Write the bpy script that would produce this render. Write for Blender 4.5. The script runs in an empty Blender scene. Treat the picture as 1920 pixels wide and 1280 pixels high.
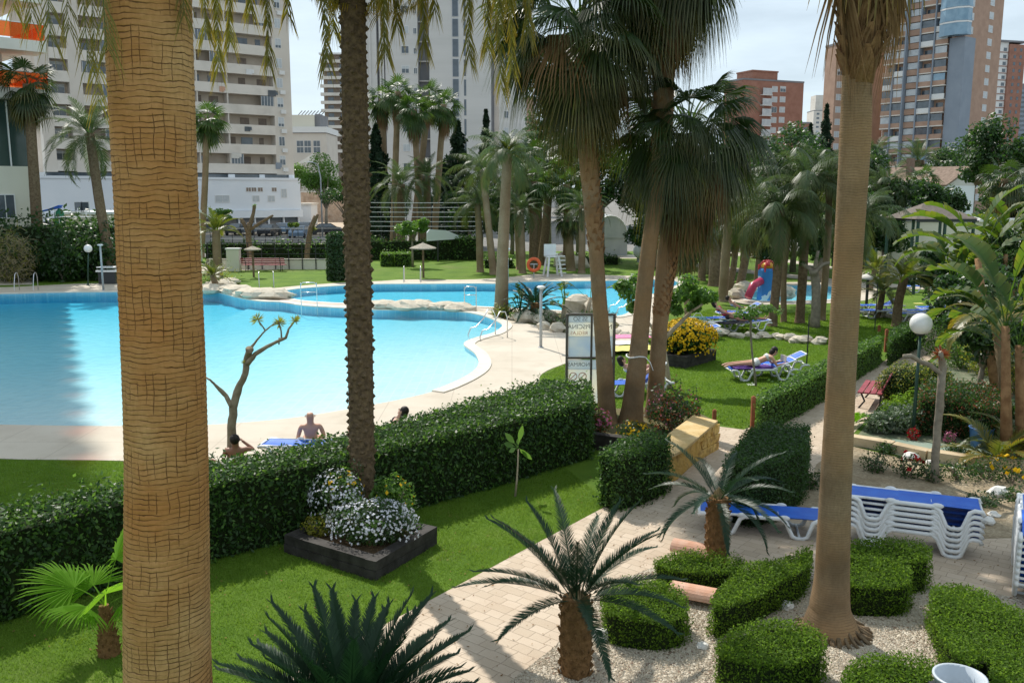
import bpy, bmesh, math, random
import numpy as np
from mathutils import Vector, Matrix, geometry
R = math.radians
scene = bpy.context.scene
COL = scene.collection
# ---------------------------------------------------------------- camera
F, H, P = 1700.0, 5.4, R(9.35)
cd = bpy.data.cameras.new('camera'); cam = bpy.data.objects.new('camera', cd); COL.objects.link(cam)
cam.location = (0, 0, H); cam.rotation_euler = (R(90) - P, 0, 0)
cd.sensor_width = 36; cd.lens = F / 1920 * 36; cd.clip_start = .1; cd.clip_end = 9000
scene.camera = cam
def ray(u, v):
    x = (u - 960) / F; y = (640 - v) / F
    return Vector((x, math.cos(P) + y * math.sin(P), -math.sin(P) + y * math.cos(P)))
def G(u, v, z=0.0):
    d = ray(u, v); t = (z - H) / d.z
    return Vector((d.x * t, d.y * t, z))
def AT(u, v, Y):
    d = ray(u, v); t = Y / d.y
    return Vector((d.x * t, Y, H + d.z * t))
def G2(u, v, z=0.0):
    p = G(u, v, z); return (p.x, p.y)
def mpp(Y):            # metres per photograph pixel at distance Y
    return Y / F
# ---------------------------------------------------------------- light
SUN_EL, SAZ = R(50), (-.45, .893)
sl = bpy.data.lights.new('sun', 'SUN'); sl.energy = 5.0; sl.angle = R(.53); sl.color = (1, .95, .87)
so = bpy.data.objects.new('sun', sl); COL.objects.link(so)
sdir = Vector((SAZ[0] * math.cos(SUN_EL), SAZ[1] * math.cos(SUN_EL), math.sin(SUN_EL))).normalized()
so.rotation_euler = sdir.to_track_quat('Z', 'Y').to_euler(); so.location = (0, 0, 90)
w = bpy.data.worlds.new('World'); scene.world = w; w.use_nodes = True
nt = w.node_tree; nt.nodes.clear()
def N(nt, t, **k):
    n = nt.nodes.new(t)
    for a, b in k.items():
        if hasattr(n, a): setattr(n, a, b)
    return n
sky = N(nt, 'ShaderNodeTexSky', sky_type='NISHITA', sun_disc=False)
sky.sun_elevation = SUN_EL; sky.sun_rotation = math.atan2(SAZ[0], SAZ[1]); sky.air_density = 1.0; sky.dust_density = .6; sky.ozone_density = 1.6; sky.altitude = 10
tc = N(nt, 'ShaderNodeTexCoord'); mp = N(nt, 'ShaderNodeMapping'); mp.inputs['Scale'].default_value = (1.2, 1.2, 5.5)
nz = N(nt, 'ShaderNodeTexNoise'); nz.inputs['Scale'].default_value = 2.2; nz.inputs['Detail'].default_value = 7; nz.inputs['Roughness'].default_value = .55
cr = N(nt, 'ShaderNodeValToRGB'); cr.color_ramp.elements[0].position = .30; cr.color_ramp.elements[1].position = .66
cr.color_ramp.elements[1].color = (.85, .85, .85, 1); cr.color_ramp.elements[0].color = (.42, .42, .42, 1)
mx = N(nt, 'ShaderNodeMix', data_type='RGBA'); mx.inputs[7].default_value = (16.8, 19.6, 21.6, 1)
bg = N(nt, 'ShaderNodeBackground'); bg.inputs[1].default_value = .06
ow = N(nt, 'ShaderNodeOutputWorld')
L = nt.links.new
L(tc.outputs['Generated'], mp.inputs[0]); L(mp.outputs[0], nz.inputs['Vector']); L(nz.outputs[0], cr.inputs[0])
L(cr.outputs[0], mx.inputs[0]); L(sky.outputs[0], mx.inputs[6]); L(mx.outputs[2], bg.inputs[0]); L(bg.outputs[0], ow.inputs[0])
scene.view_settings.view_transform = 'Standard'; scene.view_settings.look = 'None'
scene.view_settings.exposure = 0.0; scene.view_settings.gamma = 1
scene.render.engine = 'CYCLES'
cy = scene.cycles
cy.max_bounces = 7; cy.diffuse_bounces = 3; cy.glossy_bounces = 3; cy.transmission_bounces = 5; cy.transparent_max_bounces = 12
cy.caustics_reflective = False; cy.caustics_refractive = False; cy.use_denoising = True; cy.sample_clamp_indirect = 6
# ---------------------------------------------------------------- materials
MATS = {}
def hexc(c):
    return (c[0], c[1], c[2], 1)
def newmat(name):
    m = bpy.data.materials.new(name); m.use_nodes = True; t = m.node_tree; t.nodes.clear()
    o = t.nodes.new('ShaderNodeOutputMaterial'); MATS[name] = m
    return m, t, o
def noise_fac(t, scale, detail=4, coord='Object', lo=.35, hi=.65, stretch=None, rough=.55):
    c = t.nodes.new('ShaderNodeTexCoord'); n = t.nodes.new('ShaderNodeTexNoise')
    n.inputs['Scale'].default_value = scale; n.inputs['Detail'].default_value = detail; n.inputs['Roughness'].default_value = rough
    if stretch:
        mpn = t.nodes.new('ShaderNodeMapping'); mpn.inputs['Scale'].default_value = stretch
        t.links.new(c.outputs[coord], mpn.inputs[0]); t.links.new(mpn.outputs[0], n.inputs['Vector'])
    else: t.links.new(c.outputs[coord], n.inputs['Vector'])
    r = t.nodes.new('ShaderNodeMapRange'); r.inputs['From Min'].default_value = lo; r.inputs['From Max'].default_value = hi
    t.links.new(n.outputs[0], r.inputs[0])
    return r.outputs[0], n.outputs[0]
def mixc(t, fac, a, b):
    m = t.nodes.new('ShaderNodeMix'); m.data_type = 'RGBA'
    for s, val in ((0, fac), (6, a), (7, b)):
        if isinstance(val, tuple): m.inputs[s].default_value = hexc(val)
        elif isinstance(val, (int, float)): m.inputs[s].default_value = val
        else: t.links.new(val, m.inputs[s])
    return m.outputs[2]
def mathn(t, op, a, b=None):
    m = t.nodes.new('ShaderNodeMath'); m.operation = op
    for i, val in enumerate((a, b)):
        if val is None: continue
        if isinstance(val, (int, float)): m.inputs[i].default_value = val
        else: t.links.new(val, m.inputs[i])
    return m.outputs[0]
def bump(t, h, strength, dist=.02):
    b = t.nodes.new('ShaderNodeBump'); b.inputs['Strength'].default_value = strength; b.inputs['Distance'].default_value = dist
    t.links.new(h, b.inputs['Height']); return b.outputs[0]
def princ(t, col, rough=.6, spec=.5, metal=0, nrm=None):
    p = t.nodes.new('ShaderNodeBsdfPrincipled')
    if isinstance(col, tuple): p.inputs['Base Color'].default_value = hexc(col)
    else: t.links.new(col, p.inputs['Base Color'])
    if isinstance(rough, (int, float)): p.inputs['Roughness'].default_value = rough
    else: t.links.new(rough, p.inputs['Roughness'])
    p.inputs['Specular IOR Level'].default_value = spec; p.inputs['Metallic'].default_value = metal
    if nrm is not None: t.links.new(nrm, p.inputs['Normal'])
    return p
def mat(name, c1, c2=None, scale=3, rough=.6, spec=.4, metal=0, bmp=0, bscale=None, dist=.02, stretch=None, coord='Object', grime=None, gscale=.7):
    """plain surface whose colour wanders between c1 and c2, with a fine bump"""
    if name in MATS: return MATS[name]
    m, t, o = newmat(name)
    col = c1
    if c2 is not None:
        f, _ = noise_fac(t, scale, 5, coord, stretch=stretch); col = mixc(t, f, c1, c2)
    if grime is not None:
        f, _ = noise_fac(t, gscale, 6, coord, .5, .75); col = mixc(t, f, col, grime)
    nrm = None
    if bmp:
        _, h = noise_fac(t, bscale or scale * 6, 4, coord, stretch=stretch); nrm = bump(t, h, bmp, dist)
    p = princ(t, col, rough, spec, metal, nrm); t.links.new(p.outputs[0], o.inputs[0])
    return m
def leafmat(name, c1, c2, tr=(.25, .4, .04), trans=.4, rough=.38, scale=6, tipc=None, spec=.5):
    """leaf: glossy face, light passing through; 'tip' attribute fades to a dry tip colour"""
    if name in MATS: return MATS[name]
    m, t, o = newmat(name)
    f, _ = noise_fac(t, scale, 3, 'Object', .3, .7)
    oi = t.nodes.new('ShaderNodeObjectInfo')
    f2 = mathn(t, 'ADD', mathn(t, 'MULTIPLY', f, .75), mathn(t, 'MULTIPLY', oi.outputs['Random'], .25))
    col = mixc(t, f2, c1, c2); trc = mixc(t, f2, tr, (tr[0] * .6, tr[1] * .75, tr[2]))
    if tipc:
        a = t.nodes.new('ShaderNodeAttribute'); a.attribute_name = 'tip'
        col = mixc(t, a.outputs['Fac'], col, tipc); trc = mixc(t, a.outputs['Fac'], trc, (tipc[0] * 1.6, tipc[1] * 1.5, tipc[2]))
    p = princ(t, col, rough, spec)
    tl = t.nodes.new('ShaderNodeBsdfTranslucent'); t.links.new(trc, tl.inputs[0])
    ms = t.nodes.new('ShaderNodeMixShader'); ms.inputs[0].default_value = trans
    t.links.new(p.outputs[0], ms.inputs[1]); t.links.new(tl.outputs[0], ms.inputs[2]); t.links.new(ms.outputs[0], o.inputs[0])
    return m
# ---------------------------------------------------------------- mesh builder
class MB:
    def __init__(s): s.v = []; s.f = []; s.uv = []; s.mi = []; s.tip = []; s.m = 0; s.smooth = False
    def add(s, vs, fs, uvs=None, tips=None):
        b = len(s.v); s.v.extend([tuple(p) for p in vs])
        for i, f in enumerate(fs):
            s.f.append(tuple(b + k for k in f)); s.mi.append(s.m)
            s.uv.append(uvs[i] if uvs else None)
        s.tip.extend(tips if tips is not None else [0.0] * len(vs))
    def box(s, cx, cy, cz, sx, sy, sz, rz=0, rx=0, ry=0):
        M = Matrix.Translation((cx, cy, cz)) @ Matrix.Rotation(rz, 4, 'Z') @ Matrix.Rotation(ry, 4, 'Y') @ Matrix.Rotation(rx, 4, 'X')
        vs = [M @ Vector((x * sx / 2, y * sy / 2, z * sz / 2)) for z in (-1, 1) for x, y in ((-1, -1), (1, -1), (1, 1), (-1, 1))]
        s.add(vs, [(0, 3, 2, 1), (4, 5, 6, 7), (0, 1, 5, 4), (1, 2, 6, 5), (2, 3, 7, 6), (3, 0, 4, 7)])
    def b2(s, x0, x1, y0, y1, z0, z1):
        s.box((x0 + x1) / 2, (y0 + y1) / 2, (z0 + z1) / 2, abs(x1 - x0), abs(y1 - y0), abs(z1 - z0))
    def tube(s, pts, radii, seg=8, caps=True, ry=1.0, ang0=0.0):
        pts = [Vector(p) for p in pts]; n = len(pts)
        if isinstance(radii, (int, float)): radii = [radii] * n
        t0 = (pts[1] - pts[0]).normalized()
        ref = Vector((0, 0, 1)) if abs(t0.z) < .9 else Vector((1, 0, 0))
        a = t0.cross(ref).normalized(); vs = []; h = 0; hs = []
        for i in range(n):
            t = (pts[min(i + 1, n - 1)] - pts[max(i - 1, 0)]).normalized()
            a = (a - t * a.dot(t)).normalized(); b = t.cross(a)
            if i: h += (pts[i] - pts[i - 1]).length
            hs.append(h)
            for k in range(seg):
                q = 2 * math.pi * k / seg + ang0
                vs.append(pts[i] + (a * math.cos(q) + b * math.sin(q) * ry) * radii[i])
        fs = []; uv = []; rr = 2 * math.pi * sum(radii) / n
        for i in range(n - 1):
            for k in range(seg):
                k2 = (k + 1) % seg
                fs.append((i * seg + k, i * seg + k2, (i + 1) * seg + k2, (i + 1) * seg + k))
                uv.append([(rr * k / seg, hs[i]), (rr * (k + 1) / seg, hs[i]), (rr * (k + 1) / seg, hs[i + 1]), (rr * k / seg, hs[i + 1])])
        if caps:
            fs.append(tuple(reversed(range(seg)))); uv.append(None)
            fs.append(tuple((n - 1) * seg + k for k in range(seg))); uv.append(None)
        s.add(vs, fs, uv)
    def lathe(s, prof, c=(0, 0, 0), seg=16):
        vs = []; fs = []
        for r, z in prof:
            for k in range(seg):
                q = 2 * math.pi * k / seg; vs.append((c[0] + r * math.cos(q), c[1] + r * math.sin(q), c[2] + z))
        for i in range(len(prof) - 1):
            for k in range(seg):
                k2 = (k + 1) % seg; fs.append((i * seg + k, i * seg + k2, (i + 1) * seg + k2, (i + 1) * seg + k))
        s.add(vs, fs)
    def prism(s, poly, z0, z1, top=True, bottom=False, sides=True):
        n = len(poly); vs = [(x, y, z0) for x, y in poly] + [(x, y, z1) for x, y in poly]; fs = []
        area = sum(poly[i][0] * poly[(i + 1) % n][1] - poly[(i + 1) % n][0] * poly[i][1] for i in range(n))
        tri = geometry.tessellate_polygon([[Vector((x, y, 0)) for x, y in poly]])
        def up(t):
            a, b, c = [poly[i] for i in t]
            return t if (b[0] - a[0]) * (c[1] - a[1]) - (b[1] - a[1]) * (c[0] - a[0]) > 0 else t[::-1]
        for t in tri:
            t = up(tuple(t))
            if top: fs.append(tuple(n + i for i in t))
            if bottom: fs.append(tuple(reversed(t)))
        if sides:
            for i in range(n):
                j = (i + 1) % n
                fs.append((i, j, n + j, n + i) if area > 0 else (j, i, n + i, n + j))
        s.add(vs, fs)
    def blob(s, c, r, seg=10, rings=6, jit=0, rng=random):
        vs = []; fs = []; cx, cy, cz = c
        rx, ry, rz = r if isinstance(r, tuple) else (r, r, r)
        for i in range(rings + 1):
            th = math.pi * i / rings
            for k in range(seg):
                q = 2 * math.pi * k / seg; j = 1 + rng.uniform(-jit, jit) if 0 < i < rings else 1
                vs.append((cx + rx * j * math.sin(th) * math.cos(q), cy + ry * j * math.sin(th) * math.sin(q), cz + rz * math.cos(th) * (1 + (rng.uniform(-jit, jit) * .5 if jit and 0 < i < rings else 0))))
        for i in range(rings):
            for k in range(seg):
                k2 = (k + 1) % seg; fs.append((i * seg + k, (i + 1) * seg + k, (i + 1) * seg + k2, i * seg + k2))
        s.add(vs, fs)
    def mesh(s, name, mats, smooth=None):
        me = bpy.data.meshes.new(name); me.from_pydata(s.v, [], s.f); 
        for m in (mats if isinstance(mats, (list, tuple)) else [mats]): me.materials.append(m)
        if any(s.mi): me.polygons.foreach_set('material_index', s.mi)
        if any(x is not None for x in s.uv):
            ul = me.uv_layers.new(name='UVMap'); flat = []
            for f, u in zip(s.f, s.uv):
                for k in range(len(f)): flat.extend(u[k] if u else (0.0, 0.0))
            ul.data.foreach_set('uv', flat)
        if any(s.tip):
            at = me.attributes.new('tip', 'FLOAT', 'POINT'); at.data.foreach_set('value', s.tip)
        if smooth if smooth is not None else s.smooth: me.polygons.foreach_set('use_smooth', [True] * len(me.polygons))
        me.update(); return me
    def build(s, name, mats, parent=None, smooth=None):
        return link(name, s.mesh(name, mats, smooth), parent)
def link(name, me, parent=None, loc=None, rz=0, sc=None):
    o = bpy.data.objects.new(name, me); COL.objects.link(o)
    if parent: o.parent = parent
    if loc is not None: o.location = loc
    if rz: o.rotation_euler = (0, 0, rz)
    if sc is not None: o.scale = (sc, sc, sc) if isinstance(sc, (int, float)) else sc
    return o
def npmesh(name, V, nper, mats, mi=None, tip=None, smooth=False):
    """V (n*nper,3) array of n separate faces of nper corners"""
    V = np.asarray(V, dtype=np.float32).reshape(-1, 3); n = len(V) // nper
    me = bpy.data.meshes.new(name); me.vertices.add(len(V)); me.vertices.foreach_set('co', V.ravel())
    me.loops.add(n * nper); me.loops.foreach_set('vertex_index', np.arange(n * nper, dtype=np.int32))
    me.polygons.add(n); me.polygons.foreach_set('loop_start', np.arange(0, n * nper, nper, dtype=np.int32))
    for m in (mats if isinstance(mats, (list, tuple)) else [mats]): me.materials.append(m)
    if mi is not None: me.polygons.foreach_set('material_index', np.asarray(mi, dtype=np.int32))
    if tip is not None:
        at = me.attributes.new('tip', 'FLOAT', 'POINT'); at.data.foreach_set('value', np.asarray(tip, dtype=np.float32))
    me.update(calc_edges=True); me.validate(); return me
def tag(o, label=None, cat=None, group=None, kind=None):
    if label: o['label'] = label
    if cat: o['category'] = cat
    if group: o['group'] = group
    if kind: o['kind'] = kind
    return o
def thing(name, label, cat, loc=(0, 0, 0), rz=0, group=None):
    o = link(name, None, None, Vector(loc), rz); o.empty_display_size = .1
    return tag(o, label, cat, group)
def copy_tree(o, parent=None):
    c = o.copy(); COL.objects.link(c)
    if parent: c.parent = parent
    for ch in list(o.children): copy_tree(ch, c)
    return c
def dup(o, label, loc=None, rz=None, group=None, sc=None):
    c = copy_tree(o); c['label'] = label
    if group: c['group'] = group
    if loc is not None: c.location = loc
    if rz is not None: c.rotation_euler = (c.rotation_euler[0], c.rotation_euler[1], rz)
    if sc is not None: c.scale = (sc, sc, sc)
    return c
# ---------------------------------------------------------------- leaf scatter
def leaf_quads(Pt, Nn, size, rng, tilt=.9, aspect=.5, sizevar=.35, up=0.0):
    """diamond leaves at points Pt with rough facing Nn"""
    n = len(Pt)
    nn = Nn + rng.normal(0, tilt, (n, 3)); nn[:, 2] += up; nn /= np.linalg.norm(nn, axis=1, keepdims=True) + 1e-9
    t = rng.normal(0, 1, (n, 3)); t -= nn * (t * nn).sum(1, keepdims=True); t /= np.linalg.norm(t, axis=1, keepdims=True) + 1e-9
    b = np.cross(nn, t); s = size * (1 + rng.uniform(-sizevar, sizevar, (n, 1)))
    V = np.stack([Pt - t * s * .5, Pt + b * s * aspect * .5 - nn * s * .08 , Pt + t * s * .5, Pt - b * s * aspect * .5 - nn * s * .08], 1)
    return V.reshape(-1, 3)
def pts_in_ellipsoid(c, r, n, rng, shell=.55):
    d = rng.normal(0, 1, (n, 3)); d /= np.linalg.norm(d, axis=1, keepdims=True)
    q = rng.uniform(shell ** 3, 1, (n, 1)) ** (1 / 3)
    return np.array(c) + d * q * np.array(r), d
def hedge_mesh(name, poly, z0, z1, mats, leaf=.05, dens=900, rng=None, rough=.035, sprigs=.12, core=True, lump=.0, sides=1.0):
    """clipped hedge over footprint poly (world or local xy): solid dark core and a leafy skin"""
    rng = rng or np.random.default_rng(3)
    poly = [tuple(p[:2]) for p in poly]; n = len(poly)
    area = sum(poly[i][0] * poly[(i + 1) % n][1] - poly[(i + 1) % n][0] * poly[i][1] for i in range(n)) / 2
    if area < 0: poly = poly[::-1]; area = -area
    Ps = []; Ns = []
    for i in range(n):
        a = np.array(poly[i]); b = np.array(poly[(i + 1) % n]); l = np.linalg.norm(b - a)
        if l < 1e-6: continue
        k = int(l * (z1 - z0) * dens * sides) + 1; q = rng.uniform(0, 1, k)[:, None]; xy = a + (b - a) * q
        nr = np.array([(b - a)[1], -(b - a)[0]]) / l
        z = rng.uniform(z0, z1, k)[:, None]
        # rounded shoulders and a slight hollow near the ground
        off = rng.normal(0, rough, (k, 1)) - .06 * np.clip((z - (z1 - .12)) / .12, 0, 1) - .03
        off += lump * np.sin(xy[:, :1] * 3.1 + xy[:, 1:] * 2.3 + z * 4)
        Ps.append(np.hstack([xy + nr * off, z])); Ns.append(np.tile([nr[0], nr[1], .25], (k, 1)))
    tri = geometry.tessellate_polygon([[Vector((x, y, 0)) for x, y in poly]])
    for t in tri:
        A, B, C = [np.array(poly[i]) for i in t]; ar = abs(np.cross(B - A, C - A)) / 2
        k = int(ar * dens * 1.25) + 1; r1 = np.sqrt(rng.uniform(0, 1, (k, 1))); r2 = rng.uniform(0, 1, (k, 1))
        xy = (1 - r1) * A + r1 * (1 - r2) * B + r1 * r2 * C
        z = z1 + rng.normal(0, rough, (k, 1)) + lump * np.sin(xy[:, :1] * 2.7 + xy[:, 1:] * 3.3)
        sp = rng.uniform(0, 1, (k, 1)) < sprigs; clump = (np.sin(xy[:, :1] * 5.3) * np.sin(xy[:, 1:] * 4.7 + 1) > .2)
        z = z + sp * clump * rng.uniform(0, leaf * 2.6, (k, 1))
        Ps.append(np.hstack([xy, z])); Ns.append(np.tile([0, 0, 1.], (k, 1)))
    Pt = np.vstack(Ps); Nn = np.vstack(Ns)
    V = leaf_quads(Pt, Nn, leaf, rng, tilt=.75); mi = (rng.uniform(0, 1, len(Pt)) < .22).astype(int)
    me = npmesh(name, V, 4, mats, mi)
    return me
def hedge(name, label, poly, z1, mats, cat='hedge', leaf=.05, dens=900, seed=1, z0=0.0, group=None, **k):
    rng = np.random.default_rng(seed)
    poly = [tuple(p[:2]) for p in poly]; cx = sum(p[0] for p in poly) / len(poly); cy_ = sum(p[1] for p in poly) / len(poly)
    loc = [(p[0] - cx, p[1] - cy_) for p in poly]
    t = thing(name, label, cat, (cx, cy_, z0), group=group)
    link('foliage', hedge_mesh('hedge_foliage', loc, 0, z1 - z0, mats, leaf, dens, rng, **k), t)
    # inner twigs and shade-side growth: the opaque middle of the hedge
    m = MB(); c2 = []
    for i, p in enumerate(loc):
        l = math.hypot(*p); s = max(0, 1 - .07 / max(l, .07)) if l > .3 else .8
        c2.append((p[0] * s, p[1] * s))
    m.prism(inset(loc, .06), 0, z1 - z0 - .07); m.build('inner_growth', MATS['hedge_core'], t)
    return t
def inset(poly, d):
    n = len(poly); area = sum(poly[i][0] * poly[(i + 1) % n][1] - poly[(i + 1) % n][0] * poly[i][1] for i in range(n))
    s = 1 if area > 0 else -1; out = []
    for i in range(n):
        p0 = Vector(poly[i - 1]).xy if False else Vector((poly[i - 1][0], poly[i - 1][1])); p1 = Vector((poly[i][0], poly[i][1])); p2 = Vector((poly[(i + 1) % n][0], poly[(i + 1) % n][1]))
        e1 = (p1 - p0).normalized(); e2 = (p2 - p1).normalized()
        n1 = Vector((-e1.y, e1.x)) * s; n2 = Vector((-e2.y, e2.x)) * s
        b = n1 + n2
        if b.length < 1e-5: b = n1
        b.normalize(); k = d / max(.35, b.dot(n1)); out.append((p1.x + b.x * k, p1.y + b.y * k))
    return out
# ---------------------------------------------------------------- common materials
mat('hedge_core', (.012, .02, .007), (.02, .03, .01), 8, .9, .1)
mat('steel', (.62, .63, .65), None, rough=.28, spec=.5, metal=1)
mat('pole_grey', (.42, .45, .46), (.36, .38, .40), 4, .45, .4)
mat('white_paint', (.74, .75, .74), (.68, .69, .69), 2, .45, .5)
mat('white_plastic', (.78, .79, .80), (.70, .72, .73), 3, .38, .5, grime=(.5, .52, .52), gscale=5)
mat('dark_metal', (.03, .033, .035), None, rough=.5)
mat('green_post', (.012, .05, .035), (.02, .06, .045), 5, .45, .5)
# ================================================================ ground, pools, paving
POOL = [(-600,782),(-250,790),(0,797),(230,800),(400,797),(480,791),(560,783),(650,768),(750,750),(820,733),(868,712),(893,696),(901,682),(893,664),(880,655),(869,647),
        (877,640),(902,632),(927,626),(946,612),(935,604),(908,593),(880,587),(850,584),(800,582),(700,582),(640,578),(564,574),(533,567),(485,566),(443,558),(412,549),(385,547),(300,548),(210,548),(100,549),(0,552),(-600,558)]
REAR = [(1278,533),(1250,543),(1215,556),(1190,575),(1178,590),(1150,596),(1100,588),(1050,583),(1000,582),(950,578),(900,576),(872,574),(800,571),(700,569),(641,570),(564,565),(540,559),(523,553),(510,549),
        (564,541),(624,537),(702,533),(800,533),(899,532),(940,533),(965,530),(1015,528),(1080,528),(1142,527),(1260,524)]
KIDS = [(1385,556),(1400,545),(1450,536),(1530,535),(1590,540),(1600,552),(1580,562),(1480,566),(1405,566)]
pools = [[G2(*p) for p in q] for q in (POOL, REAR, KIDS)]
def smooth_poly(p, it=1):
    for _ in range(it):
        q = []
        for i in range(len(p)):
            a = p[i]; b = p[(i + 1) % len(p)]
            q.append((a[0] * .78 + b[0] * .22, a[1] * .78 + b[1] * .22)); q.append((a[0] * .22 + b[0] * .78, a[1] * .22 + b[1] * .78))
        p = q
    return p
pools = [smooth_poly(p, 2) for p in pools]
def sheet(name, outer, holes, z, m, kind='structure', label=None):
    mb = MB(); rings = [outer] + holes; flat = [p for r_ in rings for p in r_]
    tri = geometry.tessellate_polygon([[Vector((p[0], p[1], 0)) for p in r_] for r_ in rings]); fs = []
    for t in tri:
        a, b, c = [flat[i] for i in t]
        cr_ = (b[0] - a[0]) * (c[1] - a[1]) - (b[1] - a[1]) * (c[0] - a[0])
        if abs(cr_) < 1e-9: continue
        fs.append(tuple(t) if cr_ > 0 else tuple(t[::-1]))
    mb.add([(p[0], p[1], z) for p in flat], fs)
    o = mb.build(name, m); return tag(o, kind=kind)
# --- materials
def ground_mats():
    m, t, o = newmat('asphalt')
    f, _ = noise_fac(t, .4, 5); f2, h = noise_fac(t, 30, 3)
    c = mixc(t, f, (.15, .145, .135), (.22, .21, .19))
    t.links.new(princ(t, c, .85, .2, nrm=bump(t, h, .3, .01)).outputs[0], o.inputs[0])
    m, t, o = newmat('lawn_soil')
    f, _ = noise_fac(t, .9, 5, lo=.3, hi=.7); f2, h = noise_fac(t, 45, 4, lo=.3, hi=.7, rough=.7)
    c = mixc(t, f, (.055, .125, .012), (.13, .215, .022)); c = mixc(t, mathn(t, 'MULTIPLY', f2, .55), c, (.15, .25, .03))
    f3, _ = noise_fac(t, .28, 4, lo=.56, hi=.75); c = mixc(t, mathn(t, 'MULTIPLY', f3, .7), c, (.19, .20, .07))
    t.links.new(princ(t, c, .8, .12, nrm=bump(t, h, .9, .04)).outputs[0], o.inputs[0])
    m, t, o = newmat('deck_concrete')
    f, _ = noise_fac(t, .5, 6, lo=.3, hi=.7); f2, h = noise_fac(t, 60, 3)
    c = mixc(t, f, (.50, .435, .345), (.60, .535, .44)); c = mixc(t, mathn(t, 'MULTIPLY', f2, .25), c, (.42, .37, .30))
    tc_ = t.nodes.new('ShaderNodeTexCoord'); br = t.nodes.new('ShaderNodeTexBrick'); br.offset = 0; br.inputs['Scale'].default_value = 1; br.inputs['Brick Width'].default_value = 1.6; br.inputs['Row Height'].default_value = 1.6; br.inputs['Mortar Size'].default_value = .008
    t.links.new(tc_.outputs['Object'], br.inputs['Vector']); c = mixc(t, mathn(t, 'MULTIPLY', br.outputs['Fac'], .7), c, (.30, .25, .2))
    f4, _ = noise_fac(t, .9, 8, lo=.5, hi=.7, rough=.65); c = mixc(t, mathn(t, 'MULTIPLY', f4, .45), c, (.40, .33, .25))
    t.links.new(princ(t, c, .75, .25, nrm=bump(t, h, .25, .01)).outputs[0], o.inputs[0])
    m, t, o = newmat('path_paving')
    tc_ = t.nodes.new('ShaderNodeTexCoord'); mp_ = t.nodes.new('ShaderNodeMapping'); mp_.inputs['Rotation'].default_value = (0, 0, R(38))
    nzv = t.nodes.new('ShaderNodeTexNoise'); nzv.inputs['Scale'].default_value = 5; vm = t.nodes.new('ShaderNodeVectorMath'); vm.operation = 'SCALE'; vm.inputs['Scale'].default_value = .045
    va = t.nodes.new('ShaderNodeVectorMath'); va.operation = 'ADD'
    t.links.new(tc_.outputs['Object'], nzv.inputs['Vector']); t.links.new(nzv.outputs['Color'], vm.inputs[0]); t.links.new(tc_.outputs['Object'], va.inputs[0]); t.links.new(vm.outputs[0], va.inputs[1]); t.links.new(va.outputs[0], mp_.inputs[0])
    br = t.nodes.new('ShaderNodeTexBrick'); br.offset = .5; br.squash = 1.5; br.squash_frequency = 3
    for k, v_ in (('Scale', 1), ('Brick Width', .24), ('Row Height', .17), ('Mortar Size', .006), ('Mortar Smooth', .6), ('Bias', 0)): br.inputs[k].default_value = v_
    br.inputs['Color1'].default_value = (.46, .365, .265, 1); br.inputs['Color2'].default_value = (.56, .455, .345, 1); br.inputs['Mortar'].default_value = (.30, .23, .165, 1)
    t.links.new(mp_.outputs[0], br.inputs['Vector'])
    f, _ = noise_fac(t, 1.1, 6, lo=.4, hi=.7); c = mixc(t, mathn(t, 'MULTIPLY', f, .45), br.outputs['Color'], (.42, .30, .20)); f2, h = noise_fac(t, 70, 3)
    c = mixc(t, mathn(t, 'MULTIPLY', f2, .22), c, (.62, .54, .44))
    hh = mathn(t, 'SUBTRACT', mathn(t, 'MULTIPLY', h, .25), br.outputs['Fac'])
    t.links.new(princ(t, c, .72, .3, nrm=bump(t, hh, .55, .012)).outputs[0], o.inputs[0])
    m, t, o = newmat('gravel')
    tc_ = t.nodes.new('ShaderNodeTexCoord'); vo = t.nodes.new('ShaderNodeTexVoronoi'); vo.inputs['Scale'].default_value = 34; vo.inputs['Randomness'].default_value = 1
    t.links.new(tc_.outputs['Object'], vo.inputs['Vector']); rgb = t.nodes.new('ShaderNodeSeparateColor'); t.links.new(vo.outputs['Color'], rgb.inputs[0])
    c = mixc(t, rgb.outputs[0], (.40, .33, .24), (.62, .56, .46)); c = mixc(t, mathn(t, 'GREATER_THAN', rgb.outputs[1], .86), c, (.25, .17, .12))
    f, _ = noise_fac(t, 1.3, 5, lo=.5, hi=.8); c = mixc(t, mathn(t, 'MULTIPLY', f, .6), c, (.22, .17, .11))
    t.links.new(princ(t, c, .8, .25, nrm=bump(t, mathn(t, 'MULTIPLY', vo.outputs['Distance'], -1), 1, .03)).outputs[0], o.inputs[0])
    m, t, o = newmat('rose_soil')
    f, _ = noise_fac(t, 2.2, 6, lo=.35, hi=.65); f2, h = noise_fac(t, 22, 5, lo=.4, hi=.62, rough=.7)
    c = mixc(t, f, (.36, .28, .18), (.52, .43, .30)); c = mixc(t, mathn(t, 'MULTIPLY', f2, .6), c, (.20, .15, .09))
    t.links.new(princ(t, c, .9, .15, nrm=bump(t, h, 1, .05)).outputs[0], o.inputs[0])
ground_mats()
mat('tile_coping', (.68, .63, .54), (.60, .55, .47), 3, .6, .3, bmp=.2, bscale=40)
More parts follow.
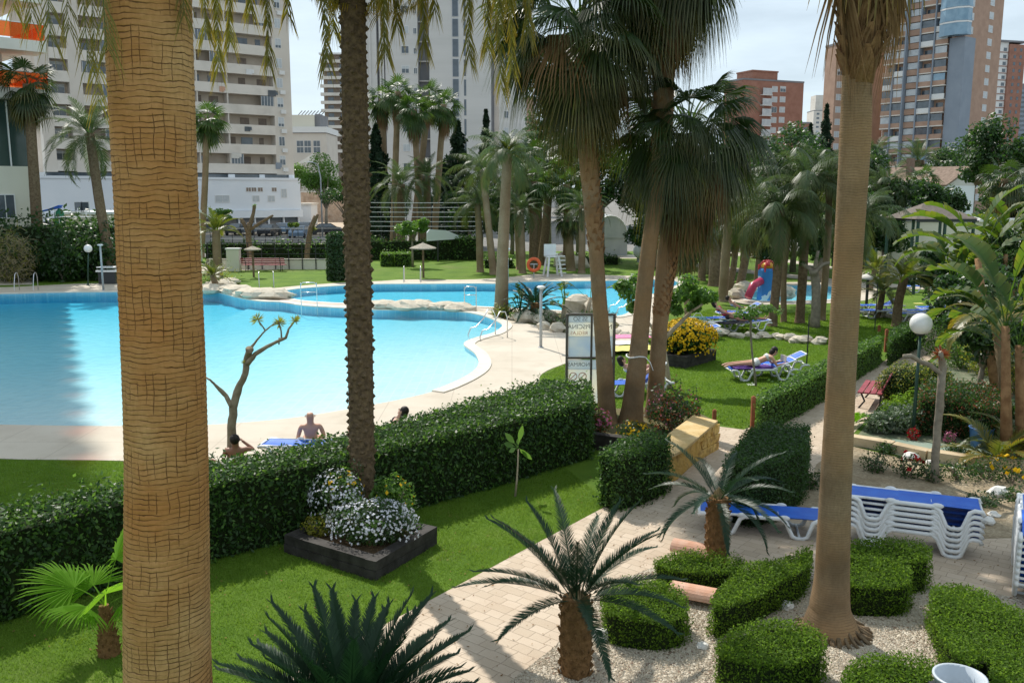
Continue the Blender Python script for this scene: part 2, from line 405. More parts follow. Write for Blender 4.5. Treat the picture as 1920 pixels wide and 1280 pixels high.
def tile_mat(name, a, b, mort):
    m, t, o = newmat(name); tc_ = t.nodes.new('ShaderNodeTexCoord'); br = t.nodes.new('ShaderNodeTexBrick'); br.offset = 0
    for k, v_ in (('Scale', 1), ('Brick Width', .3), ('Row Height', .3), ('Mortar Size', .012)): br.inputs[k].default_value = v_
    br.inputs['Color1'].default_value = hexc(a); br.inputs['Color2'].default_value = hexc(b); br.inputs['Mortar'].default_value = hexc(mort)
    t.links.new(tc_.outputs['Object'], br.inputs['Vector']); t.links.new(princ(t, br.outputs['Color'], .3, .4).outputs[0], o.inputs[0])
tile_mat('basin_tile', (.66, .86, .90), (.58, .80, .86), (.75, .88, .9))
tile_mat('wall_tile', (.26, .62, .78), (.22, .56, .74), (.4, .68, .8))
def water_mat():
    m, t, o = newmat('pool_water')
    tc_ = t.nodes.new('ShaderNodeTexCoord'); hs = []
    n1 = t.nodes.new('ShaderNodeTexNoise'); n1.inputs['Scale'].default_value = 2.6; n1.inputs['Detail'].default_value = 4
    t.links.new(tc_.outputs['Object'], n1.inputs['Vector'])
    nb = bump(t, n1.outputs[0], .5, .08)
    fr = t.nodes.new('ShaderNodeFresnel'); fr.inputs[0].default_value = 1.33; t.links.new(nb, fr.inputs[1])
    gl = t.nodes.new('ShaderNodeBsdfGlossy'); gl.inputs['Roughness'].default_value = .1; t.links.new(nb, gl.inputs['Normal'])
    tr = t.nodes.new('ShaderNodeBsdfTransparent'); tr.inputs[0].default_value = (.97, 1, 1, 1)
    ms = t.nodes.new('ShaderNodeMixShader'); t.links.new(mathn(t, 'MULTIPLY', fr.outputs[0], .45), ms.inputs[0]); t.links.new(tr.outputs[0], ms.inputs[1]); t.links.new(gl.outputs[0], ms.inputs[2])
    va = t.nodes.new('ShaderNodeVolumeAbsorption'); va.inputs[0].default_value = (.30, .86, .96, 1); va.inputs[1].default_value = .62
    t.links.new(ms.outputs[0], o.inputs['Surface']); t.links.new(va.outputs[0], o.inputs['Volume'])
water_mat()
# --- sheets
big = [(-2500, -60), (2500, -60), (2500, 4000), (-2500, 4000)]
sheet('ground', big, pools, 0.0, MATS['asphalt'])
lawn_outer = [(-34, -4), (45, -4), (50, 40), (44, 84), (-12, 84), (-34, 72), (-46, 66), (-50, 30)]
sheet('lawn', lawn_outer, pools, .006, MATS['lawn_soil'])
DECK = [(-700,835),(0,862),(230,864),(420,872),(560,862),(700,838),(900,770),(1010,724),(1012,704),(1030,693),(1060,682),(1100,672),(1160,650),(1215,622),(1240,600),(1250,575),(1285,552),(1305,532),(1290,519),(1150,517),(1090,514),(1000,514),(965,519),(900,524),(850,525),
        (760,524),(702,528),(641,530),(560,536),(510,541),(447,540),(420,534),(300,531),(194,531),(126,533),(0,540),(-700,549)]
deck = smooth_poly([G2(*p) for p in DECK], 1)
sheet('pool_deck', deck, pools[:2], .016, MATS['deck_concrete'])
kd = smooth_poly([G2(*p) for p in [(1360,562),(1375,545),(1420,531),(1530,528),(1640,533),(1650,552),(1620,566),(1500,571),(1400,572)]], 1)
sheet('kids_pool_deck', kd, [pools[2]], .016, MATS['deck_concrete'])
# island between the two pools' right ends and the planted bank (soil with low plants)
isl = smooth_poly([G2(*p) for p in [(905,590),(935,586),(1000,586),(1060,588),(1110,592),(1150,600),(1165,612),(1130,628),(1066,628),(1028,614),(985,607),(950,600)]], 1)
sheet('planting_bed', isl, [], .024, mat('bed_soil', (.16, .13, .07), (.10, .11, .04), 2, .9, .1, bmp=.8, bscale=20))
# coping: pale rounded kerb following each pool edge
def ring(poly, w_out, w_in, z0, z1, name, m, keep=None):
    mb = MB(); n = len(poly); o_ = inset(poly, -w_out); i_ = inset(poly, w_in)
    for k in range(n):
        if keep and not keep(poly[k]): continue
        a, b = k, (k + 1) % n
        vs = [(*o_[a], z0), (*o_[b], z0), (*i_[b], z0), (*i_[a], z0), (*o_[a], z1), (*o_[b], z1), (*i_[b], z1), (*i_[a], z1)]
        mb.add(vs, [(4, 5, 6, 7), (0, 4, 7, 3), (1, 2, 6, 5), (0, 1, 5, 4), (3, 7, 6, 2), (0, 3, 2, 1)])
    return tag(mb.build(name, m), kind='structure')
beachY = G(600, 740).y
ring(pools[0], .38, .03, .0, .05, 'pool_coping', MATS['tile_coping'], keep=lambda p: p[1] > G(600, 735).y or p[0] > G(860, 720).x)
ring(pools[1], .34, .03, .0, .05, 'rear_pool_coping', MATS['tile_coping'])
ring(pools[2], .3, .03, .0, .05, 'kids_pool_coping', MATS['tile_coping'])
# outer pale band that follows the bend of the coping (a shallow overflow channel)
mb = MB()
band = [(1000,612),(1002,640),(975,655),(948,668),(940,684),(926,703),(893,726),(840,748),(760,768),(650,787),(520,802)]
bw = [G(*p, .02) for p in band]
for i in range(len(bw) - 1):
    a, b = bw[i], bw[i + 1]; n_ = Vector((-(b - a).y, (b - a).x, 0)).normalized() * .16
    mb.add([a - n_, b - n_, b + n_, a + n_], [(0, 1, 2, 3)])
# basins
def basin(poly, depth_fn, name):
    mb = MB(); n = len(poly); q = inset(poly, -.0)
    vs = [(x, y, .0) for x, y in q] + [(x, y, -3.0) for x, y in q]
    area = sum(q[i][0] * q[(i + 1) % n][1] - q[(i + 1) % n][0] * q[i][1] for i in range(n))
    fs = [((i + 1) % n, i, n + i, n + (i + 1) % n) if area > 0 else (i, (i + 1) % n, n + (i + 1) % n, n + i) for i in range(n)]
    mb.add(vs, fs)
    tag(mb.build(name + '_wall_tiles', MATS['wall_tile']), kind='structure')
    xs = [p[0] for p in poly]; ys = [p[1] for p in poly]; x0, x1, y0, y1 = min(xs) - .5, max(xs) + .5, min(ys) - .5, max(ys) + .5
    nx, ny = 50, 50; mb = MB(); vs = []; fs = []
    for j in range(ny + 1):
        for i in range(nx + 1):
            x = x0 + (x1 - x0) * i / nx; y = y0 + (y1 - y0) * j / ny; vs.append((x, y, -depth_fn(x, y)))
    for j in range(ny):
        for i in range(nx):
            a = j * (nx + 1) + i; fs.append((a, a + 1, a + nx + 2, a + nx + 1))
    mb.add(vs, fs); tag(mb.build(name + '_floor', MATS['basin_tile']), kind='structure')
    mb = MB(); qo = inset(poly, -.06)
    mb.prism(qo, -3.4, -.055, top=True, bottom=True); tag(mb.build(name + '_water', MATS['pool_water']), kind='structure')
ynear = min(p[1] for p in pools[0])
def dmain(x, y):
    ed = ynear - .3 + .0 * x
    # beach entry along the curved near side, deep toward the far wall
    d = (y - ynear + .35 * max(0, 0)) 
    d2 = max(0, d - max(0, (x + 9)) * .0)
    return .07 + min(1.75, max(0, d2) * .055)
# beach follows the outline: use the distance to the near outline
near_pts = np.array([p for p in pools[0] if p[1] < G(600, 690).y])
def dmain(x, y):
    dd = float(np.min(np.hypot(near_pts[:, 0] - x, near_pts[:, 1] - y)))
    inside = y > np.interp(x, sorted(near_pts[:, 0]), [near_pts[i, 1] for i in np.argsort(near_pts[:, 0])]) - .01
    return .075 + (min(.46, dd * .021) if inside else 0)
basin(pools[0], dmain, 'pool')
basin(pools[1], lambda x, y: .42, 'rear_pool')
basin(pools[2], lambda x, y: .25, 'kids_pool')
# paths
PATH = [(480,1300),(560,1258),(780,1140),(1145,945),(1250,872),(1345,812),(1348,800),(1395,806),(1440,790),(1500,768),(1550,735),(1640,690),(1700,648),(1740,618),(1800,600),(1815,612),(1760,660),(1715,700),(1660,740),(1640,772),(1598,815),(1560,850),(1530,872),(1520,905),(1400,950),(1560,960),(1840,1010),(2500,1000),(2500,1125),(1900,1120),(1720,1100),(1600,1090),(1500,1065),(1360,1075),(1225,1065),(1130,1100),(1041,1213),(930,1300)]
sheet('path', [G2(*p) for p in PATH], [], .012, MATS['path_paving'])
# far walkways
for pts in ([(1130,478),(1205,478),(1300,492),(1420,508),(1560,523),(1700,535),(1920,545),(1920,552),(1700,542),(1560,530),(1420,515),(1290,499),(1200,485),(1130,485)],
            [(1360,470),(1420,478),(1560,500),(1560,505),(1420,484),(1350,476)],
            [(300,500),(500,500),(520,506),(300,510)], [(-40,520),(60,520),(60,534),(-40,536)]):
    sheet('footpath', [G2(*p) for p in pts], [], .02, MATS['deck_concrete'])
GRAV = [(930,1300),(1041,1213),(1130,1100),(1225,1065),(1360,1075),(1500,1065),(1600,1090),(1720,1100),(1900,1120),(2500,1125),(2500,1330),(900,1330)]
sheet('gravel_bed', [G2(*p) for p in GRAV], [], .018, MATS['gravel'])
ROSE = [(1530,872),(1560,850),(1598,838),(1700,862),(1800,880),(2500,910),(2500,1000),(1840,1010),(1560,960),(1400,950),(1520,905)]
sheet('rose_bed', [G2(*p) for p in ROSE], [], .018, MATS['rose_soil'])
SHRUB = [(1598,836),(1610,815),(1642,775),(1665,745),(1720,705),(1765,665),(1830,625),(2500,640),(2500,905),(1800,877),(1700,858)]
sheet('shrub_bed', [G2(*p) for p in SHRUB], [], .02, mat('ground_cover', (.10, .13, .08), (.22, .22, .15), 3, .9, .1, bmp=.9, bscale=16))
sheet('access_path', [G2(*p) for p in [(1640,845),(1675,825),(1800,838),(2500,855),(2500,885),(1820,868)]], [], .026, mat('teal_ground', (.20, .27, .22), (.28, .33, .27), 2, .9, .1, bmp=.4, bscale=30))
# dirt lot and road past the gardens
sheet('dirt_lot', [(-40, 118), (-18, 112), (-12, 170), (-45, 190)], [], .01, mat('dirt', (.42, .33, .24), (.5, .42, .33), .3, .9, .1, bmp=.5, bscale=3))
# ---------------- grass blades
def in_poly(P_, poly):
    x, y = P_[:, 0], P_[:, 1]; r = np.zeros(len(P_), bool); n = len(poly)
    for i in range(n):
        x1, y1 = poly[i]; x2, y2 = poly[(i + 1) % n]
        c = ((y1 > y) != (y2 > y)) & (x < (x2 - x1) * (y - y1) / (y2 - y1 + 1e-12) + x1); r ^= c
    return r
leafmat('grass_blade', (.07, .155, .012), (.17, .27, .028), (.32, .48, .04), .42, .5, 1.1, spec=.25)
def blades(polypx, n, h, wd, seed, excl=(), world=False):
    rng = np.random.default_rng(seed); poly = polypx if world else [G2(*p) for p in polypx]
    a = np.array(poly); lo, hi = a.min(0), a.max(0); P_ = rng.uniform(lo, hi, (n, 2)); P_ = P_[in_poly(P_, poly)]
    for e in excl: P_ = P_[~in_poly(P_, e)]
    # thinner and thicker tufts
    k = np.sin(P_[:, 0] * 7.1 + np.sin(P_[:, 1] * 5) * 2) * np.sin(P_[:, 1] * 8.3 + np.sin(P_[:, 0] * 4) * 2)
    n = len(P_); hh = h * rng.uniform(.5, 1.2, n) * (1 + .25 * k); an = rng.uniform(0, 6.28, n)
    le = rng.normal(0, .45, (n, 2)) * hh[:, None]; dx = np.stack([np.cos(an), np.sin(an)], 1) * wd / 2 * rng.uniform(.7, 1.3, (n, 1))
    z = np.full((n, 1), .004)
    return np.stack([np.hstack([P_ - dx, z]), np.hstack([P_ + dx, z]), np.hstack([P_ + le, hh[:, None]])], 1).reshape(-1, 3)
path_w = [G2(*p) for p in PATH]
NEAR = [(-250,1400),(-250,985),(0,940),(230,905),(620,880),(1000,830),(1145,945),(780,1140),(480,1300),(300,1400)]
gv = [blades(NEAR, 420000, .042, .009, 1, excl=(path_w,))]
gv.append(blades([(-60,862),(230,866),(620,870),(620,905),(230,925),(0,960),(-60,960)], 60000, .045, .012, 2))
gv.append(blades([(1012,706),(1065,680),(1160,650),(1240,622),(1560,640),(1600,645),(1540,705),(1440,768),(1390,806),(1330,790),(1230,780),(1050,750)], 190000, .05, .02, 3, excl=(deck,)))
gv.append(blades([(1170,648),(1240,610),(1330,580),(1560,590),(1700,600),(1700,640),(1560,640),(1240,622)], 60000, .06, .04, 4, excl=(deck,)))
tag(link('grass', npmesh('grass', np.vstack(gv), 3, MATS['grass_blade'])), kind='stuff', label='short bright green lawn grass beside the paved path', cat='grass')
# loose gravel stones
rng = np.random.default_rng(5); gp = [G2(*p) for p in [(930,1300),(1041,1213),(1130,1100),(1225,1075),(1360,1085),(1720,1110),(1900,1130),(1900,1320),(900,1320)]]
a = np.array(gp); P_ = rng.uniform(a.min(0), a.max(0), (70000, 2)); P_ = P_[in_poly(P_, gp)][:34000]
n = len(P_); s = rng.uniform(.007, .017, (n, 1)); an = rng.uniform(0, 6.28, (n, 1)); z = np.full((n, 1), .018)
c1 = np.hstack([P_ + s * np.hstack([np.cos(an), np.sin(an)]), z]); c2 = np.hstack([P_ + s * np.hstack([np.cos(an + 2.1), np.sin(an + 2.1)]), z]); c3 = np.hstack([P_ + s * np.hstack([np.cos(an + 4.2), np.sin(an + 4.2)]), z]); tp = np.hstack([P_ + rng.normal(0, .003, (n, 2)), z + s * .9])
V = np.stack([c1, c2, tp, c2, c3, tp, c3, c1, tp], 1).reshape(-1, 3)
gm = mat('pebble', (.40, .33, .24), (.62, .55, .44), 60, .7, .3)
tag(link('gravel', npmesh('gravel', V, 3, gm)), kind='stuff', label='pale pebble gravel spread between the clipped low shrubs', cat='gravel')

# fallen leaves and grit on paving and lawn
rng = np.random.default_rng(9); pw = [G2(*p) for p in PATH]; a = np.array(pw); P_ = rng.uniform(a.min(0), a.max(0), (9000, 2)); P_ = P_[in_poly(P_, pw)][:1500]; P2_ = rng.uniform((-9, 10), (3, 17), (900, 2)); P_ = np.vstack([P_, P2_])
tag(link('fallen_leaves', npmesh('fallen_leaves', leaf_quads(np.hstack([P_, np.full((len(P_), 1), .026)]), np.tile([0, 0, 1.], (len(P_), 1)), .03, rng, tilt=.25, sizevar=.7), 4, mat('dry_leaf', (.30, .17, .07), (.16, .09, .04), 30, .9, .1))), kind='stuff', label='small dry leaves scattered over the paving and lawn', cat='leaves')
# ================================================================ plant makers
leafmat('fan_green', (.013, .034, .008), (.028, .058, .012), (.08, .15, .012), .28, .45, 2.5, tipc=(.42, .26, .04))
leafmat('fan_bright', (.09, .22, .015), (.15, .30, .02), (.34, .62, .03), .5, .7, 2.5, tipc=(.30, .30, .05), spec=.08)
leafmat('fan_mid', (.022, .06, .012), (.045, .095, .018), (.11, .20, .02), .32, .42, 2.5, tipc=(.30, .25, .05), spec=.4)
leafmat('dead_frond', (.16, .095, .045), (.28, .18, .09), (.30, .16, .05), .25, .8, 3, spec=.1)
leafmat('feather_green', (.022, .048, .018), (.05, .09, .032), (.14, .22, .05), .3, .46, 2.5, tipc=(.45, .30, .05), spec=.32)
leafmat('feather_olive', (.035, .06, .010), (.08, .11, .018), (.20, .27, .02), .35, .42, 2.5, tipc=(.50, .30, .03))
leafmat('cycad_green', (.008, .03, .014), (.018, .05, .02), (.03, .09, .02), .18, .42, 3, spec=.28, tipc=(.25, .2, .06))
leafmat('hedge_green', (.018, .052, .010), (.038, .088, .016), (.12, .25, .03), .3, .46, 3, spec=.3)
leafmat('hedge_light', (.07, .16, .03), (.12, .22, .04), (.24, .42, .05), .4, .46, 3, spec=.3)
leafmat('box_green', (.045, .098, .009), (.078, .14, .012), (.24, .38, .03), .38, .6, 4, spec=.15)
leafmat('box_light', (.13, .24, .018), (.19, .31, .025), (.38, .56, .04), .45, .6, 4, spec=.15)
leafmat('tree_green', (.016, .045, .013), (.038, .08, .022), (.09, .20, .025), .3, .42, 1.2)
leafmat('tree_light', (.06, .14, .025), (.11, .20, .035), (.28, .5, .05), .45, .36, 1.2)
leafmat('conifer_green', (.012, .03, .016), (.025, .05, .022), (.03, .07, .02), .2, .6, 1.5, spec=.2)
leafmat('grey_leaf', (.12, .16, .10), (.2, .24, .17), (.2, .28, .12), .3, .5, 2)
leafmat('yellow_leaf', (.22, .22, .03), (.32, .28, .04), (.5, .5, .04), .45, .45, 2)
leafmat('red_leaf', (.22, .05, .025), (.30, .10, .04), (.4, .1, .03), .35, .45, 2)
leafmat('banana_green', (.022, .065, .012), (.045, .10, .02), (.17, .30, .02), .4, .5, 1, spec=.25, tipc=(.45, .33, .05))
leafmat('petal_white', (.80, .78, .82), (.7, .7, .75), (.7, .7, .7), .3, .6, 9, spec=.2)
leafmat('petal_yellow', (.80, .55, .02), (.75, .42, .01), (.8, .55, .02), .3, .6, 9, spec=.2)
leafmat('petal_red', (.45, .01, .015), (.35, .01, .02), (.5, .02, .02), .3, .6, 9, spec=.2)
leafmat('petal_pink', (.55, .18, .30), (.45, .12, .22), (.6, .2, .3), .3, .6, 9, spec=.2)
leafmat('straw', (.30, .24, .14), (.42, .35, .22), (.3, .25, .12), .3, .8, 2, spec=.1)
def ring_bark(name, c1, c2, dark, period=.07, vert=.12, bs=.6, orange=None, splits=True):
    """palm bark: wavy leaf-scar rings with vertical splits, laid out along the trunk's own surface (UV in metres)"""
    m, t, o = newmat(name); u = t.nodes.new('ShaderNodeUVMap')
    n1 = t.nodes.new('ShaderNodeTexNoise'); n1.inputs['Scale'].default_value = 5; n1.inputs['Detail'].default_value = 4
    t.links.new(u.outputs[0], n1.inputs['Vector'])
    sep = t.nodes.new('ShaderNodeSeparateXYZ'); t.links.new(u.outputs[0], sep.inputs[0])
    wob = mathn(t, 'MULTIPLY', mathn(t, 'SUBTRACT', n1.outputs[0], .5), period * 1.9)
    v_ = mathn(t, 'ADD', sep.outputs[1], wob)
    k = mathn(t, 'DIVIDE', v_, period); fr = mathn(t, 'FRACT', k); cell = mathn(t, 'FLOOR', k)
    edge = mathn(t, 'ABSOLUTE', mathn(t, 'SUBTRACT', fr, .5))                      # .5 on the ring line
    n2 = t.nodes.new('ShaderNodeTexNoise'); n2.inputs['Scale'].default_value = 9; n2.inputs['Detail'].default_value = 5; t.links.new(u.outputs[0], n2.inputs['Vector'])
    thick = mathn(t, 'SUBTRACT', .49, mathn(t, 'MULTIPLY', n2.outputs[0], .20))
    line = t.nodes.new('ShaderNodeMapRange'); t.links.new(edge, line.inputs['Value']); t.links.new(thick, line.inputs['From Min']); line.inputs['From Max'].default_value = .5
    # vertical splits: a 1-D cell pattern across, broken up along the height
    n4 = t.nodes.new('ShaderNodeTexNoise'); n4.inputs['Scale'].default_value = 2.2; n4.inputs['Detail'].default_value = 3; t.links.new(u.outputs[0], n4.inputs['Vector'])
    vo = t.nodes.new('ShaderNodeTexVoronoi'); vo.voronoi_dimensions = '1D'; vo.feature = 'DISTANCE_TO_EDGE'; vo.inputs['Scale'].default_value = 1
    t.links.new(mathn(t, 'ADD', mathn(t, 'DIVIDE', sep.outputs[0], vert * .6), mathn(t, 'MULTIPLY', n4.outputs[0], 1.1)), vo.inputs['W'])
    vl = t.nodes.new('ShaderNodeMapRange'); vl.clamp = True; t.links.new(vo.outputs['Distance'], vl.inputs['Value']); vl.inputs['From Min'].default_value = .045 if splits else -1; vl.inputs['From Max'].default_value = .0
    n3 = t.nodes.new('ShaderNodeTexNoise'); n3.inputs['Scale'].default_value = 3.2; n3.inputs['Detail'].default_value = 3; t.links.new(u.outputs[0], n3.inputs['Vector'])
    msk = t.nodes.new('ShaderNodeMapRange'); t.links.new(n3.outputs[0], msk.inputs['Value']); msk.inputs['From Min'].default_value = .47; msk.inputs['From Max'].default_value = .54
    vl2 = mathn(t, 'MULTIPLY', vl.outputs[0], msk.outputs[0])
    n5 = t.nodes.new('ShaderNodeTexNoise'); n5.inputs['Scale'].default_value = 4.5; n5.inputs['Detail'].default_value = 4; mp5 = t.nodes.new('ShaderNodeMapping'); mp5.inputs['Scale'].default_value = (1, 3.5, 1); t.links.new(u.outputs[0], mp5.inputs[0]); t.links.new(mp5.outputs[0], n5.inputs['Vector']); m5 = t.nodes.new('ShaderNodeMapRange'); t.links.new(n5.outputs[0], m5.inputs['Value']); m5.inputs['From Min'].default_value = .38; m5.inputs['From Max'].default_value = .66; m5.inputs['To Min'].default_value = .12
    ln = mathn(t, 'MULTIPLY', line.outputs[0], m5.outputs[0])
    crack = mathn(t, 'MAXIMUM', ln, mathn(t, 'MULTIPLY', vl2, .8)) if splits else mathn(t, 'MULTIPLY', line.outputs[0], .7)
    f, _ = noise_fac(t, 1.4, 5); c = mixc(t, f, c1, c2)
    f3, h3 = noise_fac(t, 38, 5, coord='Object', stretch=(1, 1, .35)); c = mixc(t, mathn(t, 'MULTIPLY', f3, .3), c, (c1[0] * .6, c1[1] * .6, c1[2] * .6))
    if orange:
        fo, _ = noise_fac(t, .8, 4, lo=.42, hi=.62); c = mixc(t, mathn(t, 'MULTIPLY', fo, .6), c, orange)
    c = mixc(t, mathn(t, 'MULTIPLY', crack, .85), c, dark)
    hgt = mathn(t, 'ADD', mathn(t, 'MULTIPLY', crack, -1), mathn(t, 'MULTIPLY', fr, .45)); hgt = mathn(t, 'ADD', hgt, mathn(t, 'MULTIPLY', h3, .2))
    t.links.new(princ(t, c, .85, .15, nrm=bump(t, hgt, bs, .02)).outputs[0], o.inputs[0]); return m
ring_bark('bark_near', (.47, .245, .09), (.62, .38, .175), (.10, .042, .018), .041, .13, .9, orange=(.46, .17, .04))
ring_bark('bark_ring', (.19, .13, .075), (.34, .245, .15), (.09, .055, .033), .03, .35, .5, orange=(.42, .24, .11), splits=False)
ring_bark('bark_slender', (.24, .17, .10), (.33, .25, .16), (.09, .055, .03), .05, .3, .5, splits=False)
mat('bark_rough', (.13, .09, .055), (.22, .16, .10), 9, .9, .1, bmp=.8, bscale=25, dist=.03)
mat('boot_brown', (.20, .105, .05), (.34, .20, .10), 6, .8, .15, bmp=.7, bscale=30)
mat('date_scale', (.085, .06, .038), (.17, .12, .07), 14, .9, .1, bmp=.9, bscale=40)
mat('cycad_scale', (.14, .075, .03), (.24, .13, .055), 14, .85, .15, bmp=.9, bscale=45)
mat('bark_grey', (.20, .17, .13), (.30, .26, .20), 6, .9, .1, bmp=.7, bscale=22)
mat('bark_pale', (.36, .29, .20), (.46, .38, .28), 7, .85, .1, bmp=.5, bscale=25)
def curve_pts(p0, az, el, L, sag, n):
    """points of an arching stalk: starts at elevation el, bends down by sag over its length"""
    pts = []; p = Vector(p0); e = el
    for i in range(n + 1):
        pts.append(p.copy()); 
        if i < n:
            e = el - sag * ((i + .5) / n) ** 1.3
            p = p + Vector((math.cos(az) * math.cos(e), math.sin(az) * math.cos(e), math.sin(e))) * (L / n)
    return pts
class Leaves:
    """collects leaf faces with tip values, two kinds of material"""
    def __init__(s): s.q = []; s.t = []; s.m = []; s.mt = 0
    def quad(s, a, b, c, d, t0=0, t1=0):
        s.q.append((a, b, c, d)); s.t.append((t0, t0, t1, t1)); s.m.append(s.mt)
    def mesh(s, name, mats):
        V = np.array([[tuple(p) for p in f] for f in s.q], dtype=np.float32)
        return npmesh(name, V, 4, mats, s.m, np.array(s.t, dtype=np.float32).ravel())
def fan_leaf(Lv, p0, az, el, pet, Rb, nseg, rng, sag=.5, droop=.6, pw=.02, tipd=.3, spread=1.9):
    pts = curve_pts(p0, az, el, pet, sag, 5); d = (pts[-1] - pts[-2]).normalized()
    side = Vector((-math.sin(az), math.cos(az), 0)); side = (side - d * side.dot(d)).normalized(); nrm = d.cross(side) * -1
    roll = rng.uniform(-.5, .5); side, nrm = side * math.cos(roll) + nrm * math.sin(roll), nrm * math.cos(roll) - side * math.sin(roll)
    for i in range(5):
        w0 = pw * (1.5 - .18 * i); w1 = pw * (1.5 - .18 * (i + 1)); Lv.quad(pts[i] - side * w0, pts[i] + side * w0, pts[i + 1] + side * w1, pts[i + 1] - side * w1)
    hub = pts[-1]; dth = 2 * spread / nseg
    for k in range(nseg):
        th = -spread + (k + .5) * dth + rng.uniform(-.02, .02)
        dr = d * math.cos(th) + side * math.sin(th); lat = (side * math.cos(th) - d * math.sin(th))
        L_ = Rb * (.82 + .18 * math.cos(th)) * rng.uniform(.9, 1.05); fold = nrm * (.12 if k % 2 else -.12) * Rb * .12
        cup = nrm * (abs(math.sin(th)) * .18 * Rb)
        def pos(q): 
            return hub + dr * (L_ * q) + cup * q + Vector((0, 0, -1)) * (droop * L_ * max(0, q - .3) ** 2 * 1.6)
        w = L_ * math.sin(dth / 2)
        a0 = hub; b0 = pos(.5); c0 = pos(.8); e0 = pos(1.0) + Vector((rng.uniform(-.03, .03), rng.uniform(-.03, .03), -droop * .08))
        wm = w * .5; up = nrm * (.3 * wm)
        Lv.quad(a0, b0 - lat * wm + fold, b0 + up * 0 , b0 + lat * wm - fold) if False else Lv.quad(a0, a0, b0 + lat * wm - fold, b0 - lat * wm + fold)
        Lv.quad(b0 - lat * wm + fold, b0 + lat * wm - fold, c0 + lat * wm * .62, c0 - lat * wm * .62, 0, tipd * .4)
        Lv.quad(c0 - lat * wm * .62, c0 + lat * wm * .62, e0 + lat * wm * .06, e0 - lat * wm * .06, tipd * .4, tipd)
def feather(Lv, p0, az, el, L_, sag, npair, leaf, rng, wd=.02, vang=.5, droop=.25, tipd=.0, stem=.02, fwd=.75, start=.12, hang=0.0, nseg=14, pts=None, vj=.12):
    pts = pts or curve_pts(p0, az, el, L_, sag, nseg); nseg = len(pts) - 1; S = Vector((-math.sin(az), math.cos(az), 0))
    for i in range(nseg):
        w0 = stem * (1 - i / nseg * .8); w1 = stem * (1 - (i + 1) / nseg * .8); Lv.quad(pts[i] - S * w0, pts[i] + S * w0, pts[i + 1] + S * w1, pts[i + 1] - S * w1)
        u_ = Vector((0, 0, 1)) * w0 * .6
    for k in range(npair):
        q = start + (1 - start) * (k + .5) / npair; x = q * nseg; i = min(int(x), nseg - 1); f = x - i
        p = pts[i].lerp(pts[i + 1], f); d = (pts[i + 1] - pts[i]).normalized(); U = S.cross(d) * -1
        if U.z < 0: U = -U
        prof = math.sin(math.pi * min(1, (.12 + .88 * q)) ** .8) ** .6 if q < .97 else .5
        ll = leaf * max(.25, prof)
        for sg in (-1, 1):
            va = vang + rng.uniform(-vj, vj); lf = ll * rng.uniform(.88, 1.1)
            dr = (S * sg * math.cos(va) + U * math.sin(va)).normalized(); ff = fwd + .35 * q + rng.uniform(-.08, .08)
            dr = (dr * math.cos(ff * .9) + d * math.sin(ff * .9)).normalized()
            Fn = (U * math.cos(va) - S * sg * math.sin(va)); wv = Fn.cross(dr); wv = wv.normalized() * wd * .5 if wv.length > .05 else d * wd * .5
            m_ = p + dr * lf * .5 + Vector((0, 0, -1)) * droop * lf * .16 ; e = p + dr * lf + Vector((0, 0, -1)) * (droop * lf * .55 + hang * lf)
            m_ += Vector((0, 0, -1)) * hang * lf * .22
            Lv.quad(p - wv * .6, p + wv * .6, m_ + wv, m_ - wv, tipd * q * .3, tipd * .4); Lv.quad(m_ - wv, m_ + wv, e + wv * .1, e - wv * .1, tipd * .4, tipd)
# -------- crown meshes (shared by copies)
def fan_crown(name, n, pet, Rb, nseg, seed, mats=None, lo=-1.2, hi=1.35, droop=.7, tipd=.4, dead=0, sag=.9, pw=.02, skirtlen=1.2, young=.0):
    rng = random.Random(seed); Lv = Leaves(); ga = 2.39996
    for i in range(n):
        q = (i + .5) / n; el = hi - (hi - lo) * q ** .9; az = i * ga + rng.uniform(-.3, .3); vr = len(mats or [1]) > 1; Lv.mt = 1 if vr and q > .5 and rng.random() < .08 else 0
        fan_leaf(Lv, (.06 * math.cos(az), .06 * math.sin(az), -.25 * q), az, el + rng.uniform(-.12, .12), pet * rng.uniform(.8, 1.15), Rb * (rng.uniform(.62, 1.2) if vr else rng.uniform(.85, 1.1)), int(nseg * (rng.uniform(.6, 1) if vr else 1)), rng, spread=rng.uniform(1.1, 1.95) if vr else 1.9,
                 sag=sag * (.4 + .8 * q), droop=droop * (.35 + 1.1 * q) * rng.uniform(.45, 1.15), pw=pw, tipd=min(1, tipd * (0.2 + q) * rng.uniform(.2, 2.2)))
    return Lv.mesh(name, mats or [MATS['fan_green'], MATS['dead_frond']])
def skirt_mesh(name, n, r, length, seed, mats=None, width=.18):
    """dead leaves hanging against the trunk"""
    rng = random.Random(seed); Lv = Leaves()
    for i in range(n):
        az = rng.uniform(0, 6.283); z0 = -rng.uniform(0, .45) * length; rr = r * rng.uniform(.8, 1.35); l = length * rng.uniform(.35, .62)
        p = Vector((rr * math.cos(az), rr * math.sin(az), z0)); S = Vector((-math.sin(az), math.cos(az), 0)); O = Vector((math.cos(az), math.sin(az), 0))
        for k in range(7):
            a = (k - 3) / 3 * width * rng.uniform(.7, 1.2); w_ = .012 + .01 * rng.random()
            m_ = p + S * a * .8 + O * rng.uniform(.02, .14) + Vector((0, 0, -l * .55)); e = p + S * a * 1.5 + O * rng.uniform(-.03, .12) + Vector((0, 0, -l))
            Lv.quad(p - S * .01, p + S * .01, m_ + S * w_, m_ - S * w_); Lv.quad(m_ - S * w_, m_ + S * w_, e + S * .004, e - S * .004)
    return Lv.mesh(name, mats or [MATS['dead_frond']])
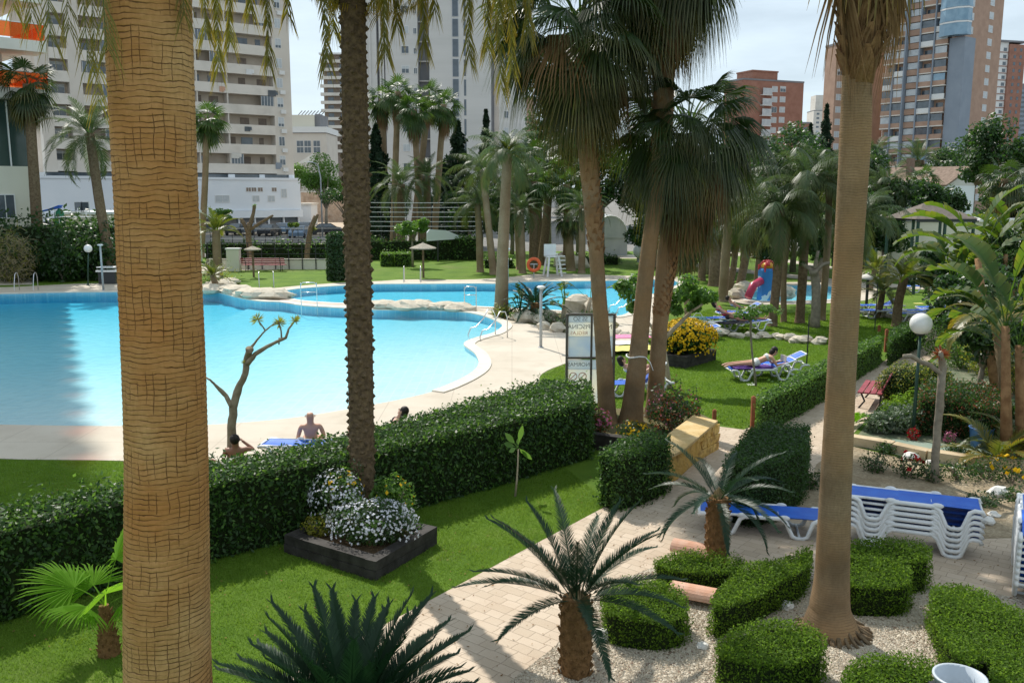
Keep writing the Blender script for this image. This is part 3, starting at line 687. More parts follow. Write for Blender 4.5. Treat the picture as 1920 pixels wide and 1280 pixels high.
def feather_crown(name, n, L_, leaf, npair, seed, mats, lo=-.5, hi=1.3, sag=1.3, wd=.025, tipd=.2, droop=.3, vang=.35, stem=.03, hang=0, nseg=14, pr=.08, fwd=.75):
    rng = random.Random(seed); Lv = Leaves(); ga = 2.39996
    for i in range(n):
        q = (i + .5) / n; el = hi - (hi - lo) * q; az = i * ga + rng.uniform(-.25, .25)
        feather(Lv, (pr * math.cos(az), pr * math.sin(az), -.15 * q), az, el + rng.uniform(-.1, .1), L_ * rng.uniform(.85, 1.1) * (1 - .25 * (1 - q) ** 3), sag * (.6 + .6 * q), npair, leaf, rng, wd=wd, tipd=tipd * (.3 + q), droop=droop, vang=vang, stem=stem, hang=hang, nseg=nseg, fwd=fwd)
    return Lv.mesh(name, mats)
CR = {}
def crown(k):
    if k in CR: return CR[k]
    FG = [MATS['fan_green']]; FB = [MATS['fan_bright']]
    fn = {
     'fanA': lambda: fan_crown('fan_crown', 34, .75, .85, 18, 11, FG, droop=.8, tipd=.25),
     'fanB': lambda: fan_crown('fan_crown', 30, .65, .8, 16, 12, [MATS['fan_mid']], droop=.55, tipd=.15, lo=-.9),
     'fanC': lambda: fan_crown('fan_crown', 38, .8, .8, 18, 13, FG, droop=1.0, tipd=.35, lo=-1.4),
     'skirt': lambda: skirt_mesh('dead_skirt', 70, .3, 2.6, 3),
     'featherA': lambda: feather_crown('feather_crown', 34, 2.9, .55, 44, 21, [MATS['feather_green']], sag=1.5, wd=.026, tipd=.1, hi=1.35, lo=-.5),
     'featherB': lambda: feather_crown('feather_crown', 22, 2.4, .6, 40, 22, [MATS['feather_green']], sag=1.7, wd=.03, tipd=.12, droop=.9, hang=.3, vang=.1, hi=1.4, lo=-.2),
     'featherC': lambda: feather_crown('feather_crown', 16, 1.5, .4, 30, 23, [MATS['feather_olive']], sag=1.2, wd=.035, tipd=.3, hi=1.4, lo=.2),
     'cycS': lambda: feather_crown('cycad_crown', 30, 1.1, .16, 44, 24, [MATS['cycad_green']], sag=1.1, wd=.02, tipd=0, hi=1.2, lo=-.1, vang=.5, stem=.012),
    }[k]
    CR[k] = fn(); return CR[k]
RNG = random.Random(77)
def trunk_mesh(path, radii, m, seg=12, rings=None, jitter=.0, seed=0):
    """smooth curve through path points"""
    rng = random.Random(seed); pts = []; rad = []; n = len(path)
    P_ = [Vector(p) for p in path]; P_ = [P_[0] * 2 - P_[1]] + P_ + [P_[-1] * 2 - P_[-2]]
    R_ = [radii[0]] + list(radii) + [radii[-1]]
    for i in range(1, n):
        L_ = (P_[i + 1] - P_[i]).length; k = max(2, int(L_ / (rings or .3)))
        for j in range(k + (1 if i == n - 1 else 0)):
            t = j / k; p0, p1, p2, p3 = P_[i - 1], P_[i], P_[i + 1], P_[i + 2]
            pts.append(.5 * ((2 * p1) + (p2 - p0) * t + (2 * p0 - 5 * p1 + 4 * p2 - p3) * t * t + (3 * p1 - p0 - 3 * p2 + p3) * t ** 3))
            rad.append((R_[i] * (1 - t) + R_[i + 1] * t) * (1 + rng.uniform(-jitter, jitter)))
    mb = MB(); mb.tube(pts, rad, seg); return mb.mesh('trunk', m, True)
def palm(name, label, base, top, r0, r1, cr='fanA', sc=1.0, skirt=0, bark='bark_slender', group=None, mid=None, flare=1.35, rot=None, cat='palm tree', bootlen=0):
    base = Vector(base); top = Vector(top); t = thing(name, label, cat, base, group=group)
    rel = top - base; midp = Vector(mid) - base if mid is not None else rel * .5 + Vector((RNG.uniform(-.1, .1), RNG.uniform(-.1, .1), 0))
    path = [(0, 0, -.05), (rel * .06)[:], midp[:], rel[:]]
    link('trunk', trunk_mesh([(0, 0, -.05), tuple(rel * .05), tuple(midp), tuple(rel)], [r0 * flare, r0, (r0 + r1) / 2, r1], MATS[bark], jitter=.02, seed=RNG.randrange(99)), t)
    c = link('crown', crown(cr), t, rel, rot if rot is not None else RNG.uniform(0, 6.28), sc)
    c.rotation_euler = (RNG.uniform(-.1, .1), RNG.uniform(-.1, .1), c.rotation_euler[2])
    if skirt: 
        s = link('dead_skirt', crown('skirt'), t, rel + Vector((0, 0, -.1)), RNG.uniform(0, 6.28), (skirt * .9, skirt * .9, skirt))
    return t
def cluster_tree(name, label, base, top, cr_c, cr_r, nleaf, leaf, mats, seed=1, bark='bark_grey', trunk_r=.12, clumps=9, cat='tree', group=None, limbs=True, split=.25, shell=.3):
    """broadleaf tree: trunk, limbs to each clump, leaves through the clumps' volume with gaps between them"""
    base = Vector(base); rng = np.random.default_rng(seed); rr = random.Random(seed)
    t = thing(name, label, cat, base, group=group); c0 = Vector(cr_c) - base; tp = Vector(top) - base
    cs = []
    for i in range(clumps):
        d = Vector((rr.gauss(0, 1), rr.gauss(0, 1), rr.gauss(0, .8))).normalized() * rr.uniform(.35, .85)
        cs.append((c0 + Vector((d.x * cr_r[0], d.y * cr_r[1], d.z * cr_r[2])), rr.uniform(.28, .5)))
    mb = MB(); mb.tube([(0, 0, -.05), tuple(tp * .5 + Vector((rr.uniform(-.05, .05), 0, 0))), tuple(tp)], [trunk_r * 1.2, trunk_r, trunk_r * .75], 9)
    mb.build('trunk', MATS[bark], t, True)
    if limbs:
        mb = MB()
        for c, s in cs: mb.tube([tuple(tp * .85), tuple(tp.lerp(c, .5) + Vector((0, 0, -.05))), tuple(c)], [trunk_r * .5, trunk_r * .3, trunk_r * .12], 6)
        mb.build('branches', MATS[bark], t, True)
    Ps = []; Ns = []
    for c, s in cs:
        k = int(nleaf / clumps); p, d = pts_in_ellipsoid(tuple(c), (cr_r[0] * s, cr_r[1] * s, cr_r[2] * s), k, rng, shell); Ps.append(p); Ns.append(d)
    Pt = np.vstack(Ps); Nn = np.vstack(Ns) * .6 + np.array([0, 0, .5])
    V = leaf_quads(Pt, Nn, leaf, rng, tilt=.7); mi = (rng.uniform(0, 1, len(Pt)) < split).astype(int)
    link('crown', npmesh('leaf_crown', V, 4, mats, mi), t); return t
def conifer(name, label, base, h, r, n, seed, leaf=.3, group=None):
    rng = np.random.default_rng(seed); t = thing(name, label, 'conifer', base, group=group)
    z = rng.uniform(.06, 1, n) ** .9; rad = r * (1 - z) ** .8 * (1 + .35 * np.sin(z * h * 3.1)) * rng.uniform(.6, 1.05, n); a = rng.uniform(0, 6.28, n)
    rad *= 1 + .25 * np.sin(a * 5 + z * 9)
    Pt = np.stack([rad * np.cos(a), rad * np.sin(a), z * h], 1); Nn = np.stack([np.cos(a), np.sin(a), np.full(n, .4)], 1)
    mb = MB(); mb.tube([(0, 0, 0), (0, 0, h * .9)], [.2, .04], 7); mb.build('trunk', MATS['bark_grey'], t, True)
    link('crown', npmesh('conifer_crown', leaf_quads(Pt, Nn, leaf, rng, aspect=.45), 4, [MATS['conifer_green']]), t); return t
def bush(name, label, c, r, n, leaf, mats, seed, cat='shrub', group=None, shell=.6, stems=True, flowers=None, aspect=.5, splits=.25, lump=.18, core=None, tilt=.8):
    """shrub: leafy shell over short stems; flowers = (material, count, size, zmin)"""
    rng = np.random.default_rng(seed); c = Vector(c); t = thing(name, label, cat, c, group=group)
    rx, ry, rz = r; p, d = pts_in_ellipsoid((0, 0, rz * .9), (rx, ry, rz), n, rng, shell); p = p * (1 + lump * np.sin(d[:, :1] * 5 + seed) * np.sin(d[:, 1:2] * 6 + d[:, 2:] * 4))
    k = p[:, 2] > 0.02; p, d = p[k], d[k]
    link('foliage', npmesh('bush_foliage', leaf_quads(p, d, leaf, rng, aspect=aspect, tilt=tilt), 4, mats, (rng.uniform(0, 1, len(p)) < splits).astype(int) if len(mats) > 1 else None), t)
    if stems:
        mb = MB(); q = random.Random(seed)
        for i in range(7):
            a = q.uniform(0, 6.28); mb.tube([(.03 * math.cos(a), .03 * math.sin(a), -.02), (rx * .4 * math.cos(a), ry * .4 * math.sin(a), rz * .8), (rx * .7 * math.cos(a), ry * .7 * math.sin(a), rz * 1.4)], [.02, .012, .005], 5)
        mb.build('stems', MATS['bark_grey'], t)
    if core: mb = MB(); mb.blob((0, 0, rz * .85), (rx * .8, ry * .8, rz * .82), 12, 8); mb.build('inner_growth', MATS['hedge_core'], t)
    if flowers:
        fm, cnt, sz, zmin = flowers; dd = rng.normal(0, 1, (cnt, 3)); dd /= np.linalg.norm(dd, axis=1, keepdims=True); dd[:, 2] = np.abs(dd[:, 2]) * (1 if zmin >= 0 else 1)
        pp = np.array([0, 0, rz * .9]) + dd * np.array([rx, ry, rz]) * rng.uniform(.97, 1.1, (cnt, 1)); pp[:, 2] = np.maximum(pp[:, 2] - (rng.uniform(0, 1, cnt) < .45) * rng.uniform(0, rz * .9, cnt), .04)
        f1 = leaf_quads(pp, dd, sz, rng, tilt=.35, aspect=1.5); f2 = leaf_quads(pp + dd * .004, dd, sz, rng, tilt=.35, aspect=1.2)
        link('blossoms', npmesh('bush_flowers', np.vstack([f1, f2]), 4, [MATS[fm]]), t)
    return t
def broad_leaf(Lv, p0, az, el, pet, L_, W_, sag, rng, slits=8, tipd=.3, fold=.35):
    """banana-like leaf: stalk, then a blade split into ribs along the midrib"""
    pts = curve_pts(p0, az, el, pet, sag * .25, 4); S = Vector((-math.sin(az), math.cos(az), 0))
    for i in range(4): Lv.quad(pts[i] - S * .025, pts[i] + S * .025, pts[i + 1] + S * .02, pts[i + 1] - S * .02)
    d = pts[-1] - pts[-2]; e1 = math.asin(max(-1, min(1, d.normalized().z))); bl = curve_pts(pts[-1], az, e1, L_, sag, 12)
    for sg in (-1, 1):
        lift = fold + rng.uniform(-.1, .15)
        for i in range(12):
            q0, q1 = i / 12, (i + 1) / 12; w0 = W_ * math.sin(math.pi * (.06 + .9 * q0)) ** .6; w1 = W_ * math.sin(math.pi * (.06 + .9 * q1)) ** .6
            gap = rng.uniform(0, .12) if rng.random() < .4 else 0; a, b = bl[i], bl[i + 1]; D = (b - a); U = Vector((0, 0, 1)); dp = rng.uniform(-.05, .08) * (1 if gap else .3)
            o0 = a + S * sg * w0 * math.cos(lift) + U * (w0 * math.sin(lift) - dp) + D * .5; o1 = b + S * sg * w1 * math.cos(lift) + U * (w1 * math.sin(lift) - dp) + D * (.5 - gap * 2)
            Lv.quad(a, b, o1, o0, 0, tipd * rng.random())
    for i in range(12): Lv.quad(bl[i] - S * .012, bl[i] + S * .012, bl[i + 1] + S * .01, bl[i + 1] - S * .01)
def strelitzia(name, label, base, h, n, L_, W_, seed, lean=(0, 0), group=None, trunks=1):
    rng = random.Random(seed); t = thing(name, label, 'plant', base, group=group); mb = MB(); Lv = Leaves()
    for k in range(trunks):
        a = rng.uniform(0, 6.28); off = Vector((.25 * math.cos(a), .25 * math.sin(a), 0)) * (trunks > 1); hh = h * rng.uniform(.75, 1.05); tp = off + Vector((lean[0], lean[1], hh))
        mb.tube([tuple(off), tuple(off.lerp(tp, .5) + Vector((0, 0, 0))), tuple(tp)], [.13, .10, .08], 8)
        a0 = rng.uniform(0, 3.14)
        for i in range(n):
            q = (i + .5) / n; fan = (q - .5) * 2.6; az = a0 + (0 if fan > 0 else math.pi) + rng.uniform(-.25, .25); el = math.pi / 2 - abs(fan) * .78
            broad_leaf(Lv, tp + Vector((0, 0, -.3 * abs(fan))), az, el, .7 + .3 * rng.random(), L_ * rng.uniform(.8, 1.1), W_ * rng.uniform(.85, 1.1), 1.0 + .4 * abs(fan), rng)
    mb.build('stem', MATS['boot_brown' if h > 2.5 else 'bark_pale'], t, True); link('crown', Lv.mesh('paddle_crown', [MATS['banana_green']]), t); return t
# ================================================================ near palms and cycads
# big trunk close to the camera
def plume(Lv, c, tip, up, az, rr, npair=70, leaf=.3, wd=.02, tipd=.6, hang=.9, stem=.014, vang=.1):
    """a long frond that climbs out of the crown and hangs down to its tip"""
    c = Vector(c); tip = Vector(tip); out = Vector((tip.x - c.x, tip.y - c.y, 0)); a = c + out * .45 + Vector((0, 0, up)); b_ = c + out * 1.0 + Vector((0, 0, up * .75)); pts = []
    for i in range(23):
        t_ = i / 22; q = 1 - t_; pts.append(c * q ** 3 + a * 3 * q * q * t_ + b_ * 3 * q * t_ * t_ + tip * t_ ** 3)
    feather(Lv, None, az, 0, 0, 0, npair, leaf, rr, wd=wd, vang=vang, droop=.5, tipd=tipd, stem=stem, fwd=.72, start=.15, hang=hang * .5, pts=pts, vj=1.35)
b = G(318, 1560); Yb = b.y
pth = []; 
for u, v in ((318, 1480), (316, 1280), (312, 850), (295, 400), (277, 0), (268, -260), (262, -560)):
    pth.append(AT(u, v, Yb))
pth[0] = Vector((pth[1].x, Yb, 0.0))
wid = [78, 69, 69, 68.5, 69, 68, 67]
t = thing('fan_palm', 'thick orange-brown palm trunk with cracked ringed bark, closest to the camera', 'palm tree', pth[0])
rad = [wq * (p - cam.location).length / F for wq, p in zip(wid, pth)]; rad[0] = rad[1] * 1.2
def ridge_trunk(path, radii, m, period, amp, seg=48, step=.02, seed=1):
    """trunk whose surface steps in at every leaf scar"""
    rng = random.Random(seed); P_ = [Vector(p) for p in path]; P_ = [P_[0] * 2 - P_[1]] + P_ + [P_[-1] * 2 - P_[-2]]; R_ = [radii[0]] + list(radii) + [radii[-1]]; pts = []; rad = []; h = 0
    for i in range(1, len(path)):
        L_ = (P_[i + 1] - P_[i]).length; k = max(2, int(L_ / step))
        for j in range(k):
            t_ = j / k; p0, p1, p2, p3 = P_[i - 1], P_[i], P_[i + 1], P_[i + 2]
            p = .5 * ((2 * p1) + (p2 - p0) * t_ + (2 * p0 - 5 * p1 + 4 * p2 - p3) * t_ * t_ + (3 * p1 - p0 - 3 * p2 + p3) * t_ ** 3)
            pts.append(p); rad.append(R_[i] * (1 - t_) + R_[i + 1] * t_)
    mb = MB(); n = len(pts); vs = []; hs = []; rr = 2 * math.pi * sum(rad) / n
    for i in range(n):
        if i: h += (pts[i] - pts[i - 1]).length
        hs.append(h)
        for k in range(seg):
            q = 2 * math.pi * k / seg
            ph = (h + .35 * period * math.sin(q * 2 + h * 2.1) + .25 * period * math.sin(q * 5 + h * 3.3)) / period % 1.0
            r = rad[i] + amp * (ph - .5) + amp * .8 * math.sin(q * 3 + h * 1.7) * .6
            vs.append(pts[i] + Vector((math.cos(q), math.sin(q), 0)) * r)
    fs = []; uv = []
    for i in range(n - 1):
        for k in range(seg):
            k2 = (k + 1) % seg; fs.append((i * seg + k, i * seg + k2, (i + 1) * seg + k2, (i + 1) * seg + k))
            uv.append([(rr * k / seg, hs[i]), (rr * (k + 1) / seg, hs[i]), (rr * (k + 1) / seg, hs[i + 1]), (rr * k / seg, hs[i + 1])])
    mb.add(vs, fs, uv); return mb.mesh('ringed_trunk', m, True)
link('trunk', ridge_trunk([p - pth[0] for p in pth], rad, MATS['bark_near'], .047, .005, 72, .011), t)
top = pth[-1] - pth[0]
# feathery crown whose outer frond tips hang into the picture
cm = feather_crown('drooping_feather_crown', 40, 2.5, .42, 70, 31, [MATS['feather_olive']], sag=2.9, wd=.016, tipd=.65, droop=.8, hang=.7, vang=-.15, hi=1.3, lo=-.35, stem=.014, nseg=18)
c_ = link('crown', cm, t, top + Vector((0, 0, .35)), 1.1, 1.0)
Lv = Leaves(); rr = random.Random(3); c0 = top + Vector((0, 0, .25))
for u, v, Y_ in ((60, 40, 6.4), (95, 70, 5.9), (130, 55, 6.6), (165, 120, 6.2), (185, 190, 6.6), (200, 95, 5.2), (25, 15, 6.9), (345, 30, 6.8)):
    tp_ = AT(u, v, Y_) - pth[0]; plume(Lv, c0, tp_, .5, math.atan2(tp_.y - c0.y, tp_.x - c0.x), rr, 330, .30, .009, .5)
link('hanging_fronds', Lv.mesh('hanging_fronds', [MATS['feather_olive']]), t)
# ringed palm on the gravel bed
b = G(1560, 1185); Yb = b.y
px = [(1554, 1185, 46), (1556, 1140, 34), (1560, 1080, 29), (1565, 950, 27), (1578, 700, 24.5), (1592, 450, 24.5), (1604, 250, 26), (1607, 140, 24)]
pth = [AT(u, v, Yb) for u, v, w_ in px]; pth[0] = b + Vector((.0, 0, -.03)); rad = [w_ * (p - cam.location).length / F for (u, v, w_), p in zip(px, pth)]; rad[0] *= 1.15
t = thing('fan_palm', 'tall ringed palm with hanging dead leaves rising from the gravel bed', 'palm tree', b)
link('trunk', ridge_trunk([p - b for p in pth], rad, MATS['bark_ring'], .03, .0035, 40, .01, 4), t)
# flared roots
mb = MB()
for i in range(46):
    a = i * .2417 * 6.283; r0 = rad[1] * .9; r1 = rad[0] * (1.08 + .25 * RNG.random()); mb.tube([(r0 * .95 * math.cos(a), r0 * .95 * math.sin(a), .1 + .08 * RNG.random()), (r1 * .9 * math.cos(a), r1 * .9 * math.sin(a), .035), (r1 * math.cos(a + .1), r1 * math.sin(a + .1), -.02)], [.02, .022, .016], 6)
mb.build('root_flare', MATS['bark_rough'], t, True)
# leaf bases ('boots') at the head of the trunk
def boots(path_bottom, path_top, r0, r1, n, seed, size=.28, lift=.35):
    rng = random.Random(seed); mb = MB(); a0 = Vector(path_bottom); a1 = Vector(path_top)
    for i in range(n):
        q = i / n; p = a0.lerp(a1, q); az = i * 2.39996; r = r0 * (1 - q) + r1 * q; l = size * rng.uniform(.8, 1.3)
        O = Vector((math.cos(az), math.sin(az), 0)); S = Vector((-math.sin(az), math.cos(az), 0)); w_ = size * .38
        b0 = p + O * r * .8; b1 = p + O * (r + lift * l * .45) + Vector((0, 0, l * .55)); b2 = p + O * (r + lift * l * 1.0) + Vector((0, 0, l)) + S * rng.uniform(-.05, .05); th = O * -.03
        mb.add([b0 - S * w_, b0 + S * w_, b1 + S * w_ * .7, b1 - S * w_ * .7, b2 + S * w_ * .25, b2 - S * w_ * .25, b1 + th + S * w_ * .55, b1 + th - S * w_ * .55, b2 + th * .6],
               [(0, 1, 2, 3), (3, 2, 4, 5), (0, 3, 7), (1, 6, 2), (3, 5, 8, 7), (2, 6, 8, 4), (5, 4, 8)])
    return mb.mesh('leaf_bases', MATS['boot_brown'])
tp = AT(1609, 140, Yb) - b; tp2 = AT(1626, -60, Yb) - b
link('leaf_bases', boots(tp + Vector((0, 0, -.05)), tp2 + Vector((0, 0, .1)), .15, .27, 80, 3, .28, .42), t)
mb = MB(); mb.tube([tuple(tp + Vector((0, 0, -.1))), tuple(tp.lerp(tp2, .5)), tuple(tp2), tuple(tp2 + Vector((0, 0, .5)))], [.165, .22, .29, .28], 16); mb.build('trunk_head', MATS['boot_brown'], t, True)
link('crown', crown('fanC'), t, tp2 + Vector((0, 0, 2.0)), .4, 1.05)
Lv = Leaves(); rr = random.Random(4)
for az, dr_, l in ((3.3, .34, 1.5), (2.9, .26, 1.35), (3.7, .2, 1.2), (4.4, .3, .95), (-.1, .32, 1.15), (-.5, .36, 1.35), (.5, .25, 1.0), (-.9, .3, .8), (5.0, .28, .8)):
    fan_leaf(Lv, tp2 + Vector((.2 * math.cos(az), .2 * math.sin(az), .28)), az, -.1, dr_ * 1.2, l * .66, 22, rr, sag=2.0, droop=.9, tipd=.2, spread=.75, pw=.015)
link('dead_fronds', Lv.mesh('hanging_dead_fronds', [MATS['dead_frond']]), t)
# date palm in the sleeper planter
b = G(676, 985); Yb = b.y
px = [(674, 985, 31), (676, 940, 29), (678, 850, 27), (675, 650, 28), (670, 450, 28), (666, 250, 28.5), (663, 80, 26), (660, -80, 27), (658, -260, 27)]
pth = [AT(u, v, Yb) for u, v, w_ in px]; rad = [w_ * (p - cam.location).length / F for (u, v, w_), p in zip(px, pth)]
b.z = 0
t = thing('date_palm', 'dark knobbly date palm trunk rising from the timber planter of white flowers', 'palm tree', b)
link('trunk', trunk_mesh([p - b for p in pth], [r * .84 for r in rad], MATS['date_scale'], 16, .15), t)
mb = MB(); rr = random.Random(9); tot = 0; seglen = []; 
for i in range(len(pth) - 1): seglen.append((pth[i + 1] - pth[i]).length)
tot = sum(seglen); dz = .0165; n = int(tot / dz)
for i in range(n):
    s_ = i * dz; k = 0
    while k < len(seglen) - 1 and s_ > seglen[k]: s_ -= seglen[k]; k += 1
    q = s_ / seglen[k]; p = (pth[k].lerp(pth[k + 1], q)) - b; r = (rad[k] * (1 - q) + rad[k + 1] * q) * rr.uniform(.93, 1.04)
    az = i * 2.39996 + rr.uniform(-.08, .08); O = Vector((math.cos(az), math.sin(az), 0)); S = Vector((-math.sin(az), math.cos(az), 0)); w_ = .062 * rr.uniform(.8, 1.15); U = Vector((0, 0, 1)); hh = .05 * rr.uniform(.7, 1.3)
    c = p + O * r
    mb.add([c - S * w_ - O * .05 , c + S * w_ - O * .05, c + U * -hh * .8 - O * .04, c + S * w_ * .6 + U * hh - O * .035, c - S * w_ * .6 + U * hh - O * .035, c + U * hh * .9 - O * .07, c + O * rr.uniform(-.006, .012) + U * hh * .1],
           [(0, 2, 6), (2, 1, 6), (1, 3, 6), (3, 4, 6), (4, 0, 6), (4, 3, 5)])
mb.build('leaf_scars', MATS['date_scale'], t)
tp = pth[-1] - b
cm = feather_crown('date_crown', 44, 3.3, .42, 80, 32, [MATS['feather_olive']], sag=2.35, wd=.022, tipd=.7, droop=.7, hang=.5, vang=.0, hi=1.35, lo=-.55, stem=.022, nseg=18)
link('crown', cm, t, tp + Vector((0, 0, .5)), .5)
Lv = Leaves(); rr = random.Random(7); c0 = tp + Vector((0, 0, .3))
for u, v, Y_ in ((385, 60, 13.2), (410, 128, 13.6), (432, 80, 14.4), (505, 122, 13.8), (540, 30, 14.8), (612, 118, 13.2), (625, 60, 14.6), (722, 98, 13.4), (745, 50, 14.4), (795, 88, 13.8), (815, 20, 15), (880, 110, 13.5), (940, 165, 14), (915, 90, 15), (960, 130, 14.6), (990, 60, 13.6), (470, 20, 15)):
    tp_ = AT(u, v, Y_) - b; plume(Lv, c0, tp_, .9, math.atan2(tp_.y - c0.y, tp_.x - c0.x), rr, 420, .5, .020, .55)
link('hanging_fronds', Lv.mesh('hanging_fronds', [MATS['feather_olive']]), t)
# three palms on the island, with their heads of hanging fans
def island_palm(label, pts, crown_key, csc, seed, skirt=0, boot=None, crown_dz=.1, extra=0, bark='bark_ring'):
    b = G(pts[0][0], pts[0][1]); b.z = 0; pth = [AT(u, v, b.y) for u, v, w_ in pts]; pth[0] = b.copy(); rad = [w_ * (p - cam.location).length / F for (u, v, w_), p in zip(pts, pth)]
    t = thing('fan_palm', label, 'palm tree', b); rel = [p - b for p in pth]; rel[0].z = -.05
    link('trunk', ridge_trunk(rel, rad, MATS[bark], .035, .008, 24, .02, seed), t)
    if boot: 
        i0, i1, cnt, sz = boot
        link('leaf_bases', boots(rel[i0], rel[i1], rad[i0] * .95, rad[i1] * 1.0, cnt, seed, sz, .25), t)
    top = rel[-1] + Vector((0, 0, crown_dz))
    rr = random.Random(seed); link('crown', crown(crown_key), t, top, rr.uniform(0, 6), csc)
    if skirt: link('dead_skirt', crown('skirt'), t, top + Vector((0, 0, -.1)), 0, (skirt, skirt, skirt * 1.05))
    return t, top
crown('fanC')
CR['fanBig'] = fan_crown('broad_fan_crown', 92, 1.2, .98, 54, 41, [MATS['fan_green'], MATS['dead_frond']], droop=1.15, tipd=.2, lo=-.6, hi=1.3, sag=1.2)
CR['fanBig2'] = fan_crown('broad_fan_crown', 84, 1.1, .92, 52, 43, [MATS['fan_green'], MATS['dead_frond']], droop=1.2, tipd=.2, lo=-.7, hi=1.2, sag=1.3)
island_palm('leaning palm with a huge shaggy head, first trunk behind the pool notice board', [(1143,800,22),(1138,770,17),(1130,640,14.5),(1118,480,13.5),(1106,330,17),(1095,200,20),(1088,90,20)], 'fanBig', 1.08, 11, 0, (3, 6, 160, .2), .55)
island_palm('pale smooth palm trunk with a white tie round it on the island', [(1180,800,27),(1186,760,20),(1199,640,16.5),(1216,470,14.5),(1236,340,15),(1243,220,19),(1246,60,18),(1247,-90,20)], 'fanBig2', 1.1, 12, 1.3, (4, 7, 150, .18), .5)
island_palm('brown shaggy-barked palm with a drooping dark head, rearmost of the island trunks', [(1225,790,22),(1228,750,16),(1238,600,14),(1250,470,17),(1266,390,17),(1282,320,18),(1290,262,18)], 'fanBig2', 1.0, 15, 1.2, (2, 6, 300, .17), .3)
spk = [o for o in COL.objects if o.get('label', '').startswith('brown shaggy')][0]; Lv = Leaves(); rr = random.Random(21)
for u, v, az in ((1345, 190, .3), (1380, 150, .1), (1400, 200, -.2), (1300, 230, .9), (1410, 260, -.3), (1240, 240, 2.6)):
    e = AT(u, v, spk.location.y - .2) - spk.location; s0 = AT(1290, 262, spk.location.y) - spk.location; d = e - s0; fan_leaf(Lv, s0, math.atan2(d.y + .01, d.x), math.atan2(d.z, abs(d.x) + .1), d.length * .55, .8, 26, rr, sag=.3, droop=.7, tipd=.1, spread=1.1)
link('upright_fans', Lv.mesh('upright_fans', [MATS['fan_green']]), spk)
# small white strap round the second trunk
tk = AT(1193, 667, G(1180, 800).y); mb = MB()
rs = 18.5 * tk.y / F * 1.02; mb.tube([(rs * math.cos(a / 18 * 6.283), rs * math.sin(a / 18 * 6.283), .02 * math.sin(a)) for a in range(19)], .018, 6); mb.tube([(rs * .8, -rs * .6, 0), (rs * 1.3, -rs * .8, -.12), (rs * 1.6, -rs * .9, -.3)], [.015, .012, .008], 5)
o = mb.build('cloth_tie', MATS['white_paint']); o.location = tk; tag(o, 'thin white cloth tie knotted round the middle palm trunk', 'tie')
# cycads
def cycad(label, u, vb, vt, wtr, nf, L_, leaf, npair, seed, lo=-.05, hi=1.15, sag=.75, zb=None, mound=False, wd=.011):
    b = G(u, vb); Yb = b.y; tp = AT(u - 3, vt, Yb); r = wtr / 2 * Yb / F * 1.02; t = thing('cycad', label, 'cycad', b); h = tp.z
    mb = MB(); mb.tube([(0, 0, -.03), (0, 0, h * .3), (0, 0, h * .75), (0, 0, h)], [r * .86, r * .95, r * .95, r * .8], 18); rr = random.Random(seed)
    n = int(h / .0075)
    for i in range(n):
        z = i * .0075; az = i * 2.39996; O = Vector((math.cos(az), math.sin(az), 0)); S = Vector((-math.sin(az), math.cos(az), 0)); c = O * r * .98 * (1 + .05 * math.sin(z * 28)) + Vector((0, 0, z)); w_ = .026
        mb.add([c - S * w_ - O * .02, c + S * w_ - O * .02, c + Vector((0, 0, .05)) + S * w_ * .5 + O * .0, c + Vector((0, 0, .05)) - S * w_ * .5, c + O * .022 + Vector((0, 0, .03)), c + Vector((0, 0, -.02)) - O * .01], [(0, 5, 4), (5, 1, 4), (1, 2, 4), (2, 3, 4), (3, 0, 4)])
    mb.build('trunk', MATS['cycad_scale'], t)
    Lv = Leaves()
    for i in range(nf):
        q = (i + .5) / nf; el = hi - (hi - lo) * q; az = i * 2.39996 + rr.uniform(-.2, .2)
        feather(Lv, (r * .35 * math.cos(az), r * .35 * math.sin(az), h - .02), az, el, L_ * rr.uniform(.88, 1.08), sag * (.7 + .5 * q), npair, leaf, rr, wd=wd, vang=.5, droop=.15, stem=.012, fwd=.7, start=.12, nseg=12)
    link('crown', Lv.mesh('cycad_crown', [MATS['cycad_green']]), t)
    mb = MB(); 
    for i in range(30):
        a = i * 2.4; q = i / 30; mb.tube([(r * .5 * q * math.cos(a), r * .5 * q * math.sin(a), h), (r * .5 * q * math.cos(a), r * .5 * q * math.sin(a), h + .16 - .08 * q)], [.016, .003], 5)
    mb.build('growing_tip', mat('tip_fuzz', (.20, .15, .08), (.28, .22, .12), 20, .95, .05), t)
    return t
cycad('cycad with open feather fronds on the gravel beside the paved path', 1079, 1262, 1118, 66, 25, 1.28, .16, 96, 1, lo=.02, hi=1.3, sag=.62, wd=.0105)
cycad('dark dense cycad cut off by the bottom edge of the view', 660, 1490, 1372, 80, 78, 1.3, .19, 96, 2, lo=-.05, hi=1.35, sag=.5, wd=.013)
cycad('cycad standing by the low blue sunbed on the paving', 1343, 1052, 932, 46, 20, 1.15, .14, 74, 3, lo=-.35, hi=1.05, sag=1.0, wd=.0105)
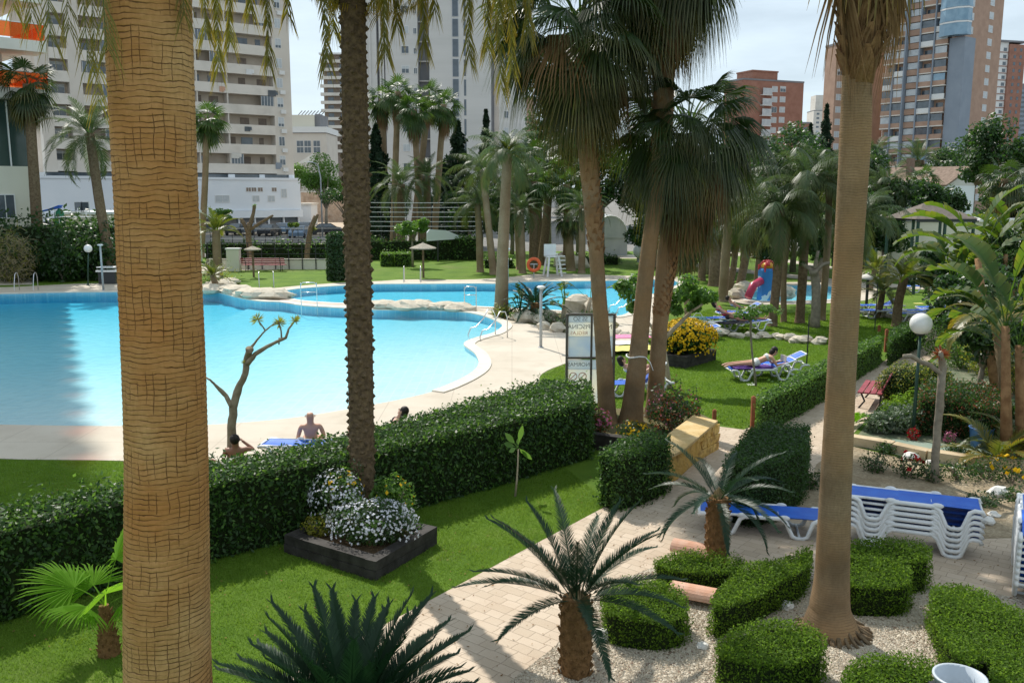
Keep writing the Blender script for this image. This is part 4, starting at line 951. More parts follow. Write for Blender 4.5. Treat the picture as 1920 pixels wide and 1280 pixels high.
# small fan palm on the lawn
b = G(205, 1226); t = thing('young_fan_palm', 'young bright green fan palm on the lawn beside the thick trunk', 'palm tree', b); Yb = b.y; s_ = Yb / F
mb = MB(); mb.tube([(0, 0, -.02), (.0, 0, .12), (-.01, 0, .35), (-.02, 0, .62)], [.13, .12, .085, .055], 12)
for i in range(60):
    z = i * .009; az = i * 2.4; r = .125 - z * .12; O = Vector((math.cos(az), math.sin(az), 0)); mb.tube([tuple(O * r * .9 + Vector((0, 0, z))), tuple(O * (r + .025) + Vector((0, 0, z + .05)))], [.018, .006], 5)
mb.build('trunk', MATS['cycad_scale'], t)
Lv = Leaves(); rr = random.Random(6)
for az, el, pet, Rb in ((math.pi + .15, .75, .42, .66), (1.2, 1.25, .55, .74), (-.2, .55, .4, .6), (2.4, .6, .35, .55), (4.3, .5, .3, .5), (5.2, .9, .35, .55)):
    fan_leaf(Lv, (0, 0, .6), az, el + .15, pet, Rb, 34, rr, sag=.5, droop=.15, pw=.009, tipd=.05, spread=1.75)
link('crown', Lv.mesh('young_fan_crown', [MATS['fan_bright']]), t)
# hanging spider palm plants etc are further below
# ================================================================ hedges, planters, beds
HG = [MATS['hedge_green'], MATS['hedge_light']]; BX = [MATS['box_green'], MATS['box_light']]
def top(pts, z): return [G2(u, v, z) for u, v in pts]
hedge('hedge', 'long glossy clipped hedge between the pool deck and the near lawn',
      top([(-260,1070),(0,998),(225,941),(395,907),(514,882),(650,858),(800,825),(950,792),(1110,754),(1108,716),(1020,713),(900,746),(705,800),(560,835),(395,866),(225,905),(0,950),(-260,1005)], 1.2), 1.2, HG, leaf=.075, dens=850, seed=2, rough=.045, sprigs=.3)
hedge('hedge', 'short leafy hedge block between the near lawn and the yellow stone wall', top([(1121,849),(1150,860),(1205,852),(1255,832),(1258,818),(1212,808),(1165,824)], .95), .95, HG, leaf=.06, dens=1300, seed=3, rough=.05, sprigs=.3)
hedge('hedge', 'broad dark hedge block between the paved path and the rose bed', top([(1354,868),(1402,802),(1440,792),(1520,797),(1514,838),(1470,868),(1410,880)], 1.0), 1.0, [MATS['hedge_green'], MATS['tree_green']], leaf=.05, dens=1400, seed=4, rough=.04)
hedge('hedge', 'long low hedge strip edging the sunbathing lawn along the path', top([(1424,756),(1460,740),(1512,717),(1551,695),(1600,668),(1652,640),(1652,629),(1600,648),(1551,672),(1500,698),(1440,730),(1416,744)], .8), .8, HG[::-1], leaf=.07, dens=800, seed=5)
hedge('hedge', 'short hedge piece past the wooden posts at the far end of the path', top([(1668,640),(1700,624),(1735,607),(1735,598),(1700,604),(1668,618)], .8), .8, HG, leaf=.08, dens=500, seed=6)
low = [('low clipped shrub strip behind the terracotta tile', [(1218,1050),(1272,1032),(1330,1040),(1405,1052),(1385,1074),(1300,1072),(1240,1063)], .36),
       ('diagonal low clipped shrub strip left of the ringed palm on the gravel', [(1326,1132),(1350,1098),(1390,1058),(1458,1050),(1524,1020),(1524,1062),(1452,1100),(1400,1128),(1345,1145)], .42),
       ('rounded clipped shrub beside the open cycad', [(1122,1120),(1150,1092),(1200,1085),(1250,1092),(1288,1118),(1295,1150),(1250,1165),(1180,1160),(1135,1150)], .42),
       ('wide mound of clipped shrub in front of the ringed palm', [(1332,1215),(1355,1185),(1430,1163),(1500,1168),(1553,1195),(1548,1228),(1480,1245),(1390,1245)], .45),
       ('clipped shrub block beside the stack of six sunbeds', [(1570,1034),(1600,1010),(1720,1018),(1750,1034),(1745,1052),(1600,1052)], .5),
       ('shaded clipped shrub block just behind the ringed palm', [(1570,1075),(1590,1056),(1690,1058),(1716,1078),(1700,1100),(1590,1098)], .45),
       ('sprawling clipped shrub bed beside the grey bin', [(1738,1120),(1755,1096),(1800,1092),(1850,1106),(1900,1140),(2000,1165),(2000,1300),(1850,1290),(1860,1235),(1800,1250),(1762,1195)], .42),
       ('low clipped shrub at the bottom edge between mound and bin', [(1575,1262),(1600,1233),(1680,1228),(1745,1240),(1762,1262),(1765,1340),(1570,1340)], .42)]
for i, (lb, pp, z) in enumerate(low):
    hedge('clipped_shrub', lb, smooth_poly(top(pp, z), 1), z, BX, cat='shrub', leaf=.034, dens=5200, seed=20 + i, rough=.028, sprigs=.25, lump=.022, sides=.5, group='low clipped shrubs on the gravel bed')
# small far hedges and clipped blocks
for lb, pp, z in [('small square clipped hedge block behind the rear pool', [(713,500),(736,500),(738,477),(716,477)], 0), ('wider clipped hedge block by the thatched parasol', [(739,500),(770,500),(770,477),(741,477)], 0)]:
    x0 = G2(pp[0][0], pp[0][1]); x1 = G2(pp[1][0], pp[1][1]); hedge('hedge', lb, [x0, x1, (x1[0], x1[1] + 1.6), (x0[0], x0[1] + 1.6)], .95, [MATS['hedge_light'], MATS['box_light']], leaf=.12, dens=260, seed=31)
def far_hedge(lb, u0, u1, vb, vt, thick, mats, leaf=.2, dens=90, seed=1, rough=.12, lump=.1):
    a = G(u0, vb); b_ = G(u1, vb); z = AT(u0, vt, a.y).z
    return hedge('hedge', lb, [(a.x, a.y), (b_.x, b_.y), (b_.x, b_.y + thick), (a.x, a.y + thick)], z, mats, leaf=leaf, dens=dens, seed=seed, rough=rough, lump=lump)
far_hedge('tall light green clipped hedge behind the round parasol', 800, 900, 488, 447, 1.5, HG, seed=33)
far_hedge('long hedge growing through the fence by the red park bench', 385, 640, 497, 457, .8, HG, dens=60, seed=34, lump=.2)
far_hedge('low hedge piece between the date-like palm and the shower post', 908, 962, 503, 487, 1.2, HG, seed=35)
far_hedge('low dark hedge beside the white lifeguard chair', 1062, 1160, 497, 482, 1.2, HG, seed=36)
far_hedge('hedge behind the trunks beyond the rear pool', 690, 800, 488, 452, 1.0, HG, dens=60, seed=37, lump=.2)
far_hedge('dark unclipped hedge wall below the orange-railed tower', -260, 215, 522, 425, 2.0, [MATS['tree_green'], MATS['hedge_green']], leaf=.3, dens=40, seed=38, rough=.35, lump=.35)
# ---- timber planters
mat('sleeper', (.02, .017, .015), (.05, .045, .04), 5, .75, .3, bmp=.6, bscale=12, stretch=(1, 1, 1))
mat('planter_soil', (.05, .035, .02), (.09, .06, .035), 9, .95, .05, bmp=.8, bscale=30)
def planter(label, pts, z, wd=.2):
    """square frame of dark timbers; pts = outer corners of the rim in order"""
    c = Vector((sum(p[0] for p in pts) / 4, sum(p[1] for p in pts) / 4, 0)); t = thing('timber_planter', label, 'planter', c)
    for i in range(4):
        a = Vector((*pts[i], 0)) - c; b_ = Vector((*pts[(i + 1) % 4], 0)) - c; d = (b_ - a).normalized(); inn = Vector((-d.y, d.x, 0))
        if inn.dot(-(a + b_) / 2) < 0: inn = -inn
        a2 = a + inn * wd / 2 + d * (0 if i % 2 else wd); b2 = b_ + inn * wd / 2 - d * (0 if i % 2 else wd); m_ = (a2 + b2) / 2
        mb = MB(); ang = math.atan2(d.y, d.x); L_ = (b2 - a2).length
        for k in range(2): mb.box(m_.x + (.01 if k else 0), m_.y, z * (k + .5) / 2 - .003, L_ - .01 * k, wd - .006 * k, z / 2 - .008, ang)
        mb.build('timber', MATS['sleeper'], t)
    mb = MB(); mb.prism(inset([(p[0] - c.x, p[1] - c.y) for p in pts], wd * .9), 0, z * .75); mb.build('soil', MATS['planter_soil'], t)
    return t
pl = [G2(531, 1001, .3), G2(703, 1052, .3), G2(819, 986, .3), G2(655, 950, .3)]
planter('square planter of dark timbers round the date palm trunk', pl, .3)
b = G(676, 985); 
bush('flowering_shrub', 'mound of small white daisies spilling over the near rim of the date palm planter', G(700, 1015, .2), (.66, .45, .33), 5200, .045, [MATS['hedge_green'], MATS['grey_leaf']], 51, flowers=('petal_white', 640, .034, 0), cat='flowers', shell=.35, lump=.3)
bush('flowering_shrub', 'taller clump of white flowers climbing beside the date palm trunk', G(632, 985, .2), (.42, .4, .47), 3200, .04, [MATS['hedge_green'], MATS['grey_leaf']], 52, flowers=('petal_white', 420, .034, 0), cat='flowers', shell=.3, lump=.4)
bush('flowering_shrub', 'low rusty green plant on the timber rim beneath the white flowers', G(600, 1003, .2), (.26, .25, .17), 900, .05, [MATS['yellow_leaf'], MATS['hedge_green']], 53, cat='shrub')
bush('flowering_shrub', 'green leafy plant with a few yellow blooms behind the date palm trunk', G(735, 975, .25), (.35, .3, .38), 1500, .07, [MATS['hedge_light'], MATS['hedge_green']], 54, flowers=('petal_yellow', 18, .05, 0), cat='flowers')
bush('flowering_shrub', 'yellow-flowered stems peeping out above the white flowers near the hedge', G(645, 955, .45), (.3, .3, .34), 700, .06, [MATS['hedge_light'], MATS['hedge_green']], 55, flowers=('petal_yellow', 26, .05, 0), cat='flowers')
Yp = G(1290, 680).y
pl2 = [G2(1232, 664, .35), G2(1285, 671, .35), G2(1343, 656, .35), G2(1290, 648, .35)]
planter('dark timber planter on the sunbathing lawn', pl2, .38)
bush('flowering_shrub', 'round mound of yellow daisies in the lawn planter', G(1287, 662, .3), (.92, .8, .58), 5200, .07, [MATS['hedge_green'], MATS['hedge_light']], 56, flowers=('petal_yellow', 1500, .065, 0), cat='flowers', core=True)
# sleeper edge of the palm island
a = G(1030, 803, .35); b_ = G(1190, 823, .35); d = b_ - a; c = (a + b_) / 2; c.z = 0
t = thing('timber_edging', 'dark timber edging in front of the three island palms', 'edging', c, math.atan2(d.y, d.x))
mb = MB(); mb.box(0, .1, .085, d.length, .2, .17); mb.build('timber', MATS['sleeper'], t); mb = MB(); mb.box(.02, .1, .26, d.length - .03, .2, .17); mb.build('timber', MATS['sleeper'], t)
isl2 = smooth_poly([G2(*p) for p in [(1035,812),(1110,826),(1190,838),(1255,850),(1330,812),(1335,790),(1250,770),(1150,775),(1090,770),(1050,785)]], 1)
tag(link('planting_soil', (lambda m_: (m_.prism(isl2, 0, .12), m_)[1])(MB()).mesh('bed', MATS['bed_soil'])), kind='structure')
# yellow stone wall of rough blocks
mat('yellow_stone', (.62, .38, .10), (.74, .50, .18), 5, .9, .15, bmp=.9, bscale=18, dist=.05, grime=(.30, .17, .07), gscale=6)
front = [G(1238, 880), G(1283, 877), G(1347, 843)]; t = thing('stone_wall', 'low wall of rough yellow stone blocks beside the path', 'wall', front[1]); rr = random.Random(8)
mb = MB(); hw = .62
for s_ in range(2):
    a = front[s_]; b_ = front[s_ + 1]; d = (b_ - a); L_ = d.length; d.normalize(); inn = Vector((-d.y, d.x, 0)); inn = inn if inn.y > 0 else -inn
    z = 0
    for row in range(3):
        hh = (hw - .05) / 3; x = -rr.uniform(0, .2)
        while x < L_:
            w_ = rr.uniform(.16, .38); x1 = min(x + w_, L_); x0 = max(x, 0)
            if x1 - x0 > .04:
                cc = a - front[1] + d * (x0 + x1) / 2 + inn * (.16 + rr.uniform(-.03, .02)); b3 = len(mb.v)
                mb.box(cc.x, cc.y, z + hh / 2, x1 - x0 - .018, .32, hh - .014, math.atan2(d.y, d.x) + rr.uniform(-.05, .05))
                for k in range(b3, len(mb.v)): p = mb.v[k]; mb.v[k] = (p[0] + rr.uniform(-.02, .02), p[1] + rr.uniform(-.02, .02), p[2] + rr.uniform(-.012, .012))
            x += w_
        z += hh
mb.build('stone_blocks', MATS['yellow_stone'], t)
cap = [G(1240, 862, .62), G(1283, 842, .62), G(1346, 788, .62), G(1300, 778, .62), G(1250, 815, .62)]
cp = [(p.x - front[1].x, p.y - front[1].y) for p in (cap[0], cap[1], cap[2], cap[3], cap[4])]
mb = MB(); mb.prism(cp, hw - .05, hw, top=True, bottom=True); mb.build('capping', mat('cap_stone', (.52, .36, .15), (.62, .46, .24), 4, .8, .2, bmp=.5, bscale=20), t)
mb = MB(); mb.prism(inset(cp, .12), 0, hw - .055, top=False); mb.build('wall_core', MATS['yellow_stone'], t)
# island planting
bush('flowering_shrub', 'straggly rose bush with dead blooms behind the yellow stone wall', G(1262, 812, .1), (.62, .5, .55), 2600, .07, [MATS['tree_green'], MATS['red_leaf']], 61, flowers=('petal_pink', 50, .04, 0), cat='shrub', shell=.1, lump=.3)
bush('flowering_shrub', 'small pink-flowered plant at the foot of the leaning palm', G(1122, 812, .15), (.3, .3, .28), 900, .055, [MATS['hedge_green'], MATS['red_leaf']], 62, flowers=('petal_pink', 90, .045, 0), cat='flowers', shell=.2)
bush('flowering_shrub', 'low plant with orange-yellow blooms between the island trunks', G(1186, 822, .15), (.35, .25, .2), 900, .05, [MATS['tree_green'], MATS['hedge_green']], 63, flowers=('petal_yellow', 70, .05, 0), cat='flowers', shell=.2)
bush('flowering_shrub', 'shrub hugging the hedge end beside the notice board', G(1095, 800, .15), (.35, .3, .4), 1200, .055, [MATS['hedge_green'], MATS['yellow_leaf']], 64, cat='shrub', shell=.2)
# stone kerb between the rose bed and the shrub bed
mat('kerb_stone', (.50, .39, .24), (.62, .50, .34), 4, .85, .15, bmp=.5, bscale=16, grime=(.3, .22, .14))
kp = [G(u, v, .2) for u, v in ((1596, 818), (1680, 832), (1747, 846), (1818, 857), (1920, 868), (2000, 878))]; rr = random.Random(2)
t = thing('stone_kerb', 'sandy stone kerb running behind the rose bed', 'kerb', (kp[0].x, kp[0].y, 0))
for i in range(len(kp) - 1):
    a = kp[i]; b_ = kp[i + 1]; d = b_ - a; L_ = d.length; k = max(1, int(L_ / .6)); d.normalize()
    mb = MB()
    for j in range(k):
        c = a + d * (L_ * (j + .5) / k) - kp[0]; mb.box(c.x, c.y + .12, .1 + rr.uniform(-.008, .008), L_ / k - .01, .27, .2, math.atan2(d.y, d.x) + rr.uniform(-.01, .01))
    mb.build('kerb_stone', MATS['kerb_stone'], t)
# roses and small plants in the rose bed
ros = [(1640,885,.3,.42,'rose bush with dark leaves right beside the ringed palm trunk',0),(1700,895,.32,.5,'rose bush with red blooms in the middle of the rose bed','petal_red'),(1745,902,.28,.4,'rose bush just behind the blue sunbed stack',0),
       (1800,900,.4,.4,'spreading rose bush between the bare trunk and the white stones',0),(1850,900,.35,.45,'rose bush near the pale stones at the bed edge',0),(1895,905,.42,.62,'tall rose bush with two yellow blooms','petal_yellow'),
       (1845,948,.3,.25,'greyish low herb beside the white stones',0),(1475,925,.35,.3,'dusty herb clump behind the low blue sunbed',0),(1520,915,.3,.35,'small leggy rose against the hedge block',0),(1795,855,.3,.3,'young rose tucked against the sandy kerb',0),
       (1915,945,.35,.35,'straggling plant at the edge of the rose bed',0),(1660,850,.2,.25,'tiny rose seedling by the kerb start',0)]
for i, (u, v, r_, h_, lb, fl) in enumerate(ros):
    bush('rose_bush', lb, G(u, v), (r_, r_, h_ / 2), 520, .055, [MATS['tree_green'], MATS['grey_leaf'] if 'grey' in lb or 'dusty' in lb else MATS['hedge_green']], 70 + i, cat='rose bush', shell=.1, lump=.3, flowers=(fl, 14, .09, 0) if fl else None, group='rose bushes in the gravelly bed')
mat('white_rock', (.72, .70, .66), (.58, .56, .52), 4, .85, .2, bmp=.6, bscale=12)
mat('pale_rock', (.52, .46, .36), (.64, .58, .48), 3, .9, .15, bmp=.8, bscale=9, grime=(.3, .25, .17), gscale=3)
def rock(label, u, v, r_, m='white_rock', seed=0, group=None, z=0, flat=.6, cat='rock', name='rock'):
    rr = random.Random(seed); mb = MB(); p = G(u, v, z); mb.blob((0, 0, r_ * flat * .6), (r_, r_ * rr.uniform(.7, 1), r_ * flat), 9, 6, .24, rr); o = mb.build(name, MATS[m], None, False); o.location = p; o.rotation_euler = (0, 0, rr.uniform(0, 6))
    return tag(o, label, cat, group)
for i, (u, v, r_, lb) in enumerate([(1707,862,.17,'white quartz rock near the red roses'),(1872,930,.2,'white rock beside the yellow-bloomed rose'),(1863,968,.1,'small round white stone at the bed edge'),(1850,982,.14,'white stone lying by the stacked sunbeds'),
       (1128,1198,.14,'smooth white boulder touching the open cycad trunk'),(1473,1140,.11,'flat grey pebble slab near the ringed palm'),(1318,1215,.08,'small white stone between the rounded shrubs'),(1745,870,.1,'pale stone against the sandy kerb')]):
    rock(lb, u, v, r_, 'white_rock', i)
# terracotta ridge tile lying by the shrubs
p = G(1300, 1118, .08); t = thing('terracotta_tile', 'curved terracotta roof tile laid over the shrub bed drip line', 'tile', (p.x, p.y, 0), -.45)
mb = MB(); ps = [(.17 * math.cos(a), .11 + .13 * math.sin(a)) for a in [math.pi * k / 10 for k in range(11)]]; qs = [(x * .86, z - .016) for x, z in ps]
vs = []; fs = []
for xx in (-.3, .3):
    for (y, z) in ps + qs[::-1]: vs.append((xx, y, z))
n = len(ps) * 2
for k in range(n): fs.append((k, (k + 1) % n, n + (k + 1) % n, n + k))
mb.add(vs, fs + [tuple(range(n))[::-1], tuple(range(n, 2 * n))]); mb.build('tile_body', mat('terracotta', (.55, .30, .20), (.62, .40, .30), 6, .8, .2, bmp=.3), t, False)
for k_, (u, v) in enumerate([(1290, 1062), (1322, 1160)][:1]):
    t2 = dup(t, 'second terracotta tile half hidden behind the shrub strip', (G(1298, 1042).x, G(1298, 1042).y, -.02), -.5)
# ---- posts
mat('red_wood', (.28, .09, .045), (.38, .14, .07), 6, .7, .25, bmp=.3)
for lb, u, vb, vt, w_ in [('red-brown wooden post at the near end of the long low hedge', 1410, 812, 743, .085), ('short red-brown post standing behind the stone wall', 1339, 790, 768, .085), ('dark wooden post at the gap in the path hedge', 1660, 660, 617, .09), ('stubby wooden post beside the dark gap post', 1648, 622, 610, .09), ('wooden post against the far hedge piece', 1677, 652, 625, .1)]:
    b = G(u, vb); h = AT(u, vt, b.y).z; mb = MB(); mb.box(0, 0, h / 2 - .02, w_, w_, h + .02); mb.tube([(0, 0, h - .02), (0, 0, h + .012)], [w_ * .5, w_ * .3], 8); o = mb.build('wooden_post', MATS['red_wood']); o.location = b; tag(o, lb, 'post', 'wooden posts by the path hedge')
# ---- border rocks and far rock edges
rr = random.Random(12)
line = [(1150,628),(1200,632),(1250,630),(1300,625),(1340,628),(1400,632),(1450,636),(1500,641),(1555,645)]
for i in range(34):
    q = i / 33 * (len(line) - 1); k = min(int(q), len(line) - 2); f = q - k; u = line[k][0] * (1 - f) + line[k + 1][0] * f + rr.uniform(-5, 5); v = line[k][1] * (1 - f) + line[k + 1][1] * f + rr.uniform(-3, 3)
    rock('pale rough rock in the border row across the sunbathing lawn', u, v, rr.uniform(.16, .36) * (1.25 if 1250 < u < 1360 else .9), 'pale_rock', i, 'pale rocks bordering the lawn bank', flat=.55)
line = [(1590,585),(1640,592),(1690,600),(1730,608)]
for i in range(14):
    q = i / 13 * 3; k = min(int(q), 2); f = q - k; rock('pale stone edging the far sunbed lawn', line[k][0] * (1 - f) + line[k + 1][0] * f, line[k][1] * (1 - f) + line[k + 1][1] * f + rr.uniform(-3, 3), rr.uniform(.15, .3), 'pale_rock', 60 + i, 'stones edging the far sunbed lawn')
# divider between the two pools: slabs of stone on the strip
div = [(395,548,.9),(412,540,.9),(428,534,.8),(430,547,.8),(448,551,.9),(470,556,.9),(492,559,1.0),(515,560,1.0),(702,576,.62),(722,578,.75),(745,579,.6),(762,580,.85),(790,579,.8),(812,580,.6),(835,581,.75),(858,582,.7),(876,583,.5)]
for i, (u, v, r_) in enumerate(div):
    rock('flat ochre rock slab on the divider between the two pools', u, v, r_, 'pale_rock', 100 + i, 'rock slabs between the two pools', flat=.34, z=.0)
strip = []
mb = MB(); a = [G(u, v, .03) for u, v in ((523,566),(564,572),(641,575),(700,578))]
b2 = [G(u, v, .03) for u, v in ((530,556),(564,563),(641,569),(700,571))]
for i in range(3): mb.add([a[i], a[i + 1], b2[i + 1], b2[i]], [(0, 1, 2, 3)])
tag(mb.build('overflow_ledge', mat('ledge_tile', (.60, .46, .38), (.7, .55, .46), 4, .4, .4)), kind='structure')
for i, (u, v, r_, lb) in enumerate([(985,604,.45,'brown rock under the pool island cycad'),(1010,606,.35,'rock beside the shower post bed'),(1030,600,.4,'mossy rock in the pool island bed'),(1085,585,.75,'large round ochre boulder on the pool island'),(1115,588,.6,'boulder nudging the pool edge behind the board'),
      (1020,618,.3,'small pale stone at the island edge'),(1045,622,.35,'pale stone by the lawn tip'),(965,600,.3,'small rock at the foot of the pool palm'),(1060,500,1.0,'big grey rock beside the lifeguard chair'),(1085,503,.8,'second grey rock behind the lifeguard chair'),
      (1395,552,.7,'dark boulder beside the water slide'),(1475,556,.5,'rock at the foot of the water slide'),(1380,560,.5,'small dark rock by the paddling pool'),(1600,483,1.2,'sandy rock bank far behind the big ringed palm')]):
    rock(lb, u, v, r_, 'pale_rock', 200 + i, flat=.7)
# ================================================================ furniture and fittings
mat('blue_sling', (.012, .10, .52), (.02, .14, .60), 4, .5, .4, bmp=.15, bscale=120)
leafmat('blue_cloth', (.015, .10, .50), (.02, .14, .58), (.03, .2, .7), .25, .55, 3)
def lounger_base(label, loc, rz, up=0.0, group=None):
    """white plastic sunbed, length along x (foot at 0, head at 1.95)"""
    t = thing('sunbed', label, 'sunbed', loc, rz, group)
    prof = [(0, .27), (.03, .33), (.13, .335), (.19, .30), (.27, .06), (.33, .028), (.44, .028), (.50, .06), (.60, .28), (.68, .335), (1.22, .335), (1.30, .29), (1.40, .06), (1.46, .028), (1.57, .028), (1.63, .06), (1.72, .30), (1.80, .335), (1.92, .335), (1.95, .31)]
    for sy in (-.30, .30):
        mb = MB(); mb.tube([(x, sy, z) for x, z in prof], .03, 8, ry=1.15); 
        for bx in (.63, 1.27): mb.blob((bx, sy, .35), (.09, .028, .045), 10, 6)
        mb.build('side_rail', MATS['white_plastic'], t, True)
    mb = MB()
    for x, z in ((.02, .3), (.385, .04), (.7, .31), (1.2, .31), (1.515, .04), (1.93, .31)): mb.tube([(x, -.29, z), (x, .29, z)], .02, 8)
    mb.build('crossbars', MATS['white_plastic'], t, True)
    mb = MB(); n = 8; m = 5
    def patch(f):
        vs = []
        for i in range(n + 1):
            for j in range(m + 1): vs.append(f(i / n, j / m))
        fs = [(i * (m + 1) + j, (i + 1) * (m + 1) + j, (i + 1) * (m + 1) + j + 1, i * (m + 1) + j + 1) for i in range(n) for j in range(m)]; mb.add(vs, fs)
    hx = 1.16
    def sheetp(f):
        patch(f); patch(lambda a, b: (f(a, b)[0], f(a, b)[1], f(a, b)[2] - .012))
    sheetp(lambda a, b: (.04 + a * (hx - .04), -.28 + .56 * b, .352 - .025 * math.sin(math.pi * b)))
    for x_ in ():
        pass
    mb.build('seat_sling', MATS['blue_sling'], t, True)
    mb = MB(); bt = t_ = None
    bp = link('backrest', None, t, (hx, 0, .345)); bp.empty_display_size = .05; bp.rotation_euler = (0, -up, 0)
    mb = MB(); sheetp(lambda a, b: (a * .76, -.27 + .54 * b, .008 - .02 * math.sin(math.pi * b))); mb.build('back_sling', MATS['blue_sling'], bp, True)
    mb = MB(); mb.tube([(0, -.27, 0), (.74, -.27, 0), (.78, -.24, 0), (.78, .24, 0), (.74, .27, 0), (0, .27, 0)], .022, 8); mb.build('back_frame', MATS['white_plastic'], bp, True)
    if up > .3:
        mb = MB(); mb.tube([(hx + .42 * math.cos(up), -.2, .345 + .42 * math.sin(up)), (hx + .62, -.2, .31)], .012, 6); mb.tube([(hx + .42 * math.cos(up), .2, .345 + .42 * math.sin(up)), (hx + .62, .2, .31)], .012, 6); mb.build('prop', MATS['white_plastic'], t)
    return t
def aimed(pa, pb):
    a = G(*pa); b_ = G(*pb); return a, math.atan2(b_.y - a.y, b_.x - a.x)
# near empty sunbed: leg bottoms seen at about (1330,1005) and (1497,1012)
p0 = G(1497, 1013); p1 = G(1322, 1000); d = (p1 - p0); rz = math.atan2(d.y, d.x); dl = d.normalized(); sd = Vector((-dl.y, dl.x, 0))
if sd.y < 0: sd = -sd
org = p0 - dl * .40 + sd * .30
flat_bed = lounger_base('single low blue sunbed standing behind the small cycad', org, rz)
# stack of six
p0 = G(1784, 1047); d = (G(1600, 1022) - p0).normalized(); rz = math.atan2(d.y, d.x); sd = Vector((-d.y, d.x, 0)); sd = sd if sd.y > 0 else -sd
org = p0 - d * .385 + sd * .30
names6 = ['lowest sunbed of the stack of six beside the shrubs', 'second sunbed up in the stack of six beside the shrubs', 'third sunbed up in the stack of six beside the shrubs', 'fourth sunbed up in the stack of six beside the shrubs', 'fifth sunbed up in the stack of six beside the shrubs', 'top sunbed of the stack of six, its blue sling in full view']
for k in range(6): dup(flat_bed, names6[k], org + Vector((0, 0, .088 * k)), rz + RNG.uniform(-.006, .006), 'sunbeds stacked six high')
# stack at the frame edge
b = G(1900, 1125); 
rz = R(62); nm = ['lowest', 'second', 'third', 'fourth', 'fifth', 'sixth', 'seventh', 'topmost']
for k in range(8): dup(flat_bed, f'{nm[k]} sunbed of the stack cut off by the frame edge near the grey bin' if k in (0, 7) else f'{nm[k]} sunbed up in the stack cut off by the frame edge', Vector((b.x + .19, b.y - .3, .088 * k)), rz + RNG.uniform(-.008, .008), 'sunbeds stacked at the frame edge')
# grey bin at the bottom edge
c = AT(1800, 1268, G(1800, 1262, .72).y); c = G(1800, 1268, .72)
t = thing('litter_bin', 'pale grey translucent plastic bin tub at the bottom edge of the view', 'bin', (c.x, c.y, 0))
mb = MB(); mb.lathe([(0, .1), (.19, .1), (.21, .5), (.235, .70), (.25, .71), (.25, .73), (.225, .73), (.20, .5), (.18, .14), (0, .14)], seg=28); mb.build('tub', mat('grey_plastic', (.42, .47, .52), (.5, .55, .6), 3, .35, .5), t, True)
mb = MB()
for a in (0, math.pi): mb.box(.27 * math.cos(a), .27 * math.sin(a), .33, .05, .05, .66)
mb.tube([(.262 * math.cos(q / 16 * 6.283), .262 * math.sin(q / 16 * 6.283), .55) for q in range(17)], .014, 6, caps=False); mb.build('stand', MATS['dark_metal'], t)
# ---- globe lamps
mat('globe', (.84, .84, .82), (.78, .78, .77), 3, .25, .5)
def globe_lamp(label, u, vb, vt, dpx, pm='green_post', u2=None, pr=.035, arms=None, name='globe_lamp'):
    b = G(u, vb); u2 = u2 or u; tp = AT(u2, vt, b.y); t = thing(name, label, 'lamp', b); r = dpx / 2 * b.y / F; h = tp.z; x = tp.x - b.x
    mb = MB(); mb.tube([(0, 0, -.02), (x * .5, 0, h * .5), (x, 0, h - r * 1.02)], [pr * 1.15, pr, pr * .9], 10); mb.lathe([(pr * 2.2, 0), (pr * 2.2, .05), (pr * 1.3, .12)], seg=12); mb.build('post', MATS[pm], t, True)
    mb = MB(); mb.lathe([(pr * 1.3, 0), (r * .42, .03), (r * .45, .07), (r * .3, .09)], (x, 0, h - r * 1.12), 14); mb.build('collar', MATS['dark_metal'], t)
    mb = MB(); mb.blob((x, 0, h), r, 26, 18); mb.build('globe', MATS['globe'], t, True)
    return t
globe_lamp('white globe lamp on a green post beside the path shrubs', 1711, 822, 607, 41, u2=1727)
globe_lamp('small white globe lamp before the dark shrubs by the far pool side', 165, 535, 466, 15)
b = G(1641, 520, 0); t = thing('globe_lamp', 'lamp post with two white globes near the pavilion', 'lamp', b)
for i, (u, v) in enumerate(((1637, 431), (1639, 442))):
    p = AT(u, v, b.y + (0 if i else .25)) - b; mb = MB(); mb.blob(tuple(p), 5.4 * b.y / F, 16, 12); mb.build('globe', MATS['globe'], t, True)
mb = MB(); p = AT(1638, 447, b.y) - b; mb.tube([(0, 0, 0), tuple(p)], .05, 8); mb.tube([tuple(p), tuple(AT(1637, 436, b.y + .25) - b)], .03, 6); mb.build('post', MATS['green_post'], t)
# ---- poolside shower posts
def shower(label, u, vb, vt):
    b = G(u, vb); h = AT(u, vt, b.y).z; t = thing('shower_post', label, 'shower', b); mb = MB(); mb.tube([(0, 0, 0), (0, 0, h)], [.055, .05], 10); mb.lathe([(.1, 0), (.1, .03), (.06, .05)], seg=12); mb.build('post', MATS['pole_grey'], t, True)
    mb = MB(); mb.lathe([(0, h + .10), (.08, h + .10), (.15, h + .07), (.16, h + .04), (.05, h - .01), (0, h - .01)], seg=16); mb.build('shower_head', MATS['white_paint'], t, True)
    mb = MB(); mb.tube([(0, -.055, 1.1), (0, -.10, 1.1)], .02, 8); mb.build('tap', MATS['steel'], t); return t
shower('white-topped grey shower post on the pool deck near the notice board', 1014, 652, 541)
shower('grey shower post at the far side of the shaded pool', 194, 545, 461)
shower('slim shower post beside the pool palm on the far side', 952, 532, 468)
